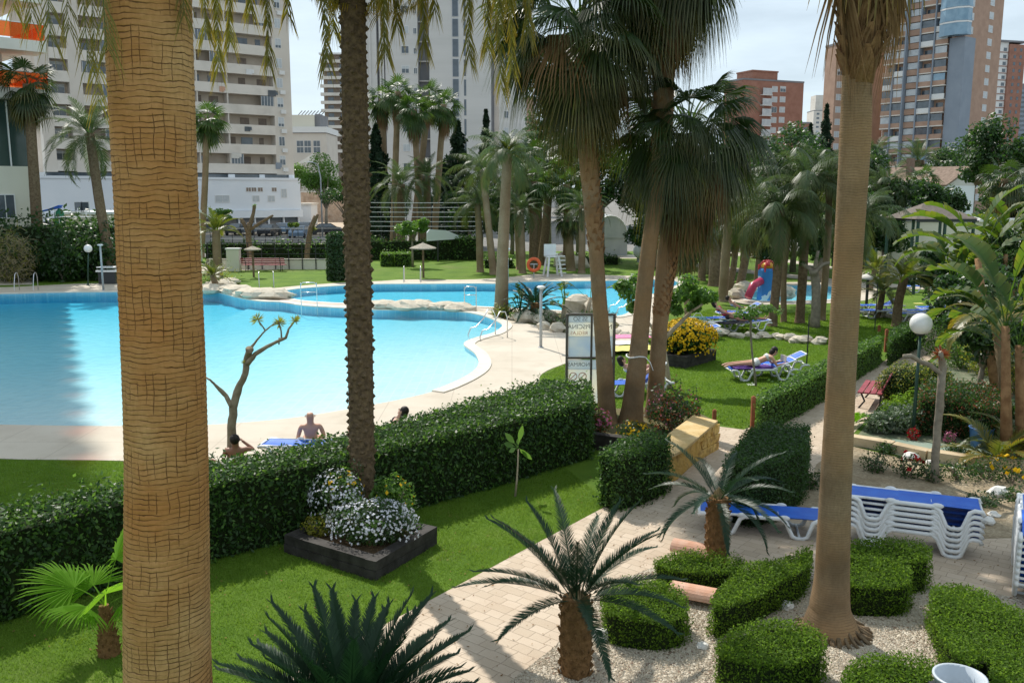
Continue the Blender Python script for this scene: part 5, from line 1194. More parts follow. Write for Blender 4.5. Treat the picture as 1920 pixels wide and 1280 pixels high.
# ---- pool ladders
def ladder(label, pts, hgt=.85, gap=.55, rz=0, steps=True, style=0, name='pool_ladder'):
    t = thing(name, label, 'pool ladder', G(*pts), rz)
    for s in (-gap / 2, gap / 2):
        mb = MB()
        if style == 0: path = [(s, .35, 0), (s, .34, hgt * .75), (s, .26, hgt * .96), (s, .14, hgt), (s, .0, hgt * .9), (s, -.14, hgt * .35), (s, -.18, -.1), (s, -.2, -1.0)]
        elif style == 1: path = [(s, .55, 0), (s, .55, hgt * .8), (s, .45, hgt), (s, .2, hgt * 1.02), (s, 0, hgt * .72), (s, -.35, hgt * .42), (s, -.6, hgt * .40), (s, -.72, hgt * .15), (s, -.65, -.1)]
        else: path = [(s, 0, -.9), (s, 0, hgt * .95), (s, 0, hgt)]
        mb.tube(path, .021, 8); mb.build('handrail', MATS['steel'], t, True)
    if style == 2:
        mb = MB(); mb.tube([(-gap / 2, 0, hgt * .9), (-gap / 2 + .1, 0, hgt), (gap / 2 - .1, 0, hgt), (gap / 2, 0, hgt * .9)], .021, 8); mb.tube([(-gap / 2, 0, hgt * .62), (gap / 2, 0, hgt * .62)], .02, 8); mb.build('top_rail', MATS['steel'], t, True)
    elif steps:
        for z in (-.2, -.5, -.8):
            mb = MB(); mb.box(0, -.2, z, gap, .09, .03); mb.build('step', MATS['steel'], t)
    return t
ladder('steel ladder rails with curled ends at the near pool niche', (918, 634), 1.0, .75, R(-52), style=1)
ladder('steel handrails with a glint at the far edge of the rear pool', (773, 530), 1.0, 1.0, 0)
ladder('steel handrails on the rock bridge beside the far lawn', (500, 541), .95, .8, .3)
ladder('pair of dim steel rails at the shaded far pool corner', (48, 545), 1.0, 1.05, 0)
ladder('hoop-topped steel rail standing in the overflow between pools', (580, 577), 1.2, .75, 0, style=2)
ladder('hoop-topped steel rail behind the last divider rock', (882, 579), 1.05, .55, 0, style=2)
ladder('curled steel handrails at the right-hand end of the rear pool behind the palms', (1175, 592), 1.1, .8, R(-70), style=1)
# ---- notice board
b = G(1112, 800); yb = b.y; z0 = AT(1112, 770, yb).z; x0 = AT(1068, 700, yb).x; x1 = AT(1156, 700, yb).x; zt = AT(1112, 588, yb).z; W_ = x1 - x0; cx = (x0 + x1) / 2
t = thing('notice_board', 'tall two-panel pool rules board seen from behind, standing behind the leaning palm', 'notice board', (cx, yb + .8, 0)); sc_ = (yb + .8) / yb
W_ *= sc_; zt = AT(1112, 588, yb + .8).z
leafmat('board_grey', (.55, .56, .53), (.6, .61, .58), (.75, .76, .70), .8, .6, 2); leafmat('board_cream', (.8, .74, .62), (.84, .78, .66), (.95, .88, .72), .85, .6, 2)
zm = AT(1112, 671, yb + .8).z
mb = MB()
for x in (-W_ / 2, W_ / 2): mb.box(x, 0, zt / 2, .06, .06, zt)
mb.box(-W_ * .0 - .0, 0, zt - .02, W_ - .06, .05, .05); mb.box(0, 0, zm, W_ - .06, .05, .05); mb.box(0, 0, .35, W_ - .06, .05, .05); mb.build('frame', mat('frame_bronze', (.10, .09, .075), (.13, .12, .10), 5, .5, .4), t)
mb = MB(); mb.box(-W_ * .0 + .02, -.045, zt / 2, .05, .05, zt - .1); mb.build('mullion', MATS['frame_bronze'], t)
for i, (a, b_, mt) in enumerate(((.84, 1, 'board_grey'), (.5, .84, 'board_cream'), (0, .5, 'board_grey'))):
    mb = MB(); za = zm + .03 + (zt - zm - .08) * a; zb = zm + .03 + (zt - zm - .08) * b_; mb.box(0, 0, (za + zb) / 2, W_ - .07, .02, zb - za - .004); mb.build('panel', MATS[mt], t)
for a, b_, mt in ((.78, 1, 'board_grey'), (0, .78, 'board_cream')):
    mb = MB(); za = .38 + (zm - .42) * a; zb = .38 + (zm - .42) * b_; mb.box(0, 0, (za + zb) / 2, W_ - .07, .02, zb - za - .004); mb.build('panel', MATS[mt], t)
def text(s, size, x, z, m, parent, y, mirror=True, name='lettering'):
    cu = bpy.data.curves.new(name, 'FONT'); cu.body = s; cu.size = size; cu.align_x = 'CENTER'; cu.align_y = 'CENTER'; cu.extrude = .001
    o = bpy.data.objects.new(name, cu); COL.objects.link(o); o.parent = parent; o.location = (x, y, z); o.rotation_euler = (R(90), 0, 0 if not mirror else 0); o.scale = (-1 if mirror else 1, 1, 1); cu.materials.append(m)
    bpy.context.view_layer.update(); me = bpy.data.meshes.new_from_object(o); o2 = link(name, me, parent, o.location, 0, o.scale); o2.rotation_euler = o.rotation_euler; bpy.data.objects.remove(o); return o2
ink = mat('faded_ink', (.13, .14, .14), None, rough=.8); rink = mat('faded_red', (.45, .16, .10), None, rough=.8)
zz = lambda a: zm + .03 + (zt - zm - .08) * a
text('SS SO', .14, .0 - W_ * .22, zz(.92), ink, t, -.013); text('PISCINA', .15, -W_ * .245, zz(.73), ink, t, -.013); text('REGLAS', .12, -W_ * .245, zz(.58), rink, t, -.013)
zl = lambda a: .38 + (zm - .42) * a
text('NORMAS', .13, -W_ * .245, zl(.89), ink, t, -.013)
text('N', .16, W_ * .40, zz(.73), ink, t, -.013)
for k, x in enumerate((-W_ * .36, -W_ * .16)):
    mb = MB(); mb.tube([(x + .09 * math.cos(a / 20 * 6.283), -.014, zl(.62) + .09 * math.sin(a / 20 * 6.283)) for a in range(21)], .009, 5, caps=False); mb.tube([(x - .062, -.014, zl(.62) - .062), (x + .062, -.014, zl(.62) + .062)], .009, 5); mb.build('prohibition_sign', rink, t)
# ---- lifeguard chair and lifebuoy
b = G(1036, 518); h = AT(1036, 458, b.y).z; t = thing('lifeguard_chair', 'tall white lifeguard chair with a ladder on the far pool side', 'chair', b, .25)
for x in (-.42, .42):
    for y in (-.38, .38):
        mb = MB(); mb.tube([(x * 1.15, y * 1.25, 0), (x * .75, y * .7, h * .62)], .075, 6); mb.build('leg', MATS['white_paint'], t)
for k in range(5):
    mb = MB(); q = .12 + k * .13; mb.box(.33 * (1.15 - .4 * q) + .15, -.48 * (1 - .2 * q), h * q, .5, .09, .05); mb.build('rung', MATS['white_paint'], t)
mb = MB(); mb.box(-.1, 0, h * .62, .75, .7, .06); mb.build('seat', MATS['white_paint'], t)
mb = MB(); mb.box(-.1, .3, h * .82, .8, .08, h * .36); mb.build('backrest', MATS['white_paint'], t)
for y in (-.33, .33):
    mb = MB(); mb.box(-.05, y, h * .72, .6, .06, .06); mb.tube([(.2, y, h * .62), (.2, y, h * .72)], .03, 6); mb.build('armrest', MATS['white_paint'], t)
b = G(1001, 521); t = thing('lifebuoy', 'orange lifebuoy on its stand beside the lifeguard chair', 'lifebuoy', b)
h = AT(1001, 496, b.y).z; mb = MB(); r_ = 11 * b.y / F; mb.tube([(r_ * math.cos(a / 24 * 6.283), -.08, h + r_ * math.sin(a / 24 * 6.283)) for a in range(25)], r_ * .27, 10, caps=False); mb.build('ring', mat('lifebuoy_orange', (.70, .13, .03), (.6, .10, .03), 4, .5, .4), t, True)
mb = MB(); mb.tube([(0, 0, 0), (0, 0, h)], .035, 8); mb.box(0, 0, h + .03, r_ * 1.3, .04, .07); mb.build('stand', MATS['pole_grey'], t)
# ---- thatched and canvas parasols
def parasol(label, u, vb, vt, wpx, thatch=True, name='parasol'):
    b = G(u, vb); s_ = b.y / F; h = AT(u, vt, b.y).z; r = wpx / 2 * s_; t = thing(name, label, 'parasol', b); mb = MB(); mb.tube([(0, 0, 0), (0, 0, h)], .07, 8); mb.build('pole', MATS['bark_rough'] if thatch else MATS['dark_metal'], t)
    mb = MB(); rh = r * .38; seg = 20; prof = [(0, h + .05), (r * .12, h - rh * .12), (r * .5, h - rh * .5), (r, h - rh), (r * .98, h - rh - .06), (r * .5, h - rh * .58), (0, h - rh * .1)]
    mb.lathe(prof, seg=seg); mb.build('canopy', mat('thatch', (.30, .27, .22), (.42, .38, .31), 9, .9, .1, bmp=.9, bscale=18, dist=.04) if thatch else mat('canvas', (.66, .65, .6), (.6, .58, .53), 4, .8, .1), t, not thatch)
    mb = MB()
    for k in range(8): a = k / 8 * 6.283; mb.tube([(0, 0, h - rh * .95), (r * .6 * math.cos(a), r * .6 * math.sin(a), h - rh * .75)], .02, 5)
    mb.build('ribs', MATS['bark_rough'], t); return t
parasol('round thatched parasol on the lawn behind the rear pool', 794, 521, 455, 50)
parasol('thatched parasol beside the red bench', 476, 520, 461, 32)
parasol('white parasol above the far sunbeds behind the big ringed palm', 1624, 578, 512, 44, False)
parasol('pale parasol far back between the palm trunks', 1322, 495, 452, 34, False)
parasol('faded parasol beyond the paddling pool', 1560, 500, 455, 30, False)
# ---- benches
mat('bench_red', (.24, .035, .05), (.33, .06, .075), 8, .5, .4, bmp=.2)
def bench(label, loc, rz, L_=1.7):
    t = thing('park_bench', label, 'bench', loc, rz)
    for k, y in enumerate((-.2, -.05, .1, .25)):
        mb = MB(); mb.box(0, y, .44, L_, .12, .035); mb.build('seat_slat', MATS['bench_red'], t)
    for k, z in enumerate((.58, .72, .86)):
        mb = MB(); mb.box(0, .33 + .06 * k, z, L_, .03, .11, 0, R(-18)); mb.build('back_slat', MATS['bench_red'], t)
    for x in (-L_ * .4, L_ * .4):
        mb = MB(); mb.tube([(x, -.24, 0), (x, -.1, .2), (x, -.2, .42)], .025, 6); mb.tube([(x, .38, 0), (x, .26, .2), (x, .28, .42), (x, .48, .92)], .025, 6); mb.tube([(x, -.2, .41), (x, .28, .41)], .022, 6); mb.build('iron_leg', MATS['dark_metal'], t, True)
    return t
bench('dark red slatted bench seen end-on beside the garden path', G(1634, 757), R(-118), 1.65)
bench('long red park bench against the far fence hedge', G(496, 508), R(180), 3.0)
# ---- water slide
b = G(1436, 562); s_ = b.y / F; t = thing('water_slide', 'blue and white painted play tower with a beach-ball dome in the paddling pool', 'water slide', b)
def slide_mat():
    m, tt, o = newmat('slide_paint'); _, f = noise_fac(tt, .9, 3); crr = tt.nodes.new('ShaderNodeValToRGB'); e = crr.color_ramp.elements; crr.color_ramp.interpolation = 'CONSTANT'
    e[0].color = (.03, .22, .62, 1); e[1].position = .52; e[1].color = (.60, .78, .88, 1); x = crr.color_ramp.elements.new(.6); x.color = (.08, .35, .75, 1)
    tt.links.new(f, crr.inputs[0]); tt.links.new(princ(tt, crr.outputs[0], .35, .5).outputs[0], o.inputs[0])
slide_mat()
hh = AT(1436, 503, b.y).z; w_ = 17 * s_
mb = MB(); mb.lathe([(w_ * 1.05, 0), (w_, .3), (w_ * .95, hh * .55), (w_ * 1.02, hh * .95), (w_ * .9, hh), (0, hh)], seg=8); mb.build('tower', MATS['slide_paint'], t)
mb = MB(); r_ = 11 * s_; mb.blob((0, 0, hh + r_ * .35), (r_, r_, r_ * .8), 18, 12); mb.build('ball_dome', mat('ball_yellow', (.75, .40, .03), None, rough=.4), t, True)
mb = MB()
for k in range(3):
    a = k * 2.09 + .3; mb.tube([(r_ * 1.015 * math.cos(a) * math.sin(q), r_ * 1.015 * math.sin(a) * math.sin(q), hh + r_ * .35 + r_ * .81 * math.cos(q)) for q in [i * .2 for i in range(8)]], .12, 6)
mb.build('ball_stripe', mat('ball_red', (.60, .05, .06), None, rough=.4), t, True)
mb = MB(); mb.tube([(-w_ * .8, -.3, hh * .62), (-w_ * 1.8, -.6, hh * .5), (-w_ * 2.5, -.9, hh * .15)], .2, 10); mb.build('slide_tube', mat('slide_red', (.50, .05, .12), None, rough=.35), t, True)
mb = MB(); 
for k in range(6): a = k / 6 * 6.283; mb.tube([(w_ * .9 * math.cos(a), w_ * .9 * math.sin(a), hh * .9), (w_ * .95 * math.cos(a), w_ * .95 * math.sin(a), hh * 1.12)], .05, 6)
mb.build('railing', MATS['ball_red'], t)
# ---- blue cloth-like object and utility boxes
b = G(1838, 838); t = thing('blue_container', 'blue plastic container half hidden by the yellow-green palm fronds', 'container', b, .3); mb = MB(); mb.lathe([(.0, .02), (.2, .02), (.24, .42), (.26, .44), (.24, .44), (.19, .06), (0, .06)], seg=18); mb.build('tub', mat('blue_plastic', (.06, .16, .40), (.08, .2, .46), 4, .4, .5), t, True)
mb = MB(); mb.tube([(-.24, 0, .42), (-.15, 0, .6), (.15, 0, .6), (.24, 0, .42)], .012, 6); mb.build('handle', MATS['dark_metal'], t)
b = G(205, 532); t = thing('litter_bin', 'dark litter bin with a pale lid half hidden by the thick trunk', 'bin', b); mb = MB(); mb.box(0, 0, .38, 1.0, .6, .7); mb.build('bin_body', MATS['dark_metal'], t); mb = MB(); mb.box(0, 0, .78, 1.2, .75, .1); mb.box(0, 0, 1.0, 1.1, .7, .05); mb.tube([(.4, .2, .8), (.4, .2, 1.0)], .03, 6); mb.tube([(-.4, .2, .8), (-.4, .2, 1.0)], .03, 6); mb.build('lid', MATS['white_paint'], t)
# ================================================================ buildings
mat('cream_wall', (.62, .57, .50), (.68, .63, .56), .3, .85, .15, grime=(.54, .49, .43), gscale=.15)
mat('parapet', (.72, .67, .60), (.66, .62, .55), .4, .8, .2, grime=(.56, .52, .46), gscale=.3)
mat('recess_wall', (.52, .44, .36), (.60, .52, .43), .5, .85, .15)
mat('shutter_brown', (.20, .16, .13), (.27, .22, .18), 2, .7, .2)
mat('white_render', (.78, .81, .84), (.72, .76, .80), .3, .8, .2)
mat('cream_render', (.70, .67, .56), (.64, .61, .51), .3, .85, .15)
mat('concrete_tower', (.60, .585, .555), (.67, .65, .62), .15, .85, .15, bmp=.3, bscale=1.2, stretch=(.2, .2, 3))
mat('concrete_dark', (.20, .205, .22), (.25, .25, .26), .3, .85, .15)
mat('brick_red', (.29, .145, .105), (.36, .19, .14), .5, .85, .15, bmp=.2, bscale=8)
mat('brick_tan', (.38, .25, .185), (.46, .31, .23), .5, .85, .15, bmp=.2, bscale=8)
mat('pier_blue', (.24, .28, .33), (.28, .32, .37), .3, .8, .2)
mat('frame_white', (.72, .72, .70), None, rough=.5)
mat('window_glass', (.05, .07, .085), (.10, .125, .15), .7, .08, .9)
mat('window_pale', (.42, .46, .48), (.54, .57, .58), .9, .35, .6)
mat('blue_glass', (.14, .26, .36), (.24, .38, .48), .6, .1, .8)
mat('green_glass', (.025, .05, .045), (.045, .075, .065), .3, .15, .7)
def orange_mat():
    m, t, o = newmat('orange_glass'); p = princ(t, (.85, .20, .03), .3, .5); tl = t.nodes.new('ShaderNodeBsdfTransparent'); tl.inputs[0].default_value = (1, .50, .25, 1)
    tr = t.nodes.new('ShaderNodeBsdfTranslucent'); tr.inputs[0].default_value = (.9, .25, .04, 1); a = t.nodes.new('ShaderNodeMixShader'); a.inputs[0].default_value = .5; b_ = t.nodes.new('ShaderNodeMixShader'); b_.inputs[0].default_value = .7
    t.links.new(p.outputs[0], a.inputs[1]); t.links.new(tr.outputs[0], a.inputs[2]); t.links.new(a.outputs[0], b_.inputs[1]); t.links.new(tl.outputs[0], b_.inputs[2]); t.links.new(b_.outputs[0], o.inputs[0])
orange_mat()
class Fac:
    """a building with its front face running from the ground point under pixel ua to that under ub"""
    def __init__(s, name, label, ua, Ya, ub, Yb, cat='building', group=None):
        a = AT(ua, 360, Ya); b_ = AT(ub, 360, Yb); s.A = Vector((a.x, a.y, 0)); s.B = Vector((b_.x, b_.y, 0)); d = s.B - s.A; s.W = d.length; s.d = d.normalized(); s.n = Vector((-s.d.y, s.d.x, 0))
        s.t = thing(name, label, cat, s.A, math.atan2(d.y, d.x), group)
    def x(s, u, y=0):
        r_ = ray(u, 360); o = s.A + s.n * y; den = r_.x * s.n.x + r_.y * s.n.y; t = (o.x * s.n.x + o.y * s.n.y) / den; p = Vector((r_.x * t, r_.y * t, 0)); return (p - o).dot(s.d)
    def z(s, u, v, y=0):
        xx = s.x(u, y); p = s.A + s.n * y + s.d * xx; return AT(u, v, p.y).z
    def box(s, name, m, x0, x1, y0, y1, z0, z1):
        mb = MB(); mb.b2(x0, x1, y0, y1, z0, z1); return mb.build(name, MATS[m], s.t)
    def win(s, x, z, w_, h_, y=-.02, glass='window_glass', frame='frame_white', mull=1, shut=0):
        key = (round(w_, 2), round(h_, 2), glass, frame, mull, round(shut, 1))
        if key not in WC:
            mb = MB(); f = .07
            for a in (-w_ / 2 + f / 2, w_ / 2 - f / 2): mb.box(a, 0, h_ / 2, f, .1, h_)
            for b_ in (f / 2, h_ - f / 2): mb.box(0, 0, b_, w_ - 2 * f, .1, f)
            for k in range(mull): mb.box(-w_ / 2 + w_ * (k + 1) / (mull + 1), 0, h_ / 2, .05, .08, h_ - 2 * f)
            fm = mb.mesh('window_frame', MATS[frame]); mb = MB(); mb.box(0, .01, h_ / 2, w_ - 2 * f, .03, h_ - 2 * f)
            if shut: mb.m = 1; mb.box(0, -.015, h_ - f - (h_ - 2 * f) * shut / 2, w_ - 2 * f, .03, (h_ - 2 * f) * shut)
            WC[key] = (fm, mb.mesh('window_pane', [MATS[glass], MATS['window_pale']]))
        o = link('window', WC[key][0], s.t, (x, y, z)); link('pane', WC[key][1], o); return o
WC = {}
rb = random.Random(5)
# ---- long apartment block with balconies
f = Fac('apartment_block', 'long cream apartment block with rows of recessed balconies over a white podium', 90, 127, 553, 150); W = f.W
zb = f.z(540, 309); ztop = 58; x_side = f.x(521)
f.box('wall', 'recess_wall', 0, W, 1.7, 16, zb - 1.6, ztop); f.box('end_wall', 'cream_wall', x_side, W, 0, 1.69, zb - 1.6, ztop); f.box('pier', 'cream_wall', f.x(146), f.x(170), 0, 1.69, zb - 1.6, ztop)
f.box('pier', 'cream_wall', 0, f.x(112), 0, 1.69, zb - 1.6, ztop)
cols = [f.x(u) for u in (170, 205, 250, 300, 345, 380, 405, 436, 461, 496)] + [x_side]
nf = 16
for k in range(nf):
    z = zb + 3.02 * k
    for x0, x1 in ((f.x(112), f.x(146)), (f.x(170), x_side)):
        f.box('balcony_parapet', 'parapet', x0 + .003, x1 - .003, -.02 if x0 > 9 else -.02, .14, z - 1.45, z); f.box('balcony_slab', 'parapet', x0 + .003, x1 - .003, .143, 1.69, z - 1.45, z - 1.25)
    for i in range(len(cols) - 1):
        if i in (2, 5, 7) : f.box('balcony_divider', 'cream_wall', cols[i] - .1, cols[i] + .1, .05, 1.68, z + .003, z + 1.56)
    if k < 11:
        for i in range(len(cols) - 1):
            x0, x1 = cols[i], cols[i + 1]; q = rb.random()
            if cols[i] < f.x(360) and i > 1: continue
            if q < .2: mb = MB(); mb.b2(x0 + .12, x1 - .12, .02, .1, z + .02, z + 1.5); g = mb.build('balcony_glazing', MATS['window_glass'], f.t); mb = MB(); [mb.b2(x0 + .12 + (x1 - x0 - .24) * j / 4 - .03, x0 + .12 + (x1 - x0 - .24) * j / 4 + .03, -.005, .018, z + .02, z + 1.5) for j in range(5)]; mb.build('glazing_bars', MATS['frame_white'], g)
            elif q < .85: f.box('balcony_door', 'shutter_brown' if rb.random() < .6 else 'window_glass', x0 + (x1 - x0) * .1, x0 + (x1 - x0) * (.35 + .4 * rb.random()), 1.62, 1.69, z - 1.2, z + 1.15)
        f.win((x_side + W) / 2 - .45, z - .1, 1.05, 1.5, glass='window_glass' if rb.random() < .6 else 'window_pale', shut=rb.choice((0, .4, .7)))
        if rb.random() < .7: f.box('air_conditioner', 'frame_white', (x_side + W) / 2 - .5, (x_side + W) / 2 + .35, -.38, -.04, z - 1.1, z - .5)
        f.win(f.x(128), z + .1, 1.9, 1.3, y=1.62, glass='window_glass', shut=.3)
f.box('roof', 'concrete_dark', -.1, W + .1, -.1, 16.1, ztop, ztop + .4)
for u, v, c, w_, h_ in ((426, 167, 'terracotta', .7, .8), (524, 311, 'pier_blue', .8, 1.0), (518, 175, 'window_glass', 1.3, .9), (478, 135, 'white_paint', 1.0, .8), (410, 206, 'canvas', 1.5, .9), (470, 242, 'window_glass', .9, .7), (445, 292, 'canvas', 1.3, .8), (505, 36, 'canvas', 2.4, 1.2)):
    mb = MB(); x = f.x(u, -.2); z = f.z(u, v, -.2); mb.box(x, -.12, z, w_, .05, h_, 0, .1); mb.box(x + w_ * .62, -.12, z + .1, w_ * .3, .05, h_ * .7); mb.build('drying_laundry', MATS[c], f.t)
# podium
z1 = f.z(520, 338); z0 = f.z(520, 394)
f.box('podium_wall', 'white_render', -12, W + .4, -1.2, 15, z0 + .02, z1 - .0); f.box('podium_ledge', 'white_render', -12.1, W + .5, -1.35, 15, z1 + .003, z1 + .35); f.box('storefront_band', 'white_render', -12, W + .45, -1.7, 14, z0 - 1.1, z0)
f.box('clerestory', 'window_glass', 0, W, .3, 14, z1 + .353, zb - 1.603)
for u0, u1 in ((430, 442), (488, 498), (543, 553)): f.box('clerestory_pier', 'white_render', f.x(u0), f.x(u1), .0, .29, z1 + .353, zb - 1.603)
for u, v, w_, h_ in ((466, 356, .9, .7), (476, 356, .9, .7), (488, 356, .9, .7), (514, 356, .9, .7), (416, 376, 2.3, 1.1), (479, 375, 1.2, 1.0), (508, 375, 1.2, 1.0), (532, 367, 1.0, 1.4)):
    f.win(f.x(u, -1.2), f.z(u, v, -1.2) - .3, w_, h_, y=-1.23, glass='window_pale' if v > 360 else 'shutter_brown', frame='frame_white')
f.box('storefront', 'window_glass', -12, W + .2, -.9, 13, -3, z0 - 1.103)
for u in (400, 440, 470, 496, 524, 552): f.box('storefront_column', 'white_render', f.x(u) - .12, f.x(u) + .12, -1.3, -.95, -3, z0 - 1.103)
# ---- tower with orange balconies (its shadow falls across the pool)
f = Fac('apartment_tower', 'tower with orange glass balcony rails and a cream base at the edge of the view', -520, 50, 62, 61); W = f.W; zt = 66
f.box('wall', 'cream_wall', 0, W - .6, 2.0, 15, 11.3, zt); f.box('base_wall', 'cream_render', 0, W + .6, .4, 12, -.5, f.z(60, 312)); f.box('glass_storey', 'green_glass', 0, W + .3, .8, 12, f.z(60, 312) + .003, 11.29)
for x in (W - 4.6, W - 1.0, W + .25): f.box('mullion', 'frame_white', x, x + .08, .7, .797, f.z(60, 312) + .01, 11.28)
for k in range(19):
    z = 12.05 + 3.07 * k
    if z > zt: break
    f.box('balcony_slab', 'parapet', -.1, W + 1.5, -.25, 1.997, z - .7, z); f.box('balcony_side_slab', 'parapet', W - .597, W + 1.5, 2.0, 9, z - .35, z - .003)
    f.box('balcony_rail', 'orange_glass', 0, W + 1.43, -.18, -.14, z + .1, z + 1.02); f.box('balcony_side_rail', 'orange_glass', W + 1.39, W + 1.43, -.1, 8.9, z + .1, z + 1.02); f.box('handrail', 'frame_white', 0, W + 1.45, -.2, -.12, z + 1.023, z + 1.08)
    for q in range(5): 
        x = W - 2.6 - q * 3.1; f.win(x, z + .02, 1.3, 2.1, y=1.95, glass='window_glass')
f.box('roof', 'concrete_dark', -.2, W + .2, 1.5, 15.2, zt, zt + .5)
f.win(f.x(8, .4), f.z(10, 410, .4), 1.2, 1.6, y=.36)
# cream low wing beside it with roof terrace things
f2 = Fac('white_annexe', 'low cream annexe wall with a flat terrace roof behind the dark shrubs', 103, 66, 215, 66); z = f2.z(160, 402)
f2.box('wall', 'cream_render', 0, f2.W + 4, 0, 6, -.2, z); f2.box('roof', 'white_render', -.1, f2.W + 4.1, -.15, 6.1, z + .003, z + .18)
# terrace items
mb = MB(); p = AT(111, 400, 63); 
t = thing('closed_parasol', 'green closed parasol cover standing on the terrace', 'parasol', (p.x, p.y, z * .6)); mb = MB(); mb.lathe([(0, 0), (.3, 0), (.33, 1.2), (.3, 1.75), (.1, 1.9), (0, 2.1)], seg=12); mb.build('cover', mat('green_canvas', (.02, .15, .08), (.03, .2, .1), 3, .7, .2), t, True)
p = AT(88, 397, 63); t = thing('terrace_lounger', 'blue folded sunbed sloping on the terrace edge', 'sunbed', (p.x, p.y, p.z)); mb = MB(); mb.box(0, 0, .1, 1.9, .6, .08, 0, 0, R(-12)); mb.box(.6, 0, .28, .8, .6, .07, 0, 0, R(-20)); mb.build('sling', MATS['blue_sling'], t); mb = MB(); [mb.tube([(x, y, -.4), (x, y, .15)], .03, 6) for x in (-.7, .7) for y in (-.25, .25)]; mb.build('leg_frame', MATS['white_plastic'], t)
for k, u in enumerate((148, 160)):
    p = AT(u, 398, 63.5); t = thing('terrace_chair', ('white-framed chair with dark sling on the terrace, nearer the parasol', 'white-framed chair with dark sling on the terrace, nearer the thick trunk')[k], 'chair', (p.x, p.y, p.z - .35)); mb = MB(); mb.box(0, 0, .75, .5, .05, .55); mb.box(0, -.25, .42, .5, .5, .05); mb.build('sling', MATS['window_glass'], t)
    mb = MB(); [mb.tube([(x, y, 0), (x, y, h_)], .03, 6) for x in (-.28, .28) for y, h_ in ((-.5, .65), (.05, 1.05))]; mb.tube([(-.28, .05, 1.05), (.28, .05, 1.05)], .03, 6); mb.build('frame', MATS['white_plastic'], t)
p = AT(140, 404, 62.5); t = thing('terrace_table', 'low white table board on the terrace edge', 'table', (p.x, p.y, p.z - .1)); mb = MB(); mb.box(0, 0, 0, 2.2, .9, .06); mb.build('top', MATS['white_plastic'], t); mb = MB(); [mb.tube([(x, y, -.5), (x, y, -.03)], .03, 6) for x in (-.9, .9) for y in (-.35, .35)]; mb.build('table_leg_frame', MATS['white_plastic'], t)
# ---- grey concrete tower
f = Fac('concrete_tower', 'tall pale grey concrete tower with narrow vertical window strips', 690, 150, 918, 150); W = f.W; T_ = 72
xr = [f.x(u) for u in (690, 712, 727, 787, 809, 852, 862, 871, 877, 918)]
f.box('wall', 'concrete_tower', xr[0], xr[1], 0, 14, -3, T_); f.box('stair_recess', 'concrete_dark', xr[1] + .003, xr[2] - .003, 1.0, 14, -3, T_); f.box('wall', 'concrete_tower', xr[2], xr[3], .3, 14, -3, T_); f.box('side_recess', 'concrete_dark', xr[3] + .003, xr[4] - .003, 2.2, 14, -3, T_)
f.box('main_wall', 'concrete_tower', xr[4], W, -.6, 14, -3, T_); f.box('roof', 'concrete_dark', xr[0] - .1, W + .1, -.7, 14.1, T_, T_ + .4)
for u in (700, 718, 723): f.box('rib', 'concrete_tower', f.x(u) - .15, f.x(u) + .15, -.3 if u < 712 else .3, .997 if u > 712 else -.003, -3, T_)
for k in range(18):
    z = 1.2 + 3.06 * k + .9
    f.win(f.x(857), z, .95, 2.7, y=-.63, glass='window_glass', frame='pier_blue', mull=0); 
    f.box('slit_window', 'window_glass', f.x(872), f.x(876), -.62, -.603, z + .1, z + 2.6)
    f.win(f.x(764), z + .6, 1.25, 1.2, y=.26, glass='window_glass' if k % 3 else 'window_pale', shut=.4 if k % 2 else 0); f.win(f.x(786) - .3, z + .5, .6, 1.0, y=.26)
    f.box('recess_floor', 'concrete_tower', xr[3] + .01, xr[4] - .01, 1.7, 2.197, z - .5, z - .3)
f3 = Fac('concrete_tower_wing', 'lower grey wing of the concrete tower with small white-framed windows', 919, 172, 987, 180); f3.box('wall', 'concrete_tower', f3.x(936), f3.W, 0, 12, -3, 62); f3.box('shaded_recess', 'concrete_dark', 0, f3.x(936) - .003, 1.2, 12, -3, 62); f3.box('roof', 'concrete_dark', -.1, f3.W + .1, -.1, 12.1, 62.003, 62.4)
for k in range(16): 
    z = f3.z(948, 222) - 4 * 3.0 + k * 3.0; f3.win(f3.x(949), z, 1.3, 1.35, mull=1, glass='window_glass' if k % 3 == 1 else 'window_pale')
f = Fac('orange_brick_slab', 'narrow orange-brown building edge right of the grey tower', 984, 205, 1001, 208); f.box('wall', 'brick_tan', 0, f.W, 0, 12, -3, f.z(990, 183)); f.box('roof', 'concrete_dark', -.1, f.W + .1, -.1, 12, f.z(990, 183) + .003, f.z(990, 183) + .4)
f.box('pale_return', 'concrete_tower', f.W + .003, f.W + 2.2, 1, 11, -3, f.z(990, 210))
# ---- far balcony tower
f = Fac('balcony_tower', 'distant slim tower of stacked white balconies left of the dark palm trunk', 612, 350, 700, 350); zt = f.z(640, 102)
f.box('wall', 'shutter_brown', 0, f.W, 1.5, 20, -3, zt); f.box('roof', 'frame_white', -1.2, f.W, 0, 20, zt + .003, zt + .6)
k = 0; z = zt - 3
while z > f.z(640, 300):
    f.box('balcony', 'parapet', -1.0, f.W, 0, 1.497, z, z + 1.1); 
    for q in range(3): f.box('balcony_door', 'window_glass', 1.5 + q * 4.6, 3.6 + q * 4.6, 1.44, 1.497, z + 1.1, z + 2.6)
    z -= 2.98
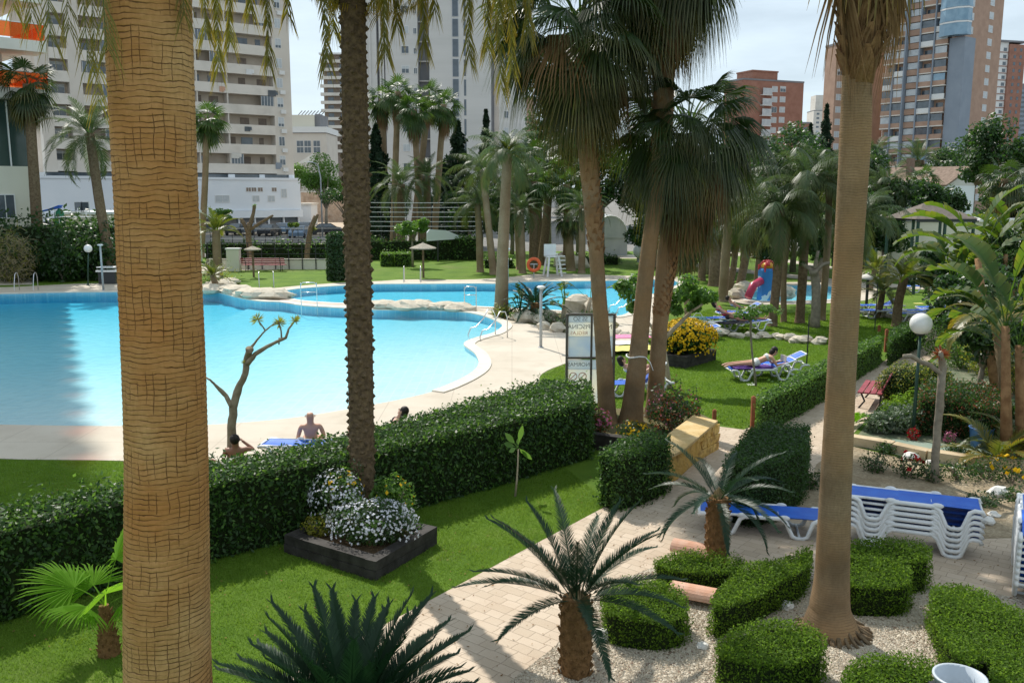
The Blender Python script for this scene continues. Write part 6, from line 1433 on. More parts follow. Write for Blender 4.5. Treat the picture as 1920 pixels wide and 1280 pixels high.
# ---- small hotel and things beyond the apartment block
f = Fac('small_hotel', 'small cream hotel with a white roof band seen past the apartment block', 540, 250, 615, 250)
f.box('wall', 'cream_wall', 0, f.W, 0, 16, -3, f.z(580, 250)); f.box('roof_band', 'frame_white', -.2, f.W + .3, -.6, 16, f.z(580, 249), f.z(580, 238)); f.box('upper_storey', 'cream_render', 0, f.x(592), 1, 14, f.z(580, 237.9), f.z(580, 215)); f.box('sloped_top', 'concrete_dark', f.x(592) + .01, f.x(602), 2, 13, f.z(580, 237.9), f.z(580, 213)); 
for v in (271, 283):
    for u in (566, 580, 597): f.win(f.x(u), f.z(u, v + 4), 1.9, 1.6, mull=1)
for q in range(8): mb = MB(); x = f.x(560) + q * .9; mb.tube([(x, 3, f.z(580, 214)), (x + 1.1, 3, f.z(580, 206))], .12, 5); mb.build('roof_fin', MATS['concrete_dark'], f.t)
f = Fac('stone_embankment', 'pinkish stone embankment wall behind the parked cars', 560, 168, 700, 168, 'wall'); mat('pink_stone', (.52, .40, .31), (.62, .52, .43), .8, .9, .1, bmp=.9, bscale=1.5, dist=.3, grime=(.34, .25, .19), gscale=.6)
f.box('wall', 'pink_stone', 0, f.W, 0, 8, -4, f.z(600, 361)); f.box('coping', 'frame_white', 0, f.W, -.1, 1, f.z(600, 361) + .003, f.z(600, 359))
f = Fac('white_kiosk', 'small white flat-roofed building at the foot of the embankment', 557, 152, 582, 152); f.box('wall', 'white_render', 0, f.W, 0, 5, -3, f.z(570, 384)); f.box('roof', 'parapet', -.2, f.W + .2, -.4, 5.2, f.z(570, 383.9), f.z(570, 381))
p = AT(573, 306, 190); t = thing('tent_canopy', 'white pointed tent canopy among the trees by the hotel', 'canopy', p); mb = MB(); mb.add([(-1.6, 0, 0), (2.2, -.8, 0), (2.0, 2, 0), (-1, 2, .2), (1.6, .8, 2.1)], [(0, 1, 4), (1, 2, 4), (2, 3, 4), (3, 0, 4), (0, 3, 2, 1)]); mb.build('fabric', MATS['canvas'], t); mb = MB(); mb.tube([(1.6, .8, -6), (1.6, .8, 2)], .08, 6); mb.build('mast', MATS['pole_grey'], t)
# ---- brick buildings on the right
def brick_block(label, ua, Ya, ub, Yb, vt, m, cols, period, w0, h0, depth=16, glass='window_pale', nmax=14, shutmix=True, name='brick_tower', parapet=True, v0=None):
    f = Fac(name, label, ua, Ya, ub, Yb); zt = f.z((ua + ub) / 2, vt); f.box('wall', m, 0, f.W, 0, depth, -3, zt); f.box('roof', 'concrete_dark', -.1, f.W + .1, -.1, depth + .1, zt + .003, zt + .5)
    for c in cols:
        x = f.x(c); z = zt - 3.0 if v0 is None else f.z(c, v0)
        for k in range(nmax):
            if z < 3: break
            f.win(x, z, w0, h0, glass=glass if not shutmix or rb.random() < .65 else 'window_glass', shut=rb.choice((0, 0, .4, .8))); z -= period
    return f
f = brick_block('dark red-brown brick block with white balcony bays beyond the palms', 1385, 276, 1497, 285, 153, 'brick_red', (1444, 1459), 3.0, 2.1, 1.7, v0=173, depth=9)
z = f.z(1415, 134); f.box('lift_house', 'brick_red', f.x(1404), f.x(1450), .5, 8, f.z(1440, 153) + .51, z); f.box('lift_house_cap', 'brick_red', f.x(1404) - .2, f.x(1450) + .2, .3, 8.2, z, z + .4)
for k in range(7):
    z = f.z(1425, 178) - 3.0 * k; f.box('balcony', 'frame_white', f.x(1418), f.x(1437), -1.0, -.003, z - .2, z); f.box('balcony_glazing', 'window_pale', f.x(1419), f.x(1436), -.95, -.9, z + .02, z + 1.9)
f = brick_block('tan brick tower mostly hidden behind the big ringed palm', 1554, 232, 1646, 235, 86, 'brick_tan', (1562, 1578), 3.0, 1.4, 1.5, v0=118, depth=5)
f = brick_block('faint pale tower far away between two brick buildings', 1518, 700, 1553, 700, 208, 'parapet', (1526, 1538), 3.2, 2.2, 1.6, glass='window_glass', nmax=8); f.box('top_step', 'parapet', f.x(1522), f.x(1548), 2, 14, f.z(1530, 208) + .51, f.z(1530, 178))
# big brick tower
f = Fac('brick_tower', 'big brick tower with a blue glazed corner bay and stacked balconies', 1640, 226, 1757, 213); W = f.W; zt = f.z(1700, -60)
f.box('wall', 'brick_tan', 0, W, 1.4, 18, -3, zt)
cu = [1640, 1660, 1680, 1705, 1732, 1757]; n0 = f.z(1700, 28)
for k in range(-2, 15):
    z = n0 - 3.0 * k
    if z < 2: break
    for i in range(5):
        x0, x1 = f.x(cu[i]) + .15, f.x(cu[i + 1]) - .15
        if i == 2: f.box('bay_wall', 'brick_tan', x0, x1, .8, 1.397, z - 1.4, z - .1); f.box('bay_window', 'window_pale', x0 + .2, x1 - .2, .75, .797, z, z + 1.4); continue
        f.box('balcony_parapet', 'brick_tan' if (i + k) % 5 else 'frame_white', x0, x1, 0, .25, z - 1.25, z - .2); f.box('balcony_slab', 'parapet', x0, x1, -.08, 1.39, z - 1.5, z - 1.253)
        q = rb.random()
        if q < .6: f.box('balcony_glazing', 'window_pale' if q < .3 else 'blue_glass' if q < .38 else 'window_glass', x0 + .1, x1 - .1, .05, .12, z - .197, z + 1.3)
        else: f.box('balcony_door', 'window_glass', x0 + .5, x0 + 2.2, 1.33, 1.39, z - 1.2, z + .9)
for u in (1660, 1680, 1706, 1732): f.box('vertical_fin', 'pier_blue', f.x(u) - .14, f.x(u) + .14, -.3, 1.39, -3, zt)
f.box('corner_pier', 'pier_blue', W + .003, W + 3.6, .5, 5, -3, f.z(1757, 72))
zb0 = f.z(1757, 70); 
for k in range(6):
    z = zb0 + .1 + 3.0 * k; mb = MB(); cxb = W + 1.0
    arc = [(cxb - 3.1, 1.4), (cxb - 2.9, -.9), (cxb - 1.2, -1.7), (cxb + 1.6, -1.7), (cxb + 3.4, -.4), (cxb + 3.4, 1.4)]
    mb.prism(arc, z, z + .55, True, True); mb.build('corner_balcony', MATS['blue_glass' if k < 3 else 'frame_white'], f.t); mb = MB(); mb.prism(inset(arc, .06), z + .553, z + 2.6, False, False); mb.build('corner_glazing', MATS['blue_glass'], f.t)
    mb = MB(); mb.prism(arc, z + 2.603, z + 2.95, True, True); mb.build('corner_slab', MATS['frame_white'], f.t)
    if k == 2: f.box('corner_terrace', 'frame_white', cxb - 3.4, cxb + 3.5, -2.0, -1.75, z + 2.6, z + 3.5)
f = brick_block('plain brick flank of the big tower with two columns of white windows', 1786, 214, 1853, 226, -60, 'brick_tan', (1796, 1832), 3.0, 2.2, 1.6, nmax=18, v0=34 - 23.9 * 2, shutmix=False, name='brick_tower_flank')
f = Fac('striped_tower', 'brick and white tower with dark window dots at the far side', 1838, 425, 1897, 430); zt = f.z(1870, 80); f.box('white_wall', 'frame_white', 0, f.x(1868), 0, 16, -3, zt); f.box('brick_wall', 'brick_red', f.x(1868) + .01, f.W, -.8, 16, -3, f.z(1880, 84)); f.box('roof', 'concrete_dark', -.2, f.W + .3, -1, 16.2, zt + .003, zt + .8)
for k in range(14):
    z = zt - 3 - 3.05 * k
    for u in (1849, 1862): f.box('window', 'window_glass', f.x(u) - .8, f.x(u) + 1.0, -.06, -.003, z - .9, z + .6)
    f.box('string_course', 'brick_red', f.x(1852), f.x(1868), -.3, -.063, z - 1.5, z - 1.2)
    for u in (1878, 1889): f.box('window', 'window_glass', f.x(u) - .6, f.x(u) + .6, -.87, -.803, z - .9, z + .5)
f = Fac('pale_tower', 'pale blue-grey distant tower at the far end of the skyline', 1892, 640, 1914, 640); zt = f.z(1900, 168); f.box('wall', 'pier_blue', 0, f.W, 0, 20, -3, zt); f.box('roof', 'concrete_dark', 1, f.W - 2, 1, 18, zt, zt + 4)
for k in range(14): f.box('window_band', 'window_glass', .8, f.W - 1, -.1, -.003, zt - 3 - 3.1 * k, zt - 1.6 - 3.1 * k)
# low skyline blocks between
for lb, ua, ub, Y_, vt, m in [('low brick block just showing over the trees', 1497, 1512, 420, 232, 'brick_red'), ('grey flat block showing over the palms by the orange slab', 1003, 1045, 330, 232, 'concrete_tower'), ('pale block low on the skyline behind the ringed palm', 1560, 1645, 420, 240, 'parapet'), ('hazy far block at the frame edge', 1908, 1990, 900, 238, 'pier_blue')]:
    f = Fac('far_block', lb, ua, Y_, ub, Y_); zt = f.z((ua + ub) / 2, vt); f.box('wall', m, 0, f.W, 0, 20, -3, zt); f.box('roof', 'concrete_dark', -.1, f.W + .1, -.1, 20, zt + .003, zt + .7)
    for k in range(6): f.box('window_band', 'window_glass', .8, f.W - .8, -.1, -.003, zt - 3 - 3.1 * k, zt - 1.6 - 3.1 * k)
# ---- house and pavilion on the right
f = Fac('white_house', 'white two-storey house with a low brown tiled roof behind the pavilion', 1640, 78, 1768, 74); zE = f.z(1700, 347); zR = f.z(1720, 320)
f.box('wall', 'white_render', 0, f.W, 0, 7, 0, zE - .05)
mat('roof_tile_brown', (.17, .12, .09), (.26, .19, .145), 2, .85, .15, bmp=.8, bscale=6, stretch=(3, 1, 1))
mb = MB(); y0, y1 = -.7, 8.2; x0, x1 = -.6, f.W + .5; ym = 4.5
mb.add([(x0, y0, zE), (x1, y0, zE), (x1, ym, zR + .4), (x0, ym, zR + .4), (x0, y1, zE + .2), (x1, y1, zE + .2), (x0, y0, zE - .14), (x1, y0, zE - .14), (x1, ym, zR + .2), (x0, ym, zR + .2), (x0, y1, zE), (x1, y1, zE)], [(0, 1, 2, 3), (3, 2, 5, 4), (0, 6, 7, 1), (1, 7, 8, 2), (2, 8, 11, 5), (6, 9, 8, 7), (9, 10, 11, 8), (0, 3, 9, 6), (3, 4, 10, 9)]); mb.build('roof', MATS['roof_tile_brown'], f.t)
mb = MB(); mb.add([(f.W + .002, 0, zE - .05), (f.W + .002, 7, zE - .05), (f.W + .002, ym, zR + .15)], [(0, 1, 2)]); mb.build('gable', MATS['concrete_tower'], f.t)
f.box('chimney', 'roof_tile_brown', f.x(1675), f.x(1684), 2.2, 3, zR - .6, zR + 1.1)
for u, w_ in ((1702, 1.1), (1712, .8), (1742, 1.2)): f.win(f.x(u), f.z(u, 386), w_, 1.5, glass='window_glass')
f.box('balcony_wall', 'white_render', f.x(1672), f.x(1700), -1.2, -.05, f.z(1690, 392), f.z(1690, 373)); mb = MB(); [mb.tube([(f.x(1703) + q * .25, -1.0, f.z(1710, 392)), (f.x(1703) + q * .25, -1.0, f.z(1710, 374))], .02, 5) for q in range(14)]; mb.build('railing', MATS['dark_metal'], f.t)
b = AT(1742, 412, 50); b.z = 0; t = thing('pavilion', 'open pavilion with a brown hipped roof on dark green posts', 'pavilion', b, .12); ze = AT(1742, 411, 48).z; zr = AT(1742, 381, 50).z; hw = 1.62; mb = MB()
mb.add([(-hw - .1, -hw, ze), (hw + .2, -hw, ze), (hw + .2, hw, ze), (-hw - .1, hw, ze), (-.4, 0, zr), (.5, 0, zr)], [(0, 1, 5, 4), (1, 2, 5), (2, 3, 4, 5), (3, 0, 4), (0, 3, 2, 1)]); mb.build('roof', mat('roof_grey', (.13, .11, .095), (.20, .17, .145), 2, .9, .1, bmp=.8, bscale=6), t)
mb = MB(); mb.b2(-hw, hw + .1, -hw - .02, -hw + .08, ze - .16, ze - .003); mb.build('beam', MATS['dark_metal'], t); mb = MB(); mb.b2(-hw, hw + .1, hw - .1, hw, ze - .16, ze - .003); mb.build('beam', MATS['dark_metal'], t)
for x in (-hw + .1, 0.0, hw): 
    for y in (-hw + .1, hw - .1): mb = MB(); mb.b2(x - .06, x + .06, y - .06, y + .06, 0, ze - .162); mb.build('post', MATS['green_post'], t)
f = Fac('garden_building', 'long low beige flat-roofed building behind the pavilion', 1680, 57, 1990, 55); zt = f.z(1860, 416); f.box('wall', 'cream_render', 0, f.W, 0, 5, -.1, zt); f.box('roof', 'frame_white', f.x(1840), f.W, -.25, 5, zt + .003, zt + .18); f.box('roof', 'concrete_dark', 0, f.x(1840) - .01, -.1, 5, zt + .003, zt + .08)
f = Fac('court_building', 'pale low poolside building glimpsed past the ringed palm with a blue panel', 1600, 66, 1668, 64); f.box('wall', 'cream_render', 0, f.W, 0, 4, 0, f.z(1640, 436)); f.box('panel', 'blue_glass', f.x(1628), f.x(1656), -.1, -.003, .2, f.z(1640, 455))
# arched shelter seen between the island palms
b = AT(1145, 440, 78); b.z = 0; t = thing('arched_shelter', 'white translucent arched shelter behind the island palm trunks', 'shelter', b); mb = MB(); r_ = 1.45; z0 = AT(1145, 446, 78).z; zt = AT(1145, 405, 78).z - z0
pr = [(r_ * math.cos(math.pi * k / 12), zt * math.sin(math.pi * k / 12)) for k in range(13)]; vs = []
for y in (0, 7): vs += [(x, y, z0 + z) for x, z in pr]
mb.add(vs, [(k, k + 1, 14 + k, 13 + k) for k in range(12)] + [tuple(range(13))[::-1]]); mb.b2(-r_, r_, 0.1, 6.9, 0, z0); mb.build('shell', MATS['window_pale'], t, False)
for y in (-.02, 2.3, 4.6, 7): mb = MB(); mb.tube([(x * 1.01, y, z0 + z * 1.01) for x, z in pr], .05, 5); mb.build('hoop', MATS['frame_white'], t)
b = G(1197, 492); t = thing('white_globe_sign', 'white round globe ornament beside the far path', 'ornament', b); mb = MB(); mb.blob((0, 0, .95), (.45, .3, .62), 14, 10); mb.build('globe', MATS['globe'], t, True); mb = MB(); mb.tube([(0, 0, 0), (0, 0, .5)], .08, 6); mb.build('post', MATS['pole_grey'], t)
# ---- fences and walls at the far side
def rail_fence(label, u0, u1, Y_, vb, vt, nr, m, np_=8, name='fence', wall=None):
    a = AT(u0, 400, Y_); b_ = AT(u1, 400, Y_); t = thing(name, label, 'fence', (a.x, Y_, 0)); Wd = b_.x - a.x; z0 = AT(u0, vb, Y_).z; z1 = AT(u0, vt, Y_).z
    for k in range(np_ + 1): mb = MB(); mb.tube([(Wd * k / np_, 0, 0), (Wd * k / np_, 0, z1)], .035, 6); mb.build('post', MATS['dark_metal'], t)
    for k in range(nr): z = z0 + (z1 - z0) * k / max(1, nr - 1); mb = MB(); mb.tube([(0, -.04, z), (Wd * .5, -.04, z - .02), (Wd, -.04, z)], .022, 5); mb.build('rail', MATS[m], t)
    if wall: mb = MB(); mb.b2(-.1, Wd + .1, .06, .3, 0, wall); mb.build('base_wall', MATS['cream_render'], t)
    return t
rail_fence('pale horizontal wire fence between the far trunks', 690, 905, 74, 433, 380, 7, 'frame_white', 9)
rail_fence('dark railing on a low beige wall behind the red bench', 385, 640, 64, 486, 455, 4, 'dark_metal', 10, wall=.75)
rail_fence('low pale railing along the car park edge', 392, 640, 92, 447, 428, 2, 'frame_white', 12)
f = Fac('white_screen', 'pale sloping windscreen panel above the hedge by the parasol', 800, 70, 870, 74, 'screen'); mb = MB(); z0 = f.z(830, 450); mb.add([(0, 0, z0), (f.W, 0, z0), (f.W, 0, f.z(865, 446)), (f.W * .5, 0, f.z(835, 432)), (.3, 0, f.z(805, 430)), (0, 0, f.z(800, 436))], [(0, 1, 2, 3, 4, 5)]); 
mb2 = MB(); mb2.v = mb.v + [(x, .08, z) for x, y, z in mb.v]; mb2.tip = [0] * 12; mb2.f = [(0, 1, 2, 3, 4, 5), (11, 10, 9, 8, 7, 6)] + [((k + 1) % 6, k, 6 + k, 6 + (k + 1) % 6) for k in range(6)]; mb2.uv = [None] * 8; mb2.mi = [0] * 8; mb2.build('panel', MATS['white_render'], f.t); f.box('post', 'dark_metal', f.W * .3, f.W * .3 + .08, .1, .2, 0, z0 + .5)
b = AT(402, 480, 62); f = Fac('gate_pier', 'beige rendered pier by the red bench', 418, 62.5, 442, 62.5, 'wall'); f.box('pier', 'cream_render', 0, f.W, 0, .5, 0, f.z(430, 468)); f.box('pier_cap', 'frame_white', -.05, f.W + .05, -.05, .55, f.z(430, 468) + .002, f.z(430, 465.5))
b = AT(604, 420, 112); b.z = 0; t = thing('street_lamp', 'tall slim street lamp beside the light green tree', 'street lamp', b); h = AT(604, 304, 112).z; mb = MB(); mb.tube([(0, 0, 0), (0, 0, h * .8), (-.3, 0, h * .97), (-1.0, 0, h)], [.1, .08, .06, .05], 8); mb.build('post', MATS['pole_grey'], t, True); mb = MB(); mb.blob((-1.25, 0, h), (.4, .15, .09), 10, 6); mb.build('lamp_head', MATS['white_paint'], t, True)
# ---- parked cars
def car(label, u, Y_, m, rz, sc=1.0, first=None):
    p = AT(u, 430, Y_); p.z = 0.0; t = thing('parked_car', label, 'car', p, rz, 'cars parked along the street')
    mb = MB(); prof = [(-2.1, .35), (-2.15, .75), (-1.9, .95), (-1.2, 1.0), (-.7, 1.42), (.7, 1.45), (1.4, 1.0), (2.0, .9), (2.15, .6), (2.1, .35)]; n = len(prof)
    vs = []
    for y, s_ in ((-.85, 1), (.85, 1)):
        for x, z in prof: vs.append((x, y * (.82 if z > 1.2 else 1), z))
    mb.add(vs, [tuple(range(n)), tuple(range(2 * n - 1, n - 1, -1))] + [((k + 1) % n, k, n + k, n + (k + 1) % n) for k in range(n)]); mb.build('body', MATS[m], t)
    mb = MB(); g = [(-1.1, 1.02), (-.66, 1.37), (.64, 1.39), (1.22, 1.02)]
    for y in (-1, 1):
        vs = [(x, y * (.865 if z < 1.1 else .73), z) for x, z in g]; mb.add(vs, [(0, 1, 2, 3) if y > 0 else (3, 2, 1, 0)])
    mb.add([(-1.22, -.72, 1.03), (-1.22, .72, 1.03), (-.74, .62, 1.4), (-.74, -.62, 1.4)], [(0, 1, 2, 3)]); mb.add([(1.42, -.72, 1.03), (1.42, .72, 1.03), (.76, .62, 1.42), (.76, -.62, 1.42)], [(3, 2, 1, 0)]); mb.build('windows', MATS['window_glass'], t)
    for x in (-1.35, 1.35):
        for y in (-.85, .85): mb = MB(); mb.tube([(x, y - .1, .32), (x, y + .1, .32)], .33, 14); wq = mb.build('wheel', MATS['dark_metal'], t); 
    for y in (-.6, .6): mb = MB(); mb.box(2.12, y, .68, .06, .32, .16); mb.build('headlight', MATS['globe'], t)
    return t
for m, c in (('car_grey', (.22, .25, .28)), ('car_blue', (.16, .24, .34)), ('car_white', (.7, .7, .7)), ('car_dark', (.03, .035, .04))): mat(m, c, None, rough=.25, spec=.6)
for lb, u, Y_, m, rz in [('dark parked car by the storefront under the podium', 445, 116, 'car_dark', 1.5), ('grey parked car behind the bare tree', 470, 117, 'car_grey', 1.45), ('dark grey parked car in front of the storefront glass', 505, 114, 'car_dark', 1.5), ('blue-grey parked car near the small round tree', 561, 108, 'car_blue', 1.6), ('dark car parked at the kiosk corner', 572, 122, 'car_grey', 1.5), ('black car with a glinting roof beside the embankment', 610, 117, 'car_dark', .2), ('silver car between the trunks right of the dark date palm', 718, 100, 'car_white', 1.3), ('grey car half hidden behind the far trunks', 700, 103, 'car_grey', 1.4), ('dark blue car at the street bend', 532, 119, 'car_blue', 1.5)]:
    car(lb, u, Y_, m, rz)
# ================================================================ trees, palms and shrubs beyond
TG = [MATS['tree_green'], MATS['hedge_green']]; TL = [MATS['tree_light'], MATS['hedge_light']]
def pal(label, ub, uc, vc, Y, cr, sc, skirt=0, w=14, bark='bark_slender', vb=None, name=None, group=None, um=None):
    base = AT(ub, 400, Y); base.z = 0; top = AT(uc, vc, Y); r = w / 2 * Y / F
    mid = AT(um, (vc + AT(0, 0, 1).z * 0 + 430) / 2, Y) if um else None
    return palm(name or ('feather_palm' if cr.startswith('feather') else 'fan_palm'), label, base, top, r * 1.05, r * .9, cr, sc, skirt, bark, group, mid)
# left side
pal('dark fan palm in front of the orange-railed tower', 65, 52, 158, 60, 'fanA', 1.4, 1.0, 19, 'bark_rough')
pal('grey-green feather palm with drooping fronds half behind the thick trunk', 205, 168, 250, 56, 'featherA', 1.22, 0, 18, 'bark_rough')
pal('fan palm in front of the apartment block, right of the thick trunk', 372, 388, 222, 76, 'fanB', 1.38, .7, 12)
pal('small bright feathery palm bush by the beige gate pier', 403, 405, 432, 58, 'featherC', 1.25, 0, 16)
pal('low sprawling palm at the rock bridge beside the thick trunk', 396, 398, 515, 50, 'featherC', .7, 0, 12)
bush('ornamental_grass', 'tall dry straw-coloured grass clump in the dark shrub wall', AT(22, 515, 54) * Vector((1, 1, 0)), (1.6, .8, 1.7), 1500, .5, [MATS['straw'], MATS['yellow_leaf']], 91, cat='grass clump', aspect=.06, shell=.1, stems=False)
for i, (u, v, h, lb) in enumerate([(120, 470, 3.6, 'leafy shrub rising above the dark hedge beside the fan palm'), (185, 470, 3.4, 'upright leafy shrub behind the small globe lamp'), (20, 470, 3.0, 'leafy shrub behind the dry grass clump'), (95, 505, 1.4, 'spiky low shrub below the dark hedge')]):
    bush('shrub', lb, AT(u, 515, 55 + i % 2) * Vector((1, 1, 0)), (1.5, 1.0, h / 2), 2200, .26, TG, 92 + i, shell=.2, lump=.35)
b = AT(632, 512, 56) * Vector((1, 1, 0)); t = thing('topiary', 'tall dark clipped round-topped bush beside the dark date palm trunk', 'shrub', b); rg = np.random.default_rng(4)
q = rg.uniform(0, 1, 3200); a = rg.uniform(0, 6.28, 3200); z = q * 3.0; r_ = .62 * np.where(z > 2.5, np.sqrt(np.clip(1 - ((z - 2.5) / .55) ** 2, 0, 1)), 1) * rg.uniform(.93, 1.05, 3200)
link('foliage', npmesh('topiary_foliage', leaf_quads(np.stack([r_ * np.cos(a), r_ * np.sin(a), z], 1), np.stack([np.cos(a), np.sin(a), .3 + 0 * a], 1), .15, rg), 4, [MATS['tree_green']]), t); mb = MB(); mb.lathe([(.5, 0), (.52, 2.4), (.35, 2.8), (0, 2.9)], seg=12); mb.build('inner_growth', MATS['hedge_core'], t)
# bare pollarded trees by the car park
def bare_tree(name, label, pts, Y, m='bark_grey', tuft=None, tuftm=None, seed=1, twigs=True):
    """pts: list of branches, each a list of (u, v, width px)"""
    b = AT(pts[0][0][0], pts[0][0][1], Y); b.z = 0; t = thing(name, label, 'tree', b); rr = random.Random(seed)
    for i, br in enumerate(pts):
        pp = [AT(u, v, Y + (rr.uniform(-.02, .02) if k else 0) * 5) - b for k, (u, v, w_) in enumerate(br)]
        if i == 0: pp[0].z = -.05
        mb = MB(); P2 = []; R2 = []
        for k in range(len(pp) - 1):
            n_ = 3
            for j in range(n_): P2.append(pp[k].lerp(pp[k + 1], j / n_) + Vector((rr.uniform(-1, 1), rr.uniform(-1, 1), rr.uniform(-1, 1))) * br[k][2] * .06 * Y / F * (1 if j else 0)); R2.append((br[k][2] * (1 - j / n_) + br[k + 1][2] * j / n_) / 2 * (.74 if m == 'pruned_bark' else 1) * Y / F * rr.uniform(.93, 1.08))
        P2.append(pp[-1]); R2.append(br[-1][2] / 2 * Y / F); mb.tube(P2, R2, 10); mb.build('trunk' if i == 0 else 'branch', MATS[m], t, True)
    if tuft:
        for k, (u, v, r_) in enumerate(tuft):
            c = AT(u, v, Y) - b; Lv = Leaves(); r2 = r_ * Y / F
            for j in range(70):
                d = Vector((rr.gauss(0, 1), rr.gauss(0, 1), rr.gauss(.5, .8))).normalized(); s0 = c + Vector((0, 0, -r2 * .7)); e = s0 + d * r2 * rr.uniform(.9, 1.7); sd_ = d.cross(Vector((rr.random(), rr.random(), rr.random()))).normalized() * r2 * .09
                m_ = s0.lerp(e, .6); Lv.quad(s0, s0, m_ + sd_, m_ - sd_); Lv.quad(m_ - sd_, m_ + sd_, e, e)
            link('leaf_tuft', Lv.mesh('leaf_tuft', [MATS[tuftm or 'yellow_leaf']]), t)
    return t
mat('pruned_bark', (.22, .17, .11), (.32, .26, .18), 9, .9, .1, bmp=.7, bscale=30)
Yt = 17.2
bare_tree('pruned_tree', 'pruned bare tree with leaf tufts standing against the pool behind the hedge', [[(434, 880, 24), (434, 850, 22), (434, 800, 22), (437, 765, 22), (445, 735, 20), (460, 700, 17), (463, 670, 17), (468, 655, 16)],
          [(464, 682, 14), (478, 664, 12), (500, 650, 9), (520, 640, 8), (536, 633, 7), (541, 617, 5), (550, 605, 4), (560, 592, 3)], [(468, 655, 8), (482, 637, 5), (497, 620, 4), (512, 608, 3), (524, 600, 3)],
          [(434, 762, 12), (424, 742, 12), (412, 730, 10), (404, 722, 7), (394, 712, 5), (384, 706, 4)], [(497, 619, 4), (486, 603, 3), (480, 590, 3)], [(528, 636, 5), (527, 620, 4), (522, 603, 4)], [(524, 634, 5), (523, 645, 3)]], Yt, 'pruned_bark', [(482, 592, 11), (523, 598, 12), (552, 595, 10), (456, 676, 4)], 'yellow_leaf', 5)
bare_tree('pruned_tree', 'pollarded bare tree with stub arms behind the far red bench', [[(470, 505, 11), (468, 470, 10), (466, 440, 10), (468, 418, 9)], [(467, 440, 8), (458, 420, 7), (452, 410, 6)], [(468, 425, 8), (475, 400, 6), (477, 385, 6)], [(470, 430, 6), (488, 418, 5), (512, 404, 4)]], 66, 'bark_rough', [(477, 384, 4)], 'tree_light', 6)
bare_tree('pruned_tree', 'leaning bare stump tree by the car park fence', [[(575, 495, 11), (577, 465, 10), (582, 430, 9), (592, 405, 8)], [(580, 440, 7), (588, 420, 6), (596, 402, 5)]], 66, 'bark_rough', [(588, 426, 5)], 'yellow_leaf', 7)
bare_tree('pruned_tree', 'pruned tree stump with pale cut stubs on the far lawn', [[(1528, 614, 20), (1530, 570, 17), (1528, 520, 16), (1526, 505, 18)], [(1526, 510, 9), (1512, 500, 8), (1503, 492, 6)], [(1530, 508, 9), (1542, 496, 8), (1556, 492, 6)], [(1528, 505, 8), (1530, 490, 7), (1534, 470, 5)]], G(1528, 614).y, 'bark_grey', [(1530, 478, 9), (1504, 490, 6)], 'hedge_green', 8)
bare_tree('pruned_tree', 'bare brown trunk with one stub arm crossing in front of the lamp post', [[(1752, 915, 17), (1754, 850, 15), (1760, 780, 15), (1765, 720, 15), (1768, 690, 16), (1764, 660, 8)], [(1765, 702, 9), (1745, 685, 9), (1722, 676, 9), (1708, 667, 9), (1693, 668, 8)]], G(1752, 905).y, 'bark_grey', [(1764, 655, 14)], 'red_leaf', 9)
# centre group of tall fan palms with grey skirts
for i, (ub, uc, vc, Y_, lb) in enumerate([(735, 746, 172, 85, 'tallest fan palm of the group before the grey tower'), (790, 776, 205, 83, 'fan palm with a long grey skirt in the middle of the tower group'), (812, 832, 196, 86, 'rightmost skirted fan palm of the group before the grey tower'), (728, 716, 186, 90, 'skirted fan palm nearest the dark date palm trunk'), (770, 805, 180, 92, 'fan palm peeping between the skirted palms before the grey tower')]):
    pal(lb, ub, uc, vc, Y_, 'fanB', 1.42, 1.25, 12, 'bark_slender', group='fan palms before the grey tower')
for i, (u, Y_, vt, r_, lb) in enumerate([(708, 88, 235, 2.2, 'dark narrow conifer beside the dark date palm trunk'), (860, 92, 228, 2.6, 'dark pointed conifer right of the skirted palms'), (912, 120, 206, 1.8, 'slim dark cypress against the grey tower'), (835, 98, 300, 2.6, 'dark conifer low behind the skirted palm trunks'), (688, 95, 260, 2.0, 'dark conifer half hidden behind the dark date palm'), (1540, 130, 196, 2.2, 'slender grey-green conifer left of the ringed palm'), (1512, 125, 232, 1.8, 'shorter slim conifer beside the slender one')]):
    b = AT(u, 400, Y_); b.z = 0; conifer('conifer', lb, b, AT(u, vt, Y_).z, r_, 3200, 40 + i, .55)
pal('feather palm low among the trunks before the grey tower', 752, 752, 345, 78, 'featherA', 1.25, 0, 16, 'bark_rough')
pal('second low feather palm behind the light green tree', 800, 800, 330, 82, 'featherA', 1.1, 0, 14, 'bark_rough')
b = AT(773, 440, 66); b.z = 0; cluster_tree('small_tree', 'small bright green leafy tree above the thatched parasol', b, AT(773, 445, 66), AT(773, 422, 66), (1.35, 1.1, .95), 2600, .2, TL, 3, trunk_r=.08, clumps=9)
b = AT(612, 430, 118); b.z = 0; cluster_tree('broadleaf_tree', 'airy light green tree left of the dark date palm', b, AT(612, 385, 118), AT(612, 330, 118), (4.2, 3.2, 3.2), 5200, .32, TL, 4, trunk_r=.2, clumps=13)
b = AT(655, 430, 105); b.z = 0; cluster_tree('broadleaf_tree', 'darker green tree beneath the airy tree by the embankment', b, AT(655, 410, 105), AT(648, 372, 105), (2.8, 2.4, 1.9), 2600, .3, TG, 5, trunk_r=.2, clumps=9)
b = AT(560, 360, 185); b.z = 0; cluster_tree('broadleaf_tree', 'pale green tree below the white tent canopy', b, AT(563, 360, 185), AT(566, 330, 185), (3.2, 2.5, 2.8), 2200, .4, TL, 6, trunk_r=.2, clumps=9)
b = AT(395, 420, 112); b.z = 0; cluster_tree('small_tree', 'rounded green tree before the storefront', b, AT(420, 418, 100), AT(420, 402, 100), (1.9, 1.5, .9), 1800, .22, TL, 7, trunk_r=.08, clumps=7)
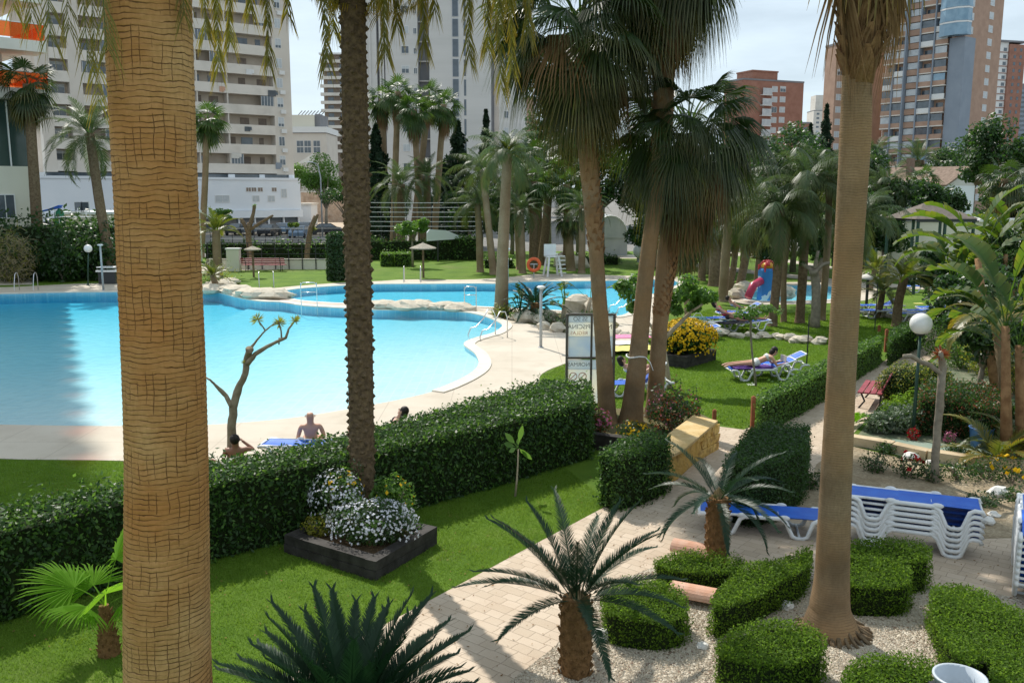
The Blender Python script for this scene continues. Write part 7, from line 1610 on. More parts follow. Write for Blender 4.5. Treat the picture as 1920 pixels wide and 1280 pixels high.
b = AT(548, 440, 100); b.z = 0; cluster_tree('small_tree', 'tiny round lime tree in front of the blue-grey car', b, AT(548, 434, 100), AT(548, 422, 100), (.8, .8, .6), 900, .16, [MATS['tree_light'], MATS['yellow_leaf']], 8, trunk_r=.05, clumps=6)
# pool palm and the palms behind it
t_ = island_palm('grey-trunked palm standing between the two pools', [(942, 592, 18), (940, 580, 14), (942, 500, 11), (946, 400, 10), (950, 320, 9), (952, 288, 9)], 'featherB', .9, 21, 0, None, .1, 0, 'bark_slender')
link('spear_frond', crown('featherC'), t_[0], t_[1], 1, .55)
cl = [(1000, 1000, 340, 64, 'fanB', 1.25, .9, 'bright fan palm right behind the lifebuoy'), (1016, 1030, 318, 68, 'fanB', 1.2, .9, 'fan palm with glossy head behind the lifeguard chair'), (1064, 1062, 345, 66, 'fanB', 1.15, .9, 'fan palm leaning over the lifeguard chair'), (980, 976, 392, 61, 'featherA', .75, 0, 'short feather palm left of the lifebuoy'),
      (1092, 1092, 385, 61, 'featherA', .8, 0, 'feather palm behind the leaning island trunk'), (1072, 1066, 405, 63, 'fanA', .9, 0, 'low fan palm between trunks behind the lifeguard chair'), (1010, 1005, 300, 70, 'fanA', 1.4, 1, 'taller dark fan palm at the back of the chair cluster'), (900, 895, 380, 62, 'featherB', 1.0, 0, 'silvery drooping palm left of the pool palm'), (925, 905, 318, 60, 'featherB', 1.1, 0, 'drooping feather palm just behind the pool palm'), (975, 968, 330, 64, 'featherB', .95, 0, 'feather palm with glinting fronds right of the pool palm')]
for ub, uc, vc, Y_, cr, sc, sk, lb in cl: pal(lb, ub, uc, vc, Y_, cr, sc, sk, 16 if cr[0] == 'f' and cr[1] == 'a' else 13, 'bark_rough' if sk else 'bark_slender')
big = [(1030, 262, 78, 3.6, 2.6, 'dark tree crown behind the lifeguard chair palms'), (1085, 290, 74, 3.4, 3.0, 'dark tree filling the gap left of the island palms'), (960, 395, 80, 3.4, 2.4, 'dark tree low behind the pool palm'), (1130, 330, 70, 3.2, 2.8, 'dark tree behind the leaning island palm'), (880, 400, 88, 3.4, 2.2, 'dark shrubs-like tree by the wire fence'),
       (1200, 350, 72, 3.0, 2.8, 'dark tree seen between the island palm trunks'), (1290, 390, 66, 3.2, 2.2, 'dark tree behind the brown shaggy palm'), (1365, 372, 62, 3.0, 2.2, 'dark tree behind the lawn trunks, nearer the slide'), (1430, 345, 66, 3.2, 2.8, 'glossy dark tree crown left of the ringed palm'), (1490, 300, 62, 3.0, 2.6, 'big glossy tree below the brick block'), (1540, 350, 58, 2.4, 3.0, 'tall dark tree touching the ringed palm'),
       (1470, 400, 60, 2.6, 1.8, 'shaded tree above the paddling pool path'), (1655, 380, 62, 2.2, 2.6, 'dark tree just right of the ringed palm'), (1660, 430, 56, 1.6, 1.5, 'dark round tree behind the two-globe lamp'), (1820, 300, 84, 4.0, 2.6, 'dark green tree behind the house roof'), (1880, 290, 66, 3.2, 2.6, 'glossy tree at the frame edge above the low building'), (1910, 370, 60, 2.6, 2.4, 'leafy tree at the frame edge beside the low building roof'), (1780, 310, 92, 3.0, 2.0, 'tree rising behind the white house ridge'), (1600, 330, 70, 3.0, 2.6, 'dark tree directly behind the ringed palm trunk'), (1395, 300, 72, 2.8, 2.4, 'tall dark tree left of the glossy crown below the brick block'), (1460, 440, 54, 2.2, 1.4, 'low shaded tree behind the water slide tower'), (1330, 440, 60, 2.4, 1.5, 'low dark tree behind the yellow daisy planter palms'), (1540, 430, 55, 2.2, 1.6, 'low dark tree beside the ringed palm at path level'), (1230, 440, 66, 2.6, 1.4, 'low dark tree glimpsed between island trunks'), (1620, 400, 60, 2.2, 2.2, 'dense dark tree hiding the low poolside building'), (1760, 385, 60, 2.0, 1.8, 'dark tree beside the pavilion roof')]
for i, (u, v, Y_, rx, rz, lb) in enumerate(big):
    b = AT(u, 430, Y_); b.z = 0; c = AT(u, v, Y_); tp = Vector((b.x, b.y, max(.6, c.z - rz * .6)))
    cluster_tree('broadleaf_tree', lb, b, tp, c, (rx, rx * .8, rz), 5200, .27 if Y_ < 64 else .32, TG, 60 + i, trunk_r=.18, clumps=14, group='dark trees beyond the pool', shell=.15)
# trunks on the far lawn with their dark heads
lw = [(1296, 606, 1291, 425, 12, 'fanA', 1.0, 'grey palm trunk on the lawn beside the leafy small tree', .6), (1320, 526, 1316, 410, 14, 'fanA', 1.2, 'brown palm trunk behind the leafy small tree', .8), (1343, 536, 1342, 385, 20, 'fanC', 1.1, 'thick dark palm trunk left of the slide rocks', 1), (1361, 565, 1370, 372, 18, 'featherB', 1.2, 'pale smooth palm trunk leaning left of the slide', 0),
      (1374, 547, 1382, 408, 12, 'fanA', .9, 'slim dark palm trunk behind the pale leaning one', .6), (1390, 552, 1408, 402, 16, 'fanC', 1.0, 'leaning dark palm trunk next to the slide boulder', .7), (1458, 612, 1463, 392, 17, 'featherB', 1.1, 'brown palm trunk just right of the water slide', 0), (1479, 604, 1481, 415, 11, 'featherB', .8, 'slim palm trunk second right of the slide', 0),
      (1510, 606, 1512, 340, 17, 'featherB', 1.25, 'dark straight palm trunk before the pale stump tree', 0), (1552, 601, 1556, 330, 13, 'featherB', 1.1, 'palm trunk close beside the big ringed palm', 0), (1610, 585, 1612, 400, 14, 'featherB', 1.1, 'palm trunk behind the ringed palm on the right', 0), (1425, 530, 1425, 400, 12, 'fanA', 1.0, 'palm trunk behind the water slide', .5)]
for ub, vb, uc, vc, w_, cr, sc, lb, sk in lw:
    Y_ = G(ub, vb).y; pal(lb, ub, uc, vc, Y_, cr, sc, sk, w_, 'bark_rough' if 'dark' in lb or 'brown' in lb else 'bark_slender', group='palms on the far lawn')
pal('large date-like palm crown above the white house roof', 1722, 1722, 300, 86, 'featherA', 1.15, 0, 20, 'bark_rough')
pal('small fan palm in front of the white house', 1730, 1731, 335, 66, 'fanB', .95, .3, 9, 'bark_slender')
pal('feather palm left of the white house', 1655, 1640, 290, 72, 'featherA', .9, 0, 14, 'bark_slender')
pal('fan palm with a thick brown trunk by the low building', 1884, 1884, 335, 58, 'fanA', 1.1, .8, 14, 'bark_rough')
pal('drooping palm beside the ringed palm at roof height', 1668, 1660, 345, 62, 'featherB', 1.1, 0, 12)
pal('fan palm on a short rough trunk among the far sunbeds', 1695, 1696, 520, G(1695, 612).y, 'featherC', 1.0, 0, 17, 'bark_rough')
pal('young palm with a short brown trunk on the far sunbed lawn', 1656, 1655, 545, G(1656, 596).y, 'featherC', .9, 0, 12, 'bark_rough')
pal('bright young palm leaning over the path shrubs', 1640, 1640, 505, 50, 'featherC', 1.0, 0, 10)
# small leafy trees near the island
Yq = G(1255, 728).y; bare = bare_tree('small_tree', 'crooked pale-stemmed small tree whose leaves spread either side of the island palms', [[(1256, 730, 11), (1250, 690, 10), (1244, 650, 10), (1248, 625, 10)], [(1246, 635, 9), (1268, 612, 8), (1288, 592, 7), (1300, 580, 5)], [(1246, 628, 8), (1250, 600, 7), (1252, 585, 6)], [(1300, 582, 5), (1318, 570, 4)], [(1244, 640, 7), (1220, 610, 6), (1190, 575, 5), (1182, 560, 4)]], Yq, 'bark_pale')
rg = np.random.default_rng(31); Ps = []; Ns = []
for (u, v, r_) in [(1180, 548, 22), (1196, 525, 20), (1168, 535, 16), (1188, 575, 14), (1290, 530, 22), (1310, 552, 22), (1272, 555, 20), (1328, 556, 18), (1268, 580, 14), (1300, 575, 15), (1250, 570, 12)]:
    c = AT(u, v, Yq + rr.uniform(-.3, .3)) - bare.location; p, d = pts_in_ellipsoid(tuple(c), (r_ * Yq / F * 1.05, r_ * Yq / F, r_ * Yq / F * .8), 190, rg, .2); Ps.append(p); Ns.append(d + [0, 0, .4])
link('crown', npmesh('leaf_crown', leaf_quads(np.vstack(Ps), np.vstack(Ns), .15, rg, tilt=.6, aspect=.6), 4, TL, (rg.uniform(0, 1, sum(map(len, Ps))) < .3).astype(int)), bare)
Yq = G(1417, 724).y; t = bare_tree('sapling', 'thin crooked sapling with sparse leaves beside the reclining sunbather', [[(1418, 726, 5), (1414, 690, 4), (1410, 660, 4), (1407, 620, 4), (1408, 600, 4)], [(1408, 605, 3), (1395, 590, 2), (1385, 580, 2)], [(1408, 600, 3), (1425, 588, 2), (1440, 582, 2)], [(1408, 600, 3), (1409, 585, 2), (1412, 575, 2)]], Yq, 'bark_grey')
Ps = []; Ns = []
for (u, v, r_, n_) in [(1398, 583, 20, 60), (1420, 580, 22, 70), (1440, 578, 16, 45), (1385, 590, 12, 25), (1460, 585, 14, 25), (1410, 592, 14, 35)]:
    c = AT(u, v, Yq) - t.location; p, d = pts_in_ellipsoid(tuple(c), (r_ * Yq / F * 1.1, r_ * Yq / F, r_ * Yq / F * .5), n_, rg, .1); Ps.append(p); Ns.append(d + [0, 0, .8])
link('crown', npmesh('leaf_crown', leaf_quads(np.vstack(Ps), np.vstack(Ns), .13, rg, tilt=.5), 4, [MATS['hedge_light']]), t)
for lb, u, vb, vt in [('thin dark stake on the lawn beside the clipped hedge strip', 1512, 686, 590), ('thin dark stake by the second lawn sapling', 1640, 618, 530), ('thin pole standing among the dark shrubs', 46, 520, 440)]:
    b = G(u, vb); h = AT(u, vt, b.y).z; mb = MB(); mb.tube([(0, 0, 0), (.01, 0, h * .5), (0, 0, h)], [.022, .02, .015], 6); o = mb.build('plant_stake', MATS['dark_metal']); o.location = b; tag(o, lb, 'stake')
# sapling on the near lawn
b = G(966, 931); Yq = b.y; t = thing('sapling', 'little sapling with a few big pale leaves alone on the near lawn', 'sapling', b); mb = MB(); pp = [(966, 931), (969, 900), (971, 870), (972, 842)]; mb.tube([tuple(AT(u, v, Yq) - b) for u, v in pp], [.022, .018, .014, .01], 7); mb.build('stem', MATS['bark_pale'], t, True)
Lv = Leaves(); rr = random.Random(5)
for (u, v, az, el) in [(978, 806, .2, 1.35), (952, 818, 2.9, .5), (950, 834, 3.3, .3), (984, 852, -.4, -.6), (992, 858, .3, -.7), (972, 826, 1.6, .9), (958, 842, 3.8, .1)]:
    s0 = AT(971, 838, Yq) - b; e = AT(u, v, Yq) - b + Vector((0, rr.uniform(-.1, .1), 0)); d = (e - s0); sd_ = Vector((d.z, .15, -d.x)).normalized() * .055; n_ = 6
    s1 = s0.lerp(e, .35); e2 = s0.lerp(e, 1.25)
    for k in range(n_):
        q0, q1 = k / n_, (k + 1) / n_; w0 = math.sin(math.pi * (.04 + .92 * q0)); w1 = math.sin(math.pi * (.04 + .92 * q1)); Lv.quad(s1.lerp(e2, q0) - sd_ * w0, s1.lerp(e2, q0) + sd_ * w0, s1.lerp(e2, q1) + sd_ * w1, s1.lerp(e2, q1) - sd_ * w1)
    Lv.quad(s0 - sd_ * .08, s0 + sd_ * .08, s1 + sd_ * .1, s1 - sd_ * .1)
link('leaves', Lv.mesh('sapling_leaves', [MATS['hedge_light']]), t)
# pool island plants
t = thing('cycad', 'round dark cycad on the rocks between pool and notice board', 'cycad', G(1003, 598)); link('crown', crown('cycS'), t, (0, 0, .65), 0, 1.45); mb = MB(); mb.tube([(0, 0, 0), (0, 0, .7)], [.22, .2], 10); mb.build('trunk', MATS['cycad_scale'], t)
strelitzia('bird_of_paradise', 'clump of blue-green paddle leaves with orange tips beside the pool palm', G(975, 598), .3, 9, .6, .12, 3)
strelitzia('banana_plant', 'thin banana-like plant with a yellowing leaf by the pool island', G(1057, 602), .9, 4, .7, .16, 4)
strelitzia('banana_plant', 'slender banana stem leaning over the pool edge behind the board', G(1098, 600), 1.0, 3, .8, .16, 5, lean=(.2, 0))
for i, (u, v, r_, h_, lb, mm) in enumerate([(1020, 606, .4, .3, 'low grey-green shrub on the pool island', 'grey_leaf'), (995, 602, .4, .28, 'low spiky bush under the island cycad', 'tree_green'), (1120, 606, .5, .3, 'small shrub by the island boulders', 'tree_green'), (945, 596, .45, .3, 'yellowish spiky tuft at the foot of the pool palm', 'yellow_leaf'), (1070, 610, .4, .25, 'pale shrub on the island bank', 'grey_leaf'), (410, 536, .9, .8, 'spiky yellow-green plant on the rock bridge', 'yellow_leaf'), (385, 541, .8, .7, 'dark leafy plant on the rock bridge beside the thick trunk', 'tree_green')]):
    bush('island_shrub', lb, G(u, v), (r_ * 1.5, r_, h_), 500, .14, [MATS[mm], MATS['hedge_green']], 120 + i, shell=.1, lump=.3, aspect=.25)
# right-hand shrub garden
bush('golden_shrub', 'round clipped golden-green shrub behind the slatted bench', G(1694, 764), (.72, .66, .62), 8500, .05, [MATS['yellow_leaf'], MATS['hedge_green']], 131, core=True, lump=.06, splits=.55, tilt=.6, cat='shrub')
bush('golden_shrub', 'second rounded golden shrub just behind the clipped one', G(1738, 740), (.6, .6, .5), 4200, .06, [MATS['yellow_leaf'], MATS['hedge_green']], 132, core=True, lump=.08, splits=.6, tilt=.6, cat='shrub')
hedge('red_topped_hedge', 'shrub hedge with red new growth on top beside the lamp post', top([(1722, 748), (1800, 752), (1862, 770), (1900, 758), (1880, 725), (1800, 716), (1728, 718)], .85), .85, [MATS['hedge_green'], MATS['red_leaf']], leaf=.055, dens=1500, seed=133, rough=.06, cat='shrub')
for i, (u, v, r_, h_, lb, mm, n_) in enumerate([(1690, 812, .5, .34, 'pale-flecked grey shrub at the foot of the lamp post', ['grey_leaf', 'hedge_green'], 2200), (1650, 812, .36, .26, 'silvery low shrub at the path corner by the bench', ['grey_leaf', 'hedge_green'], 1300), (1700, 792, .6, .35, 'lime feathery shrub between the golden shrub and the lamp', ['box_light', 'box_green'], 3200),
      (1745, 800, .5, .5, 'leafy shrub right of the lamp post base', ['tree_green', 'hedge_light'], 1800), (1790, 812, .6, .6, 'dark shrub under the red-topped hedge', ['tree_green', 'hedge_green'], 2400), (1850, 705, .7, .7, 'yellow-green bush behind the red-topped hedge', ['yellow_leaf', 'hedge_light'], 2600), (1800, 690, .7, .6, 'leafy bush beyond the bare brown trunk', ['hedge_light', 'tree_green'], 2400),
      (1760, 668, .8, .7, 'green shrub behind the white globe lamp', ['hedge_green', 'hedge_light'], 2400), (1880, 668, .9, .8, 'dark leafy shrub under the paddle-leaved plants', ['tree_green', 'hedge_green'], 2800), (1905, 740, .6, .6, 'yellow-tinged bush at the frame edge', ['yellow_leaf', 'tree_green'], 2200), (1915, 830, .5, .5, 'leafy plant at the frame edge above the kerb', ['tree_green', 'hedge_green'], 1800), (1830, 640, .9, .8, 'bushy shrub past the end of the path', ['hedge_light', 'tree_green'], 2400), (1780, 628, .9, .5, 'low shrub at the far bend of the path', ['hedge_green', 'yellow_leaf'], 1800)]):
    bush('garden_shrub', lb, G(u, v), (r_, r_ * .9, h_), n_, .075, [MATS[m_] for m_ in mm], 140 + i, shell=.25, lump=.3)
for i, (u, v, n_, lb) in enumerate([(1712, 826, 1, 'red geranium bloom at the lamp post base'), (1780, 832, 1, 'purple-pink flowers beside the blue container')]):
    bush('flowers', lb, G(u, v), (.14, .14, .16), 160, .06, [MATS['petal_red' if i == 0 else 'petal_pink'], MATS['hedge_green']], 160 + i, cat='flowers')
for i, (u, v, Y_, rx, rz, lb) in enumerate([(1800, 560, 30, 1.5, 1.1, 'dark leafy tree behind the yellowing paddle leaves'), (1890, 560, 27, 1.5, 1.4, 'dark leafy tree behind the frame-edge paddle leaves'), (1760, 500, 38, 1.3, .9, 'leafy small tree behind the short rough palm'), (1905, 470, 33, 1.6, 1.2, 'leafy tree in front of the low building at the frame edge'), (1850, 620, 24, 1.2, .9, 'dark bushy small tree among the paddle-leaved stems')]):
    b = AT(u, 600, Y_); b.z = 0; cluster_tree('broadleaf_tree', lb, b, Vector((b.x, b.y, .8)), AT(u, v, Y_), (rx, rx * .8, rz), 3600, .17, TG, 90 + i, trunk_r=.08, clumps=11)
# arching yellow-green palms near the kerb and path
def low_palm(lb, u, v, L_, n_, seed, mm='feather_olive', tipd=.6, leaf=.28):
    rr = random.Random(seed); t = thing('young_palm', lb, 'palm', G(u, v)); Lv = Leaves()
    for i in range(n_): feather(Lv, (0, 0, .05), i * 2.4 + rr.uniform(-.3, .3), rr.uniform(.6, 1.3), L_ * rr.uniform(.7, 1.1), rr.uniform(1.1, 1.7), 30, leaf, rr, wd=.032, tipd=tipd * rr.random(), droop=.3, vang=.3, stem=.014)
    link('crown', Lv.mesh('young_palm_crown', [MATS[mm]]), t); return t
low_palm('arching yellow-green palm over the sandy kerb', 1868, 872, 1.45, 12, 1, tipd=.9)
low_palm('second arching palm at the frame edge by the kerb', 1915, 860, 1.4, 10, 2, tipd=.4)
low_palm('bright green young palm at the edge of the path behind the ringed trunk', 1600, 800, .7, 7, 3, 'fan_bright', .1, .2)
low_palm('dark green young palm between the red-topped hedge and the kerb', 1895, 800, 1.1, 10, 4, 'fan_bright', .2)
# tall paddle-leaved plants
hedge('hedge', 'tall hedge closing the garden past the frame edge', [(15.5, 14), (17, 14), (24, 44), (22.5, 44)], 2.6, HG, leaf=.16, dens=140, seed=171, rough=.15, lump=.15)
strelitzia('giant_bird_of_paradise', 'tall plant with upright paddle leaves rising before the low building', G(1868, 745), 4.0, 9, 1.5, .36, 11, lean=(-.55, .5), trunks=1)
strelitzia('giant_bird_of_paradise', 'dark-stemmed paddle-leaved plant at the frame edge', G(1912, 868), 2.9, 9, 1.5, .32, 12, lean=(-.1, .3), trunks=2)
strelitzia('giant_bird_of_paradise', 'yellowing paddle-leaved clump above the white globe lamp', G(1790, 640), 2.4, 8, 1.5, .34, 13, lean=(-.2, 0), trunks=2)
strelitzia('giant_bird_of_paradise', 'paddle-leaved clump between the house and the frame edge', G(1885, 640), 3.2, 9, 1.5, .34, 14, trunks=3)
t = thing('drooping_palm', 'palm with arching yellow-tipped fronds touching the white globe lamp', 'palm tree', G(1880, 800)); mb = MB(); mb.tube([(0, 0, 0), (-.05, .1, 1.2), (-.25, .2, 2.35)], [.12, .1, .1], 10); mb.build('trunk', MATS['bark_slender'], t, True)
Lv = Leaves(); rr = random.Random(8)
for i in range(14): feather(Lv, (-.25, .2, 2.35), i * 2.4, rr.uniform(.3, 1.2), rr.uniform(1.3, 1.8), rr.uniform(1.4, 1.9), 34, .32, rr, wd=.035, tipd=.9 * rr.random(), droop=.3, vang=.2, stem=.016)
link('crown', Lv.mesh('drooping_crown', [MATS['feather_olive']]), t)
# ================================================================ people and their things
mat('skin_tan', (.55, .29, .19), (.62, .35, .24), 4, .5, .4)
mat('skin_brown', (.30, .15, .095), (.36, .18, .12), 4, .5, .4)
mat('skin_fair', (.58, .34, .25), (.62, .38, .29), 4, .5, .4)
mat('hair_dark', (.015, .012, .01), (.03, .022, .018), 20, .6, .3); mat('hair_blond', (.42, .30, .15), (.5, .36, .2), 20, .7, .3)
for n_, c_ in (('cloth_navy', (.02, .03, .10)), ('cloth_purple', (.10, .05, .22)), ('cloth_white', (.66, .66, .64)), ('cloth_red', (.45, .05, .07)), ('cloth_yellow', (.60, .55, .18)), ('cloth_pink', (.62, .22, .35)), ('cloth_teal', (.25, .42, .44)), ('cloth_black', (.015, .015, .02)), ('paper', (.62, .58, .48))): mat(n_, c_, (c_[0] * 1.2, c_[1] * 1.2, c_[2] * 1.2), 8, .85, .15, bmp=.2)
def skin_mesh(nodes, edges, root):
    """continuous body surface grown round a jointed skeleton"""
    me = bpy.data.meshes.new('body'); names = list(nodes); idx = {n: i for i, n in enumerate(names)}
    me.from_pydata([tuple(nodes[n][0]) for n in names], [(idx[a], idx[b]) for a, b in edges], []); o = bpy.data.objects.new('tmp', me); COL.objects.link(o)
    md = o.modifiers.new('s', 'SKIN'); md.branch_smoothing = .4
    if not me.skin_vertices: bpy.context.view_layer.update()
    for n in names:
        r = nodes[n][1]; sv = me.skin_vertices[0].data[idx[n]]; sv.radius = (r, r) if isinstance(r, float) else r; sv.use_root = (n == root)
    s = o.modifiers.new('d', 'SUBSURF'); s.levels = 2; s.render_levels = 2
    bpy.context.view_layer.update(); dg = bpy.context.evaluated_depsgraph_get(); r = bpy.data.meshes.new_from_object(o.evaluated_get(dg)); bpy.data.objects.remove(o); return r
def person(label, loc, rz, pose, skin='skin_tan', hair='hair_dark', suit='cloth_navy', top_=None, female=False, scale=1.0, group=None, bald=False):
    """pose: torso lean (deg from horizontal), head, knees, arms given as joint targets in body space; x towards the feet"""
    ta = R(pose.get('torso', 70)); face = pose.get('face', 1); sgn = 1
    hip = Vector((0, 0, .11)); tdir = Vector((-math.cos(ta), 0, math.sin(ta))); nrm = Vector((math.sin(ta), 0, math.cos(ta))) * pose.get('front', 1)
    waist = hip + tdir * .17; chest = hip + tdir * .37; neck = hip + tdir * .52; hd = (tdir + Vector((.0, 0, pose.get('headup', .3)))).normalized(); head = neck + hd * .13; crownp = neck + hd * .23
    Nn = {'pelvis': (hip, (.135, .10)), 'waist': (waist, (.12, .095)), 'chest': (chest, (.145, .105) if female else (.17, .12)), 'neckb': (neck, .062), 'head': (head, .088), 'crown': (crownp, .078)}
    E = [('pelvis', 'waist'), ('waist', 'chest'), ('chest', 'neckb'), ('neckb', 'head'), ('head', 'crown')]
    for s, k in ((1, 'l'), (-1, 'r')):
        sh = chest + tdir * .09 + Vector((0, (.165 if female else .185) * s, 0)); Nn['sh' + k] = (sh, .056); E.append(('chest', 'sh' + k))
        el, wr = pose['arm' + k]; el = Vector(el); wr = Vector(wr); el.y *= 1; Nn['el' + k] = (el, .04); Nn['wr' + k] = (wr, .028); E += [('sh' + k, 'el' + k), ('el' + k, 'wr' + k)]
        hdv = (wr - el).normalized(); lat = hdv.cross(Vector((0, 0, 1))); lat = lat.normalized() if lat.length > .1 else Vector((0, 1, 0)); pn = hdv.cross(lat); palm = wr + hdv * .06; Nn['pa' + k] = (palm, (.036, .018)); E.append(('wr' + k, 'pa' + k))
        for f, (off, ln) in enumerate(((-.03, .068), (-.01, .08), (.01, .074), (.03, .056))):
            a = palm + hdv * .035 + lat * off; b_ = a + hdv * ln * .55 + pn * -.012; c = b_ + hdv * ln * .4 + pn * -.022
            for q, p, r_ in (('a', a, .0095), ('b', b_, .0085), ('c', c, .007)): Nn[f'f{f}{q}{k}'] = (p, r_)
            E += [('pa' + k, f'f{f}a{k}'), (f'f{f}a{k}', f'f{f}b{k}'), (f'f{f}b{k}', f'f{f}c{k}')]
        th = wr + hdv * .03 + lat * -.035 * s; Nn['t1' + k] = (th, .012); Nn['t2' + k] = (th + hdv * .035 + lat * -.022 * s, .009); E += [('wr' + k, 't1' + k), ('t1' + k, 't2' + k)]
        kn, an = pose['leg' + k]; kn = Vector(kn); an = Vector(an); hj = hip + Vector((.03, .085 * s, 0)); Nn['hj' + k] = (hj, .088); Nn['th' + k] = (hj.lerp(kn, .5), .072); Nn['kn' + k] = (kn, .055); Nn['ca' + k] = (kn.lerp(an, .35), .053); Nn['an' + k] = (an, .034)
        fd = Vector(pose.get('foot', (.5, 0, .85))).normalized(); Nn['to' + k] = (an + fd * .15, (.036, .02)); E += [('pelvis', 'hj' + k), ('hj' + k, 'th' + k), ('th' + k, 'kn' + k), ('kn' + k, 'ca' + k), ('ca' + k, 'an' + k), ('an' + k, 'to' + k)]
    me = skin_mesh(Nn, E, 'pelvis'); t = thing('person', label, 'person', loc, rz, group); t.scale = (scale,) * 3
    bm = bmesh.new(); bm.from_mesh(me)
    # face: nose, ears, brow, lips as small swellings of the same mesh
    fw = (nrm + Vector((0, 0, 0))).normalized() if abs(pose.get('torso', 70)) > 20 or True else Vector((1, 0, 0)); fw = (fw - hd * fw.dot(hd)).normalized(); sd_ = Vector((0, 1, 0))
    def swell(c, r_, sx=(1, 1, 1)):
        M = Matrix.Translation(c) @ Matrix.Diagonal((*sx, 1)); bmesh.ops.create_icosphere(bm, subdivisions=2, radius=r_, matrix=M)
    hc = neck + hd * .15
    swell(hc + fw * .1 - hd * .012, .017, (1, .8, 1.4)); swell(hc + sd_ * .093, .024, (.8, .4, 1.2)); swell(hc - sd_ * .093, .024, (.8, .4, 1.2)); swell(hc + fw * .088 - hd * .05, .018, (.7, 1.5, .5)); swell(hc + fw * .07 - hd * .085, .03)
    for s in (-1, 1): swell(hc + fw * .085 + sd_ * .033 * s + hd * .018, .012, (.8, 1.2, .8))
    me2 = bpy.data.meshes.new('body'); bm.to_mesh(me2); bm.free(); me2.materials.clear(); me2.materials.append(MATS[skin]); me2.polygons.foreach_set('use_smooth', [True] * len(me2.polygons)); link('body', me2, t)
    if not bald:
        mb = MB(); c = hc + hd * .028 - fw * .022; mb.blob((0, 0, 0), (.1, .097, .105), 16, 10); 
        if female: mb.blob((-.03, 0, -.08), (.075, .095, .12), 12, 8)
        M = Matrix((fw, sd_, hd)).transposed(); mb.v = [tuple(c + M @ Vector(p)) for p in mb.v]; mb.build('hair', MATS[hair], t, True)
    mb = MB(); mb.tube([tuple(hip + tdir * -.03), tuple(hip + tdir * .04), tuple(hip + tdir * .1)], [.13, .148, .135], 14, ry=.86)
    for s, k in ((1, 'l'), (-1, 'r')): hj = Nn['hj' + k][0]; kn = Nn['kn' + k][0]; mb.tube([tuple(hj.lerp(kn, -.08)), tuple(hj.lerp(kn, .12 if female else .35))], [.1, .092], 12)
    mb.build('swimwear', MATS[suit], t, True)
    if top_ or female:
        mb = MB(); mb.tube([tuple(chest + tdir * -.05), tuple(chest + tdir * .015), tuple(chest + tdir * .05)], [.135, .152, .142], 14, ry=.8); mb.build('top', MATS[top_ or suit], t, True)
    return t
def legs_flat(spread=.09): return {'legl': ((.42, spread, .10), (.83, spread + .02, .07)), 'legr': ((.42, -spread, .10), (.83, -spread - .02, .07))}
RECL = dict(torso=38, headup=.5, arml=((-.18, .30, .22), (.05, .26, .16)), armr=((-.18, -.30, .22), (.05, -.26, .16)), **legs_flat())
READ = dict(torso=40, headup=.7, arml=((-.2, .26, .28), (.02, .12, .44)), armr=((-.2, -.26, .28), (.02, -.12, .44)), legl=((.38, .09, .34), (.70, .10, .07)), legr=((.42, -.09, .10), (.83, -.10, .07)))
SIT = dict(torso=80, headup=.4, arml=((-.0, .26, .32), (.2, .30, .2)), armr=((.04, -.25, .32), (.22, -.16, .26)), legl=((.38, .16, .22), (.62, .18, -.16)), legr=((.38, -.16, .22), (.62, -.18, -.16)), foot=(1, 0, -.1))
PRONE = dict(torso=14, headup=1.1, front=-1, arml=((-.55, .24, .06), (-.78, .16, .10)), armr=((-.55, -.24, .06), (-.78, -.14, .12)), foot=(.9, 0, -.3), **legs_flat())
FLAT = dict(torso=4, headup=.15, arml=((-.28, .32, .08), (-.02, .36, .06)), armr=((-.28, -.32, .08), (-.02, -.36, .06)), **legs_flat())
def bed_for(lbl, u, v, rz, up=.5, group='sunbeds in use'): return lounger_base(lbl, G(u, v), rz, up, group)
def on_bed(bed, x, dz=0): 
    rz = bed.rotation_euler[2]; return Vector((bed.location.x + x * math.cos(rz), bed.location.y + x * math.sin(rz), bed.location.z + .35 + dz))
def towel(lbl, u, v, rz, m, L_=1.8, W_=.75, z=0.0, seed=1):
    rr = random.Random(seed); mb = MB(); n_, k_ = 12, 6; vs = []; ph = rr.uniform(0, 6)
    for lay in (0, .018):
        for i in range(n_ + 1):
            for j in range(k_ + 1): vs.append(((i / n_ - .5) * L_, (j / k_ - .5) * W_, .012 + lay + .02 * abs(math.sin(i * 1.3 + ph) * math.sin(j * 1.1 + ph)) ))
    a = (n_ + 1) * (k_ + 1); fs = []
    for i in range(n_):
        for j in range(k_):
            q = i * (k_ + 1) + j; fs.append((a + q, a + q + k_ + 1, a + q + k_ + 2, a + q + 1)); fs.append((q, q + 1, q + k_ + 2, q + k_ + 1))
    mb.add(vs, fs); o = mb.build('towel', MATS[m], None, True); o.location = G(u, v, z); o.rotation_euler = (0, 0, rz); return tag(o, lbl, 'towel')
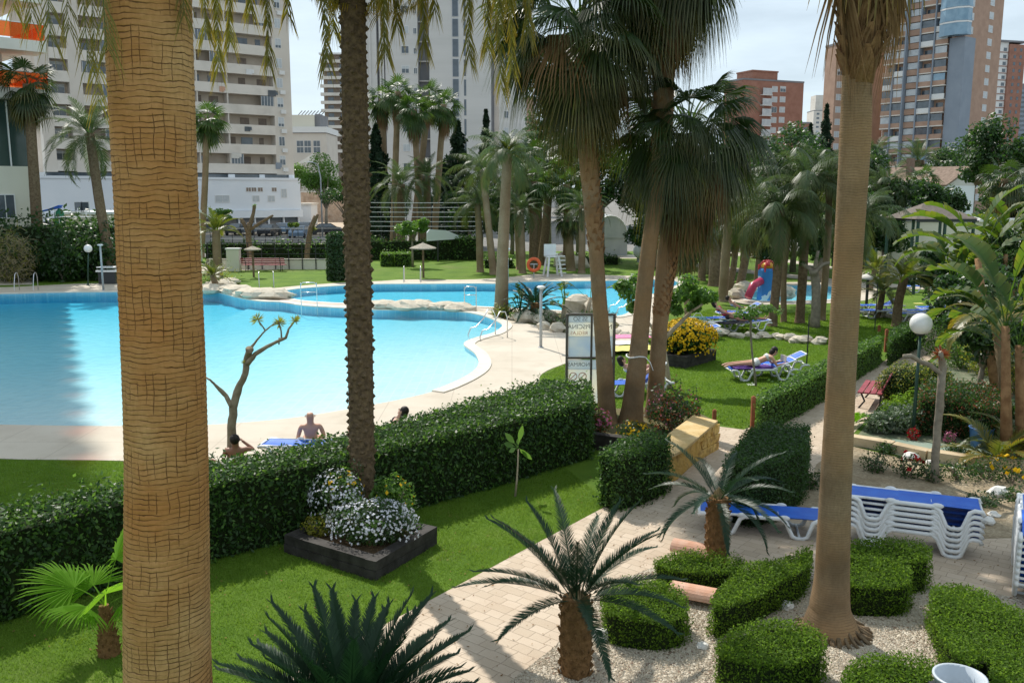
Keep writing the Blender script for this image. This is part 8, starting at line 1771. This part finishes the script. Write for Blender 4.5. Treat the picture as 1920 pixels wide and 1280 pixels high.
# man sitting behind the hedge, seen from the back
b1 = bed_for('white-framed blue sunbed the seated man by the pool sits on', 668, 866, R(172), .0); 
person('person sitting with a bare tanned back towards the view on a sunbed by the pool', G(585, 850) + Vector((0, 0, .04)), R(97), SIT, 'skin_tan', suit='cloth_navy', bald=True, scale=1.04)
person('person sitting bent forward, tanned, just right of the thick trunk behind the hedge', G(398, 892) + Vector((0, 0, -.12)), R(70), dict(SIT, torso=60), 'skin_brown', 'hair_dark', 'cloth_navy')
person('person sitting with raised elbow behind the pruned bare tree', G(446, 880) + Vector((0, 0, -.08)), R(100), dict(SIT, torso=70, armr=((-.1, -.34, .5), (-.02, -.12, .66))), 'skin_brown', 'hair_dark', 'cloth_navy')
person('person of whom only the dark-haired head shows over the hedge right of the date palm', G(726, 832) + Vector((0, 0, .12)), R(160), dict(RECL, torso=50), 'skin_fair', 'hair_dark', 'cloth_black', female=True)
b2 = bed_for('blue sunbed with raised back half hidden behind the island palm trunks', 1143, 748, R(205) , .75)
b2.location = G(1190, 746); b2.rotation_euler = (0, 0, R(160))
b2.location = G(1128, 742); b2.rotation_euler = (0, 0, R(12))
person('person with dark hair reclining on the blue sunbed between the island palm trunks', on_bed(b2, 1.0, .02), R(12), dict(READ, torso=42, legl=((.34, .10, .40), (.62, .12, .06)), legr=((.36, -.1, .36), (.66, -.12, .05))), 'skin_fair', 'hair_dark', 'cloth_purple', 'cloth_white', True)
b2.rotation_euler = (0, 0, R(12))
# reader on the lawn
p_ = G(1366, 712); b3 = lounger_base('white sunbed with raised blue back under the prone reader', Vector((p_.x, p_.y, 0)), R(4), .35, 'sunbeds in use')
b4 = lounger_base('empty blue sunbed with raised back beyond the prone reader', Vector((p_.x + .55, p_.y + .75, 0)), R(2), .42, 'sunbeds in use')
tb = towel('dark blue towel spread under the prone reader', 1366, 712, R(4), 'cloth_purple', 1.25, .6); tb.location = on_bed(b3, .72, .0)
person('person lying face down and propped up reading on the lawn sunbed', on_bed(b3, .78, .04), R(184), dict(PRONE, torso=24), 'skin_tan', 'hair_dark', 'cloth_white', 'cloth_white', True)
bk = on_bed(b3, 1.62, .27); t = thing('book', 'open pale book held up by the prone reader', 'book', bk, R(15)); mb = MB(); mb.box(-.0, -.07, 0, .02, .14, .19, 0); mb.box(.0, .07, 0, .02, .135, .19, .3); mb.build('pages', MATS['paper'], t)
p2 = thing('sandals', 'pale pair of sandals on the grass beneath the reader sunbed', 'sandals', G(1409, 722)); 
for s in (-1, 1): mb = MB(); mb.tube([(-.12, s * .07, .015), (0, s * .07, .018), (.12, s * .07, .015)], [.035, .03, .042], 8, ry=.35); mb.tube([(.04, s * .07 - .04, .02), (.03, s * .07, .06), (.04, s * .07 + .04, .02)], .01, 5); mb.build('sandal', MATS['cloth_white'], p2)
# heap of sunbathers on beds beyond the rocks
for i, (u, v, a, up, lb, pl_) in enumerate([(1318, 612, 10, .3, 'sunbed behind the rock row carrying a pale towel', ('person lying back on the first sunbed behind the rock row', RECL, 'skin_fair', 'hair_dark', 'cloth_red', True)), (1345, 600, 8, .5, 'second sunbed behind the rock row with a raised back', ('person reclining in patterned clothes behind the rock row', RECL, 'skin_tan', 'hair_dark', 'cloth_navy', False)), (1352, 620, 6, .4, 'third sunbed behind the rock row nearest the sapling leaves', ('person lying flat with dark swimwear near the sapling leaves', FLAT, 'skin_brown', 'hair_dark', 'cloth_black', False))]):
    bb = bed_for(lb, u, v, R(a), up if i < 2 else .1); person(pl_[0], on_bed(bb, .95, .03), R(a), pl_[1], pl_[2], pl_[3], pl_[4], 'cloth_white' if i == 1 else None, pl_[5])
towel('white towel bundled on the sunbeds behind the rock row', 1330, 606, .3, 'cloth_white', 1.4, .8, .38, 2); towel('dark patterned towel hanging over a sunbed by the sapling leaves', 1372, 606, .5, 'cloth_black', 1.2, .7, .40, 3)
towel('yellow and white towel on the grass right of the notice board', 1168, 655, .2, 'cloth_yellow', 2.2, 1.0, .12, 4); towel('pink towel on the grass edge behind the island palms', 1178, 632, .1, 'cloth_pink', 1.6, .8, .2, 5); towel('pale towel laid between the pink and yellow ones', 1160, 644, .1, 'cloth_white', 2.0, .8, .15, 6)
bg_ = G(1308, 614); t = thing('beach_bag', 'pale teal cool bag on the grass behind the rock row', 'bag', bg_); mb = MB(); mb.box(0, 0, .22, .6, .38, .42); mb.build('bag_body', MATS['cloth_teal'], t); mb = MB(); mb.tube([(-.2, 0, .43), (-.1, 0, .58), (.1, 0, .58), (.2, 0, .43)], .015, 6); mb.build('handle', MATS['cloth_white'], t)
b5 = bed_for('sunbed with a dark towel just left of the yellow daisies', 1252, 636, R(5), .2); towel('dark towel over the sunbed left of the yellow daisies', 1262, 634, .1, 'cloth_navy', 1.3, .6, .37, 7)
# far sunbeds on the right
k = 0
far = [(1612, 596, 3, 0, 'far blue sunbed nearest the ringed palm', None), (1668, 602, 3, 0, 'far blue sunbed between two short palms', None), (1700, 596, 5, .2, 'far blue sunbed under the short rough palm', None), (1722, 590, 8, .5, 'far blue sunbed with a person sitting up', ('person with fair hair sitting up on a far blue sunbed', SIT, 'skin_tan', 'hair_blond', 'cloth_navy', 'cloth_white')),
       (1612, 586, 2, .45, 'far dark blue sunbed under the white parasol', None), (1775, 548, 4, .3, 'far sunbed by the tall dark post', ('person lying on a far sunbed in a pink top', RECL, 'skin_fair', 'hair_dark', 'cloth_pink', 'cloth_pink')), (1800, 546, 4, .3, 'far sunbed beside the pink-topped sunbather', ('person sitting on the farthest right sunbed', SIT, 'skin_tan', 'hair_dark', 'cloth_navy', None)), (1700, 548, 4, .2, 'pale far sunbed behind the short palm trunk', None), (1750, 600, 5, .1, 'far sunbed beside the end of the low hedge', None)]
for u, v, a, up, lb, pp in far:
    bb = bed_for(lb, u, v, R(a), up)
    if pp: person(pp[0], on_bed(bb, .95, .03), R(a), pp[1], pp[2], pp[3], pp[4], pp[5], pp[5] is not None)
towel('yellow ball-like towel roll beside the far sitting person', 1722, 570, .1, 'cloth_yellow', .4, .3, .3, 9)
# beach things further off
for lb, u, v, m, r_ in [('blue beach umbrella folded by the far walkway', 1432, 478, 'blue_sling', .5), ('blue towel pile past the paddling pool', 1425, 484, 'cloth_teal', .5)]:
    b = G(u, v); t = thing('beach_umbrella' if 'umbrella' in lb else 'towel_pile', lb, 'umbrella' if 'umbrella' in lb else 'towel', b); mb = MB(); mb.lathe([(r_, 1.0), (r_ * .9, 1.3), (r_ * .3, 1.7), (0, 1.75)] if 'umbrella' in lb else [(r_ * 1.2, 0), (r_, .3), (r_ * .5, .5), (0, .52)], seg=10); mb.build('cloth', MATS[m], t)
    if 'umbrella' in lb: mb = MB(); mb.tube([(0, 0, 0), (0, 0, 1.7)], .03, 6); mb.build('pole', MATS['pole_grey'], t)
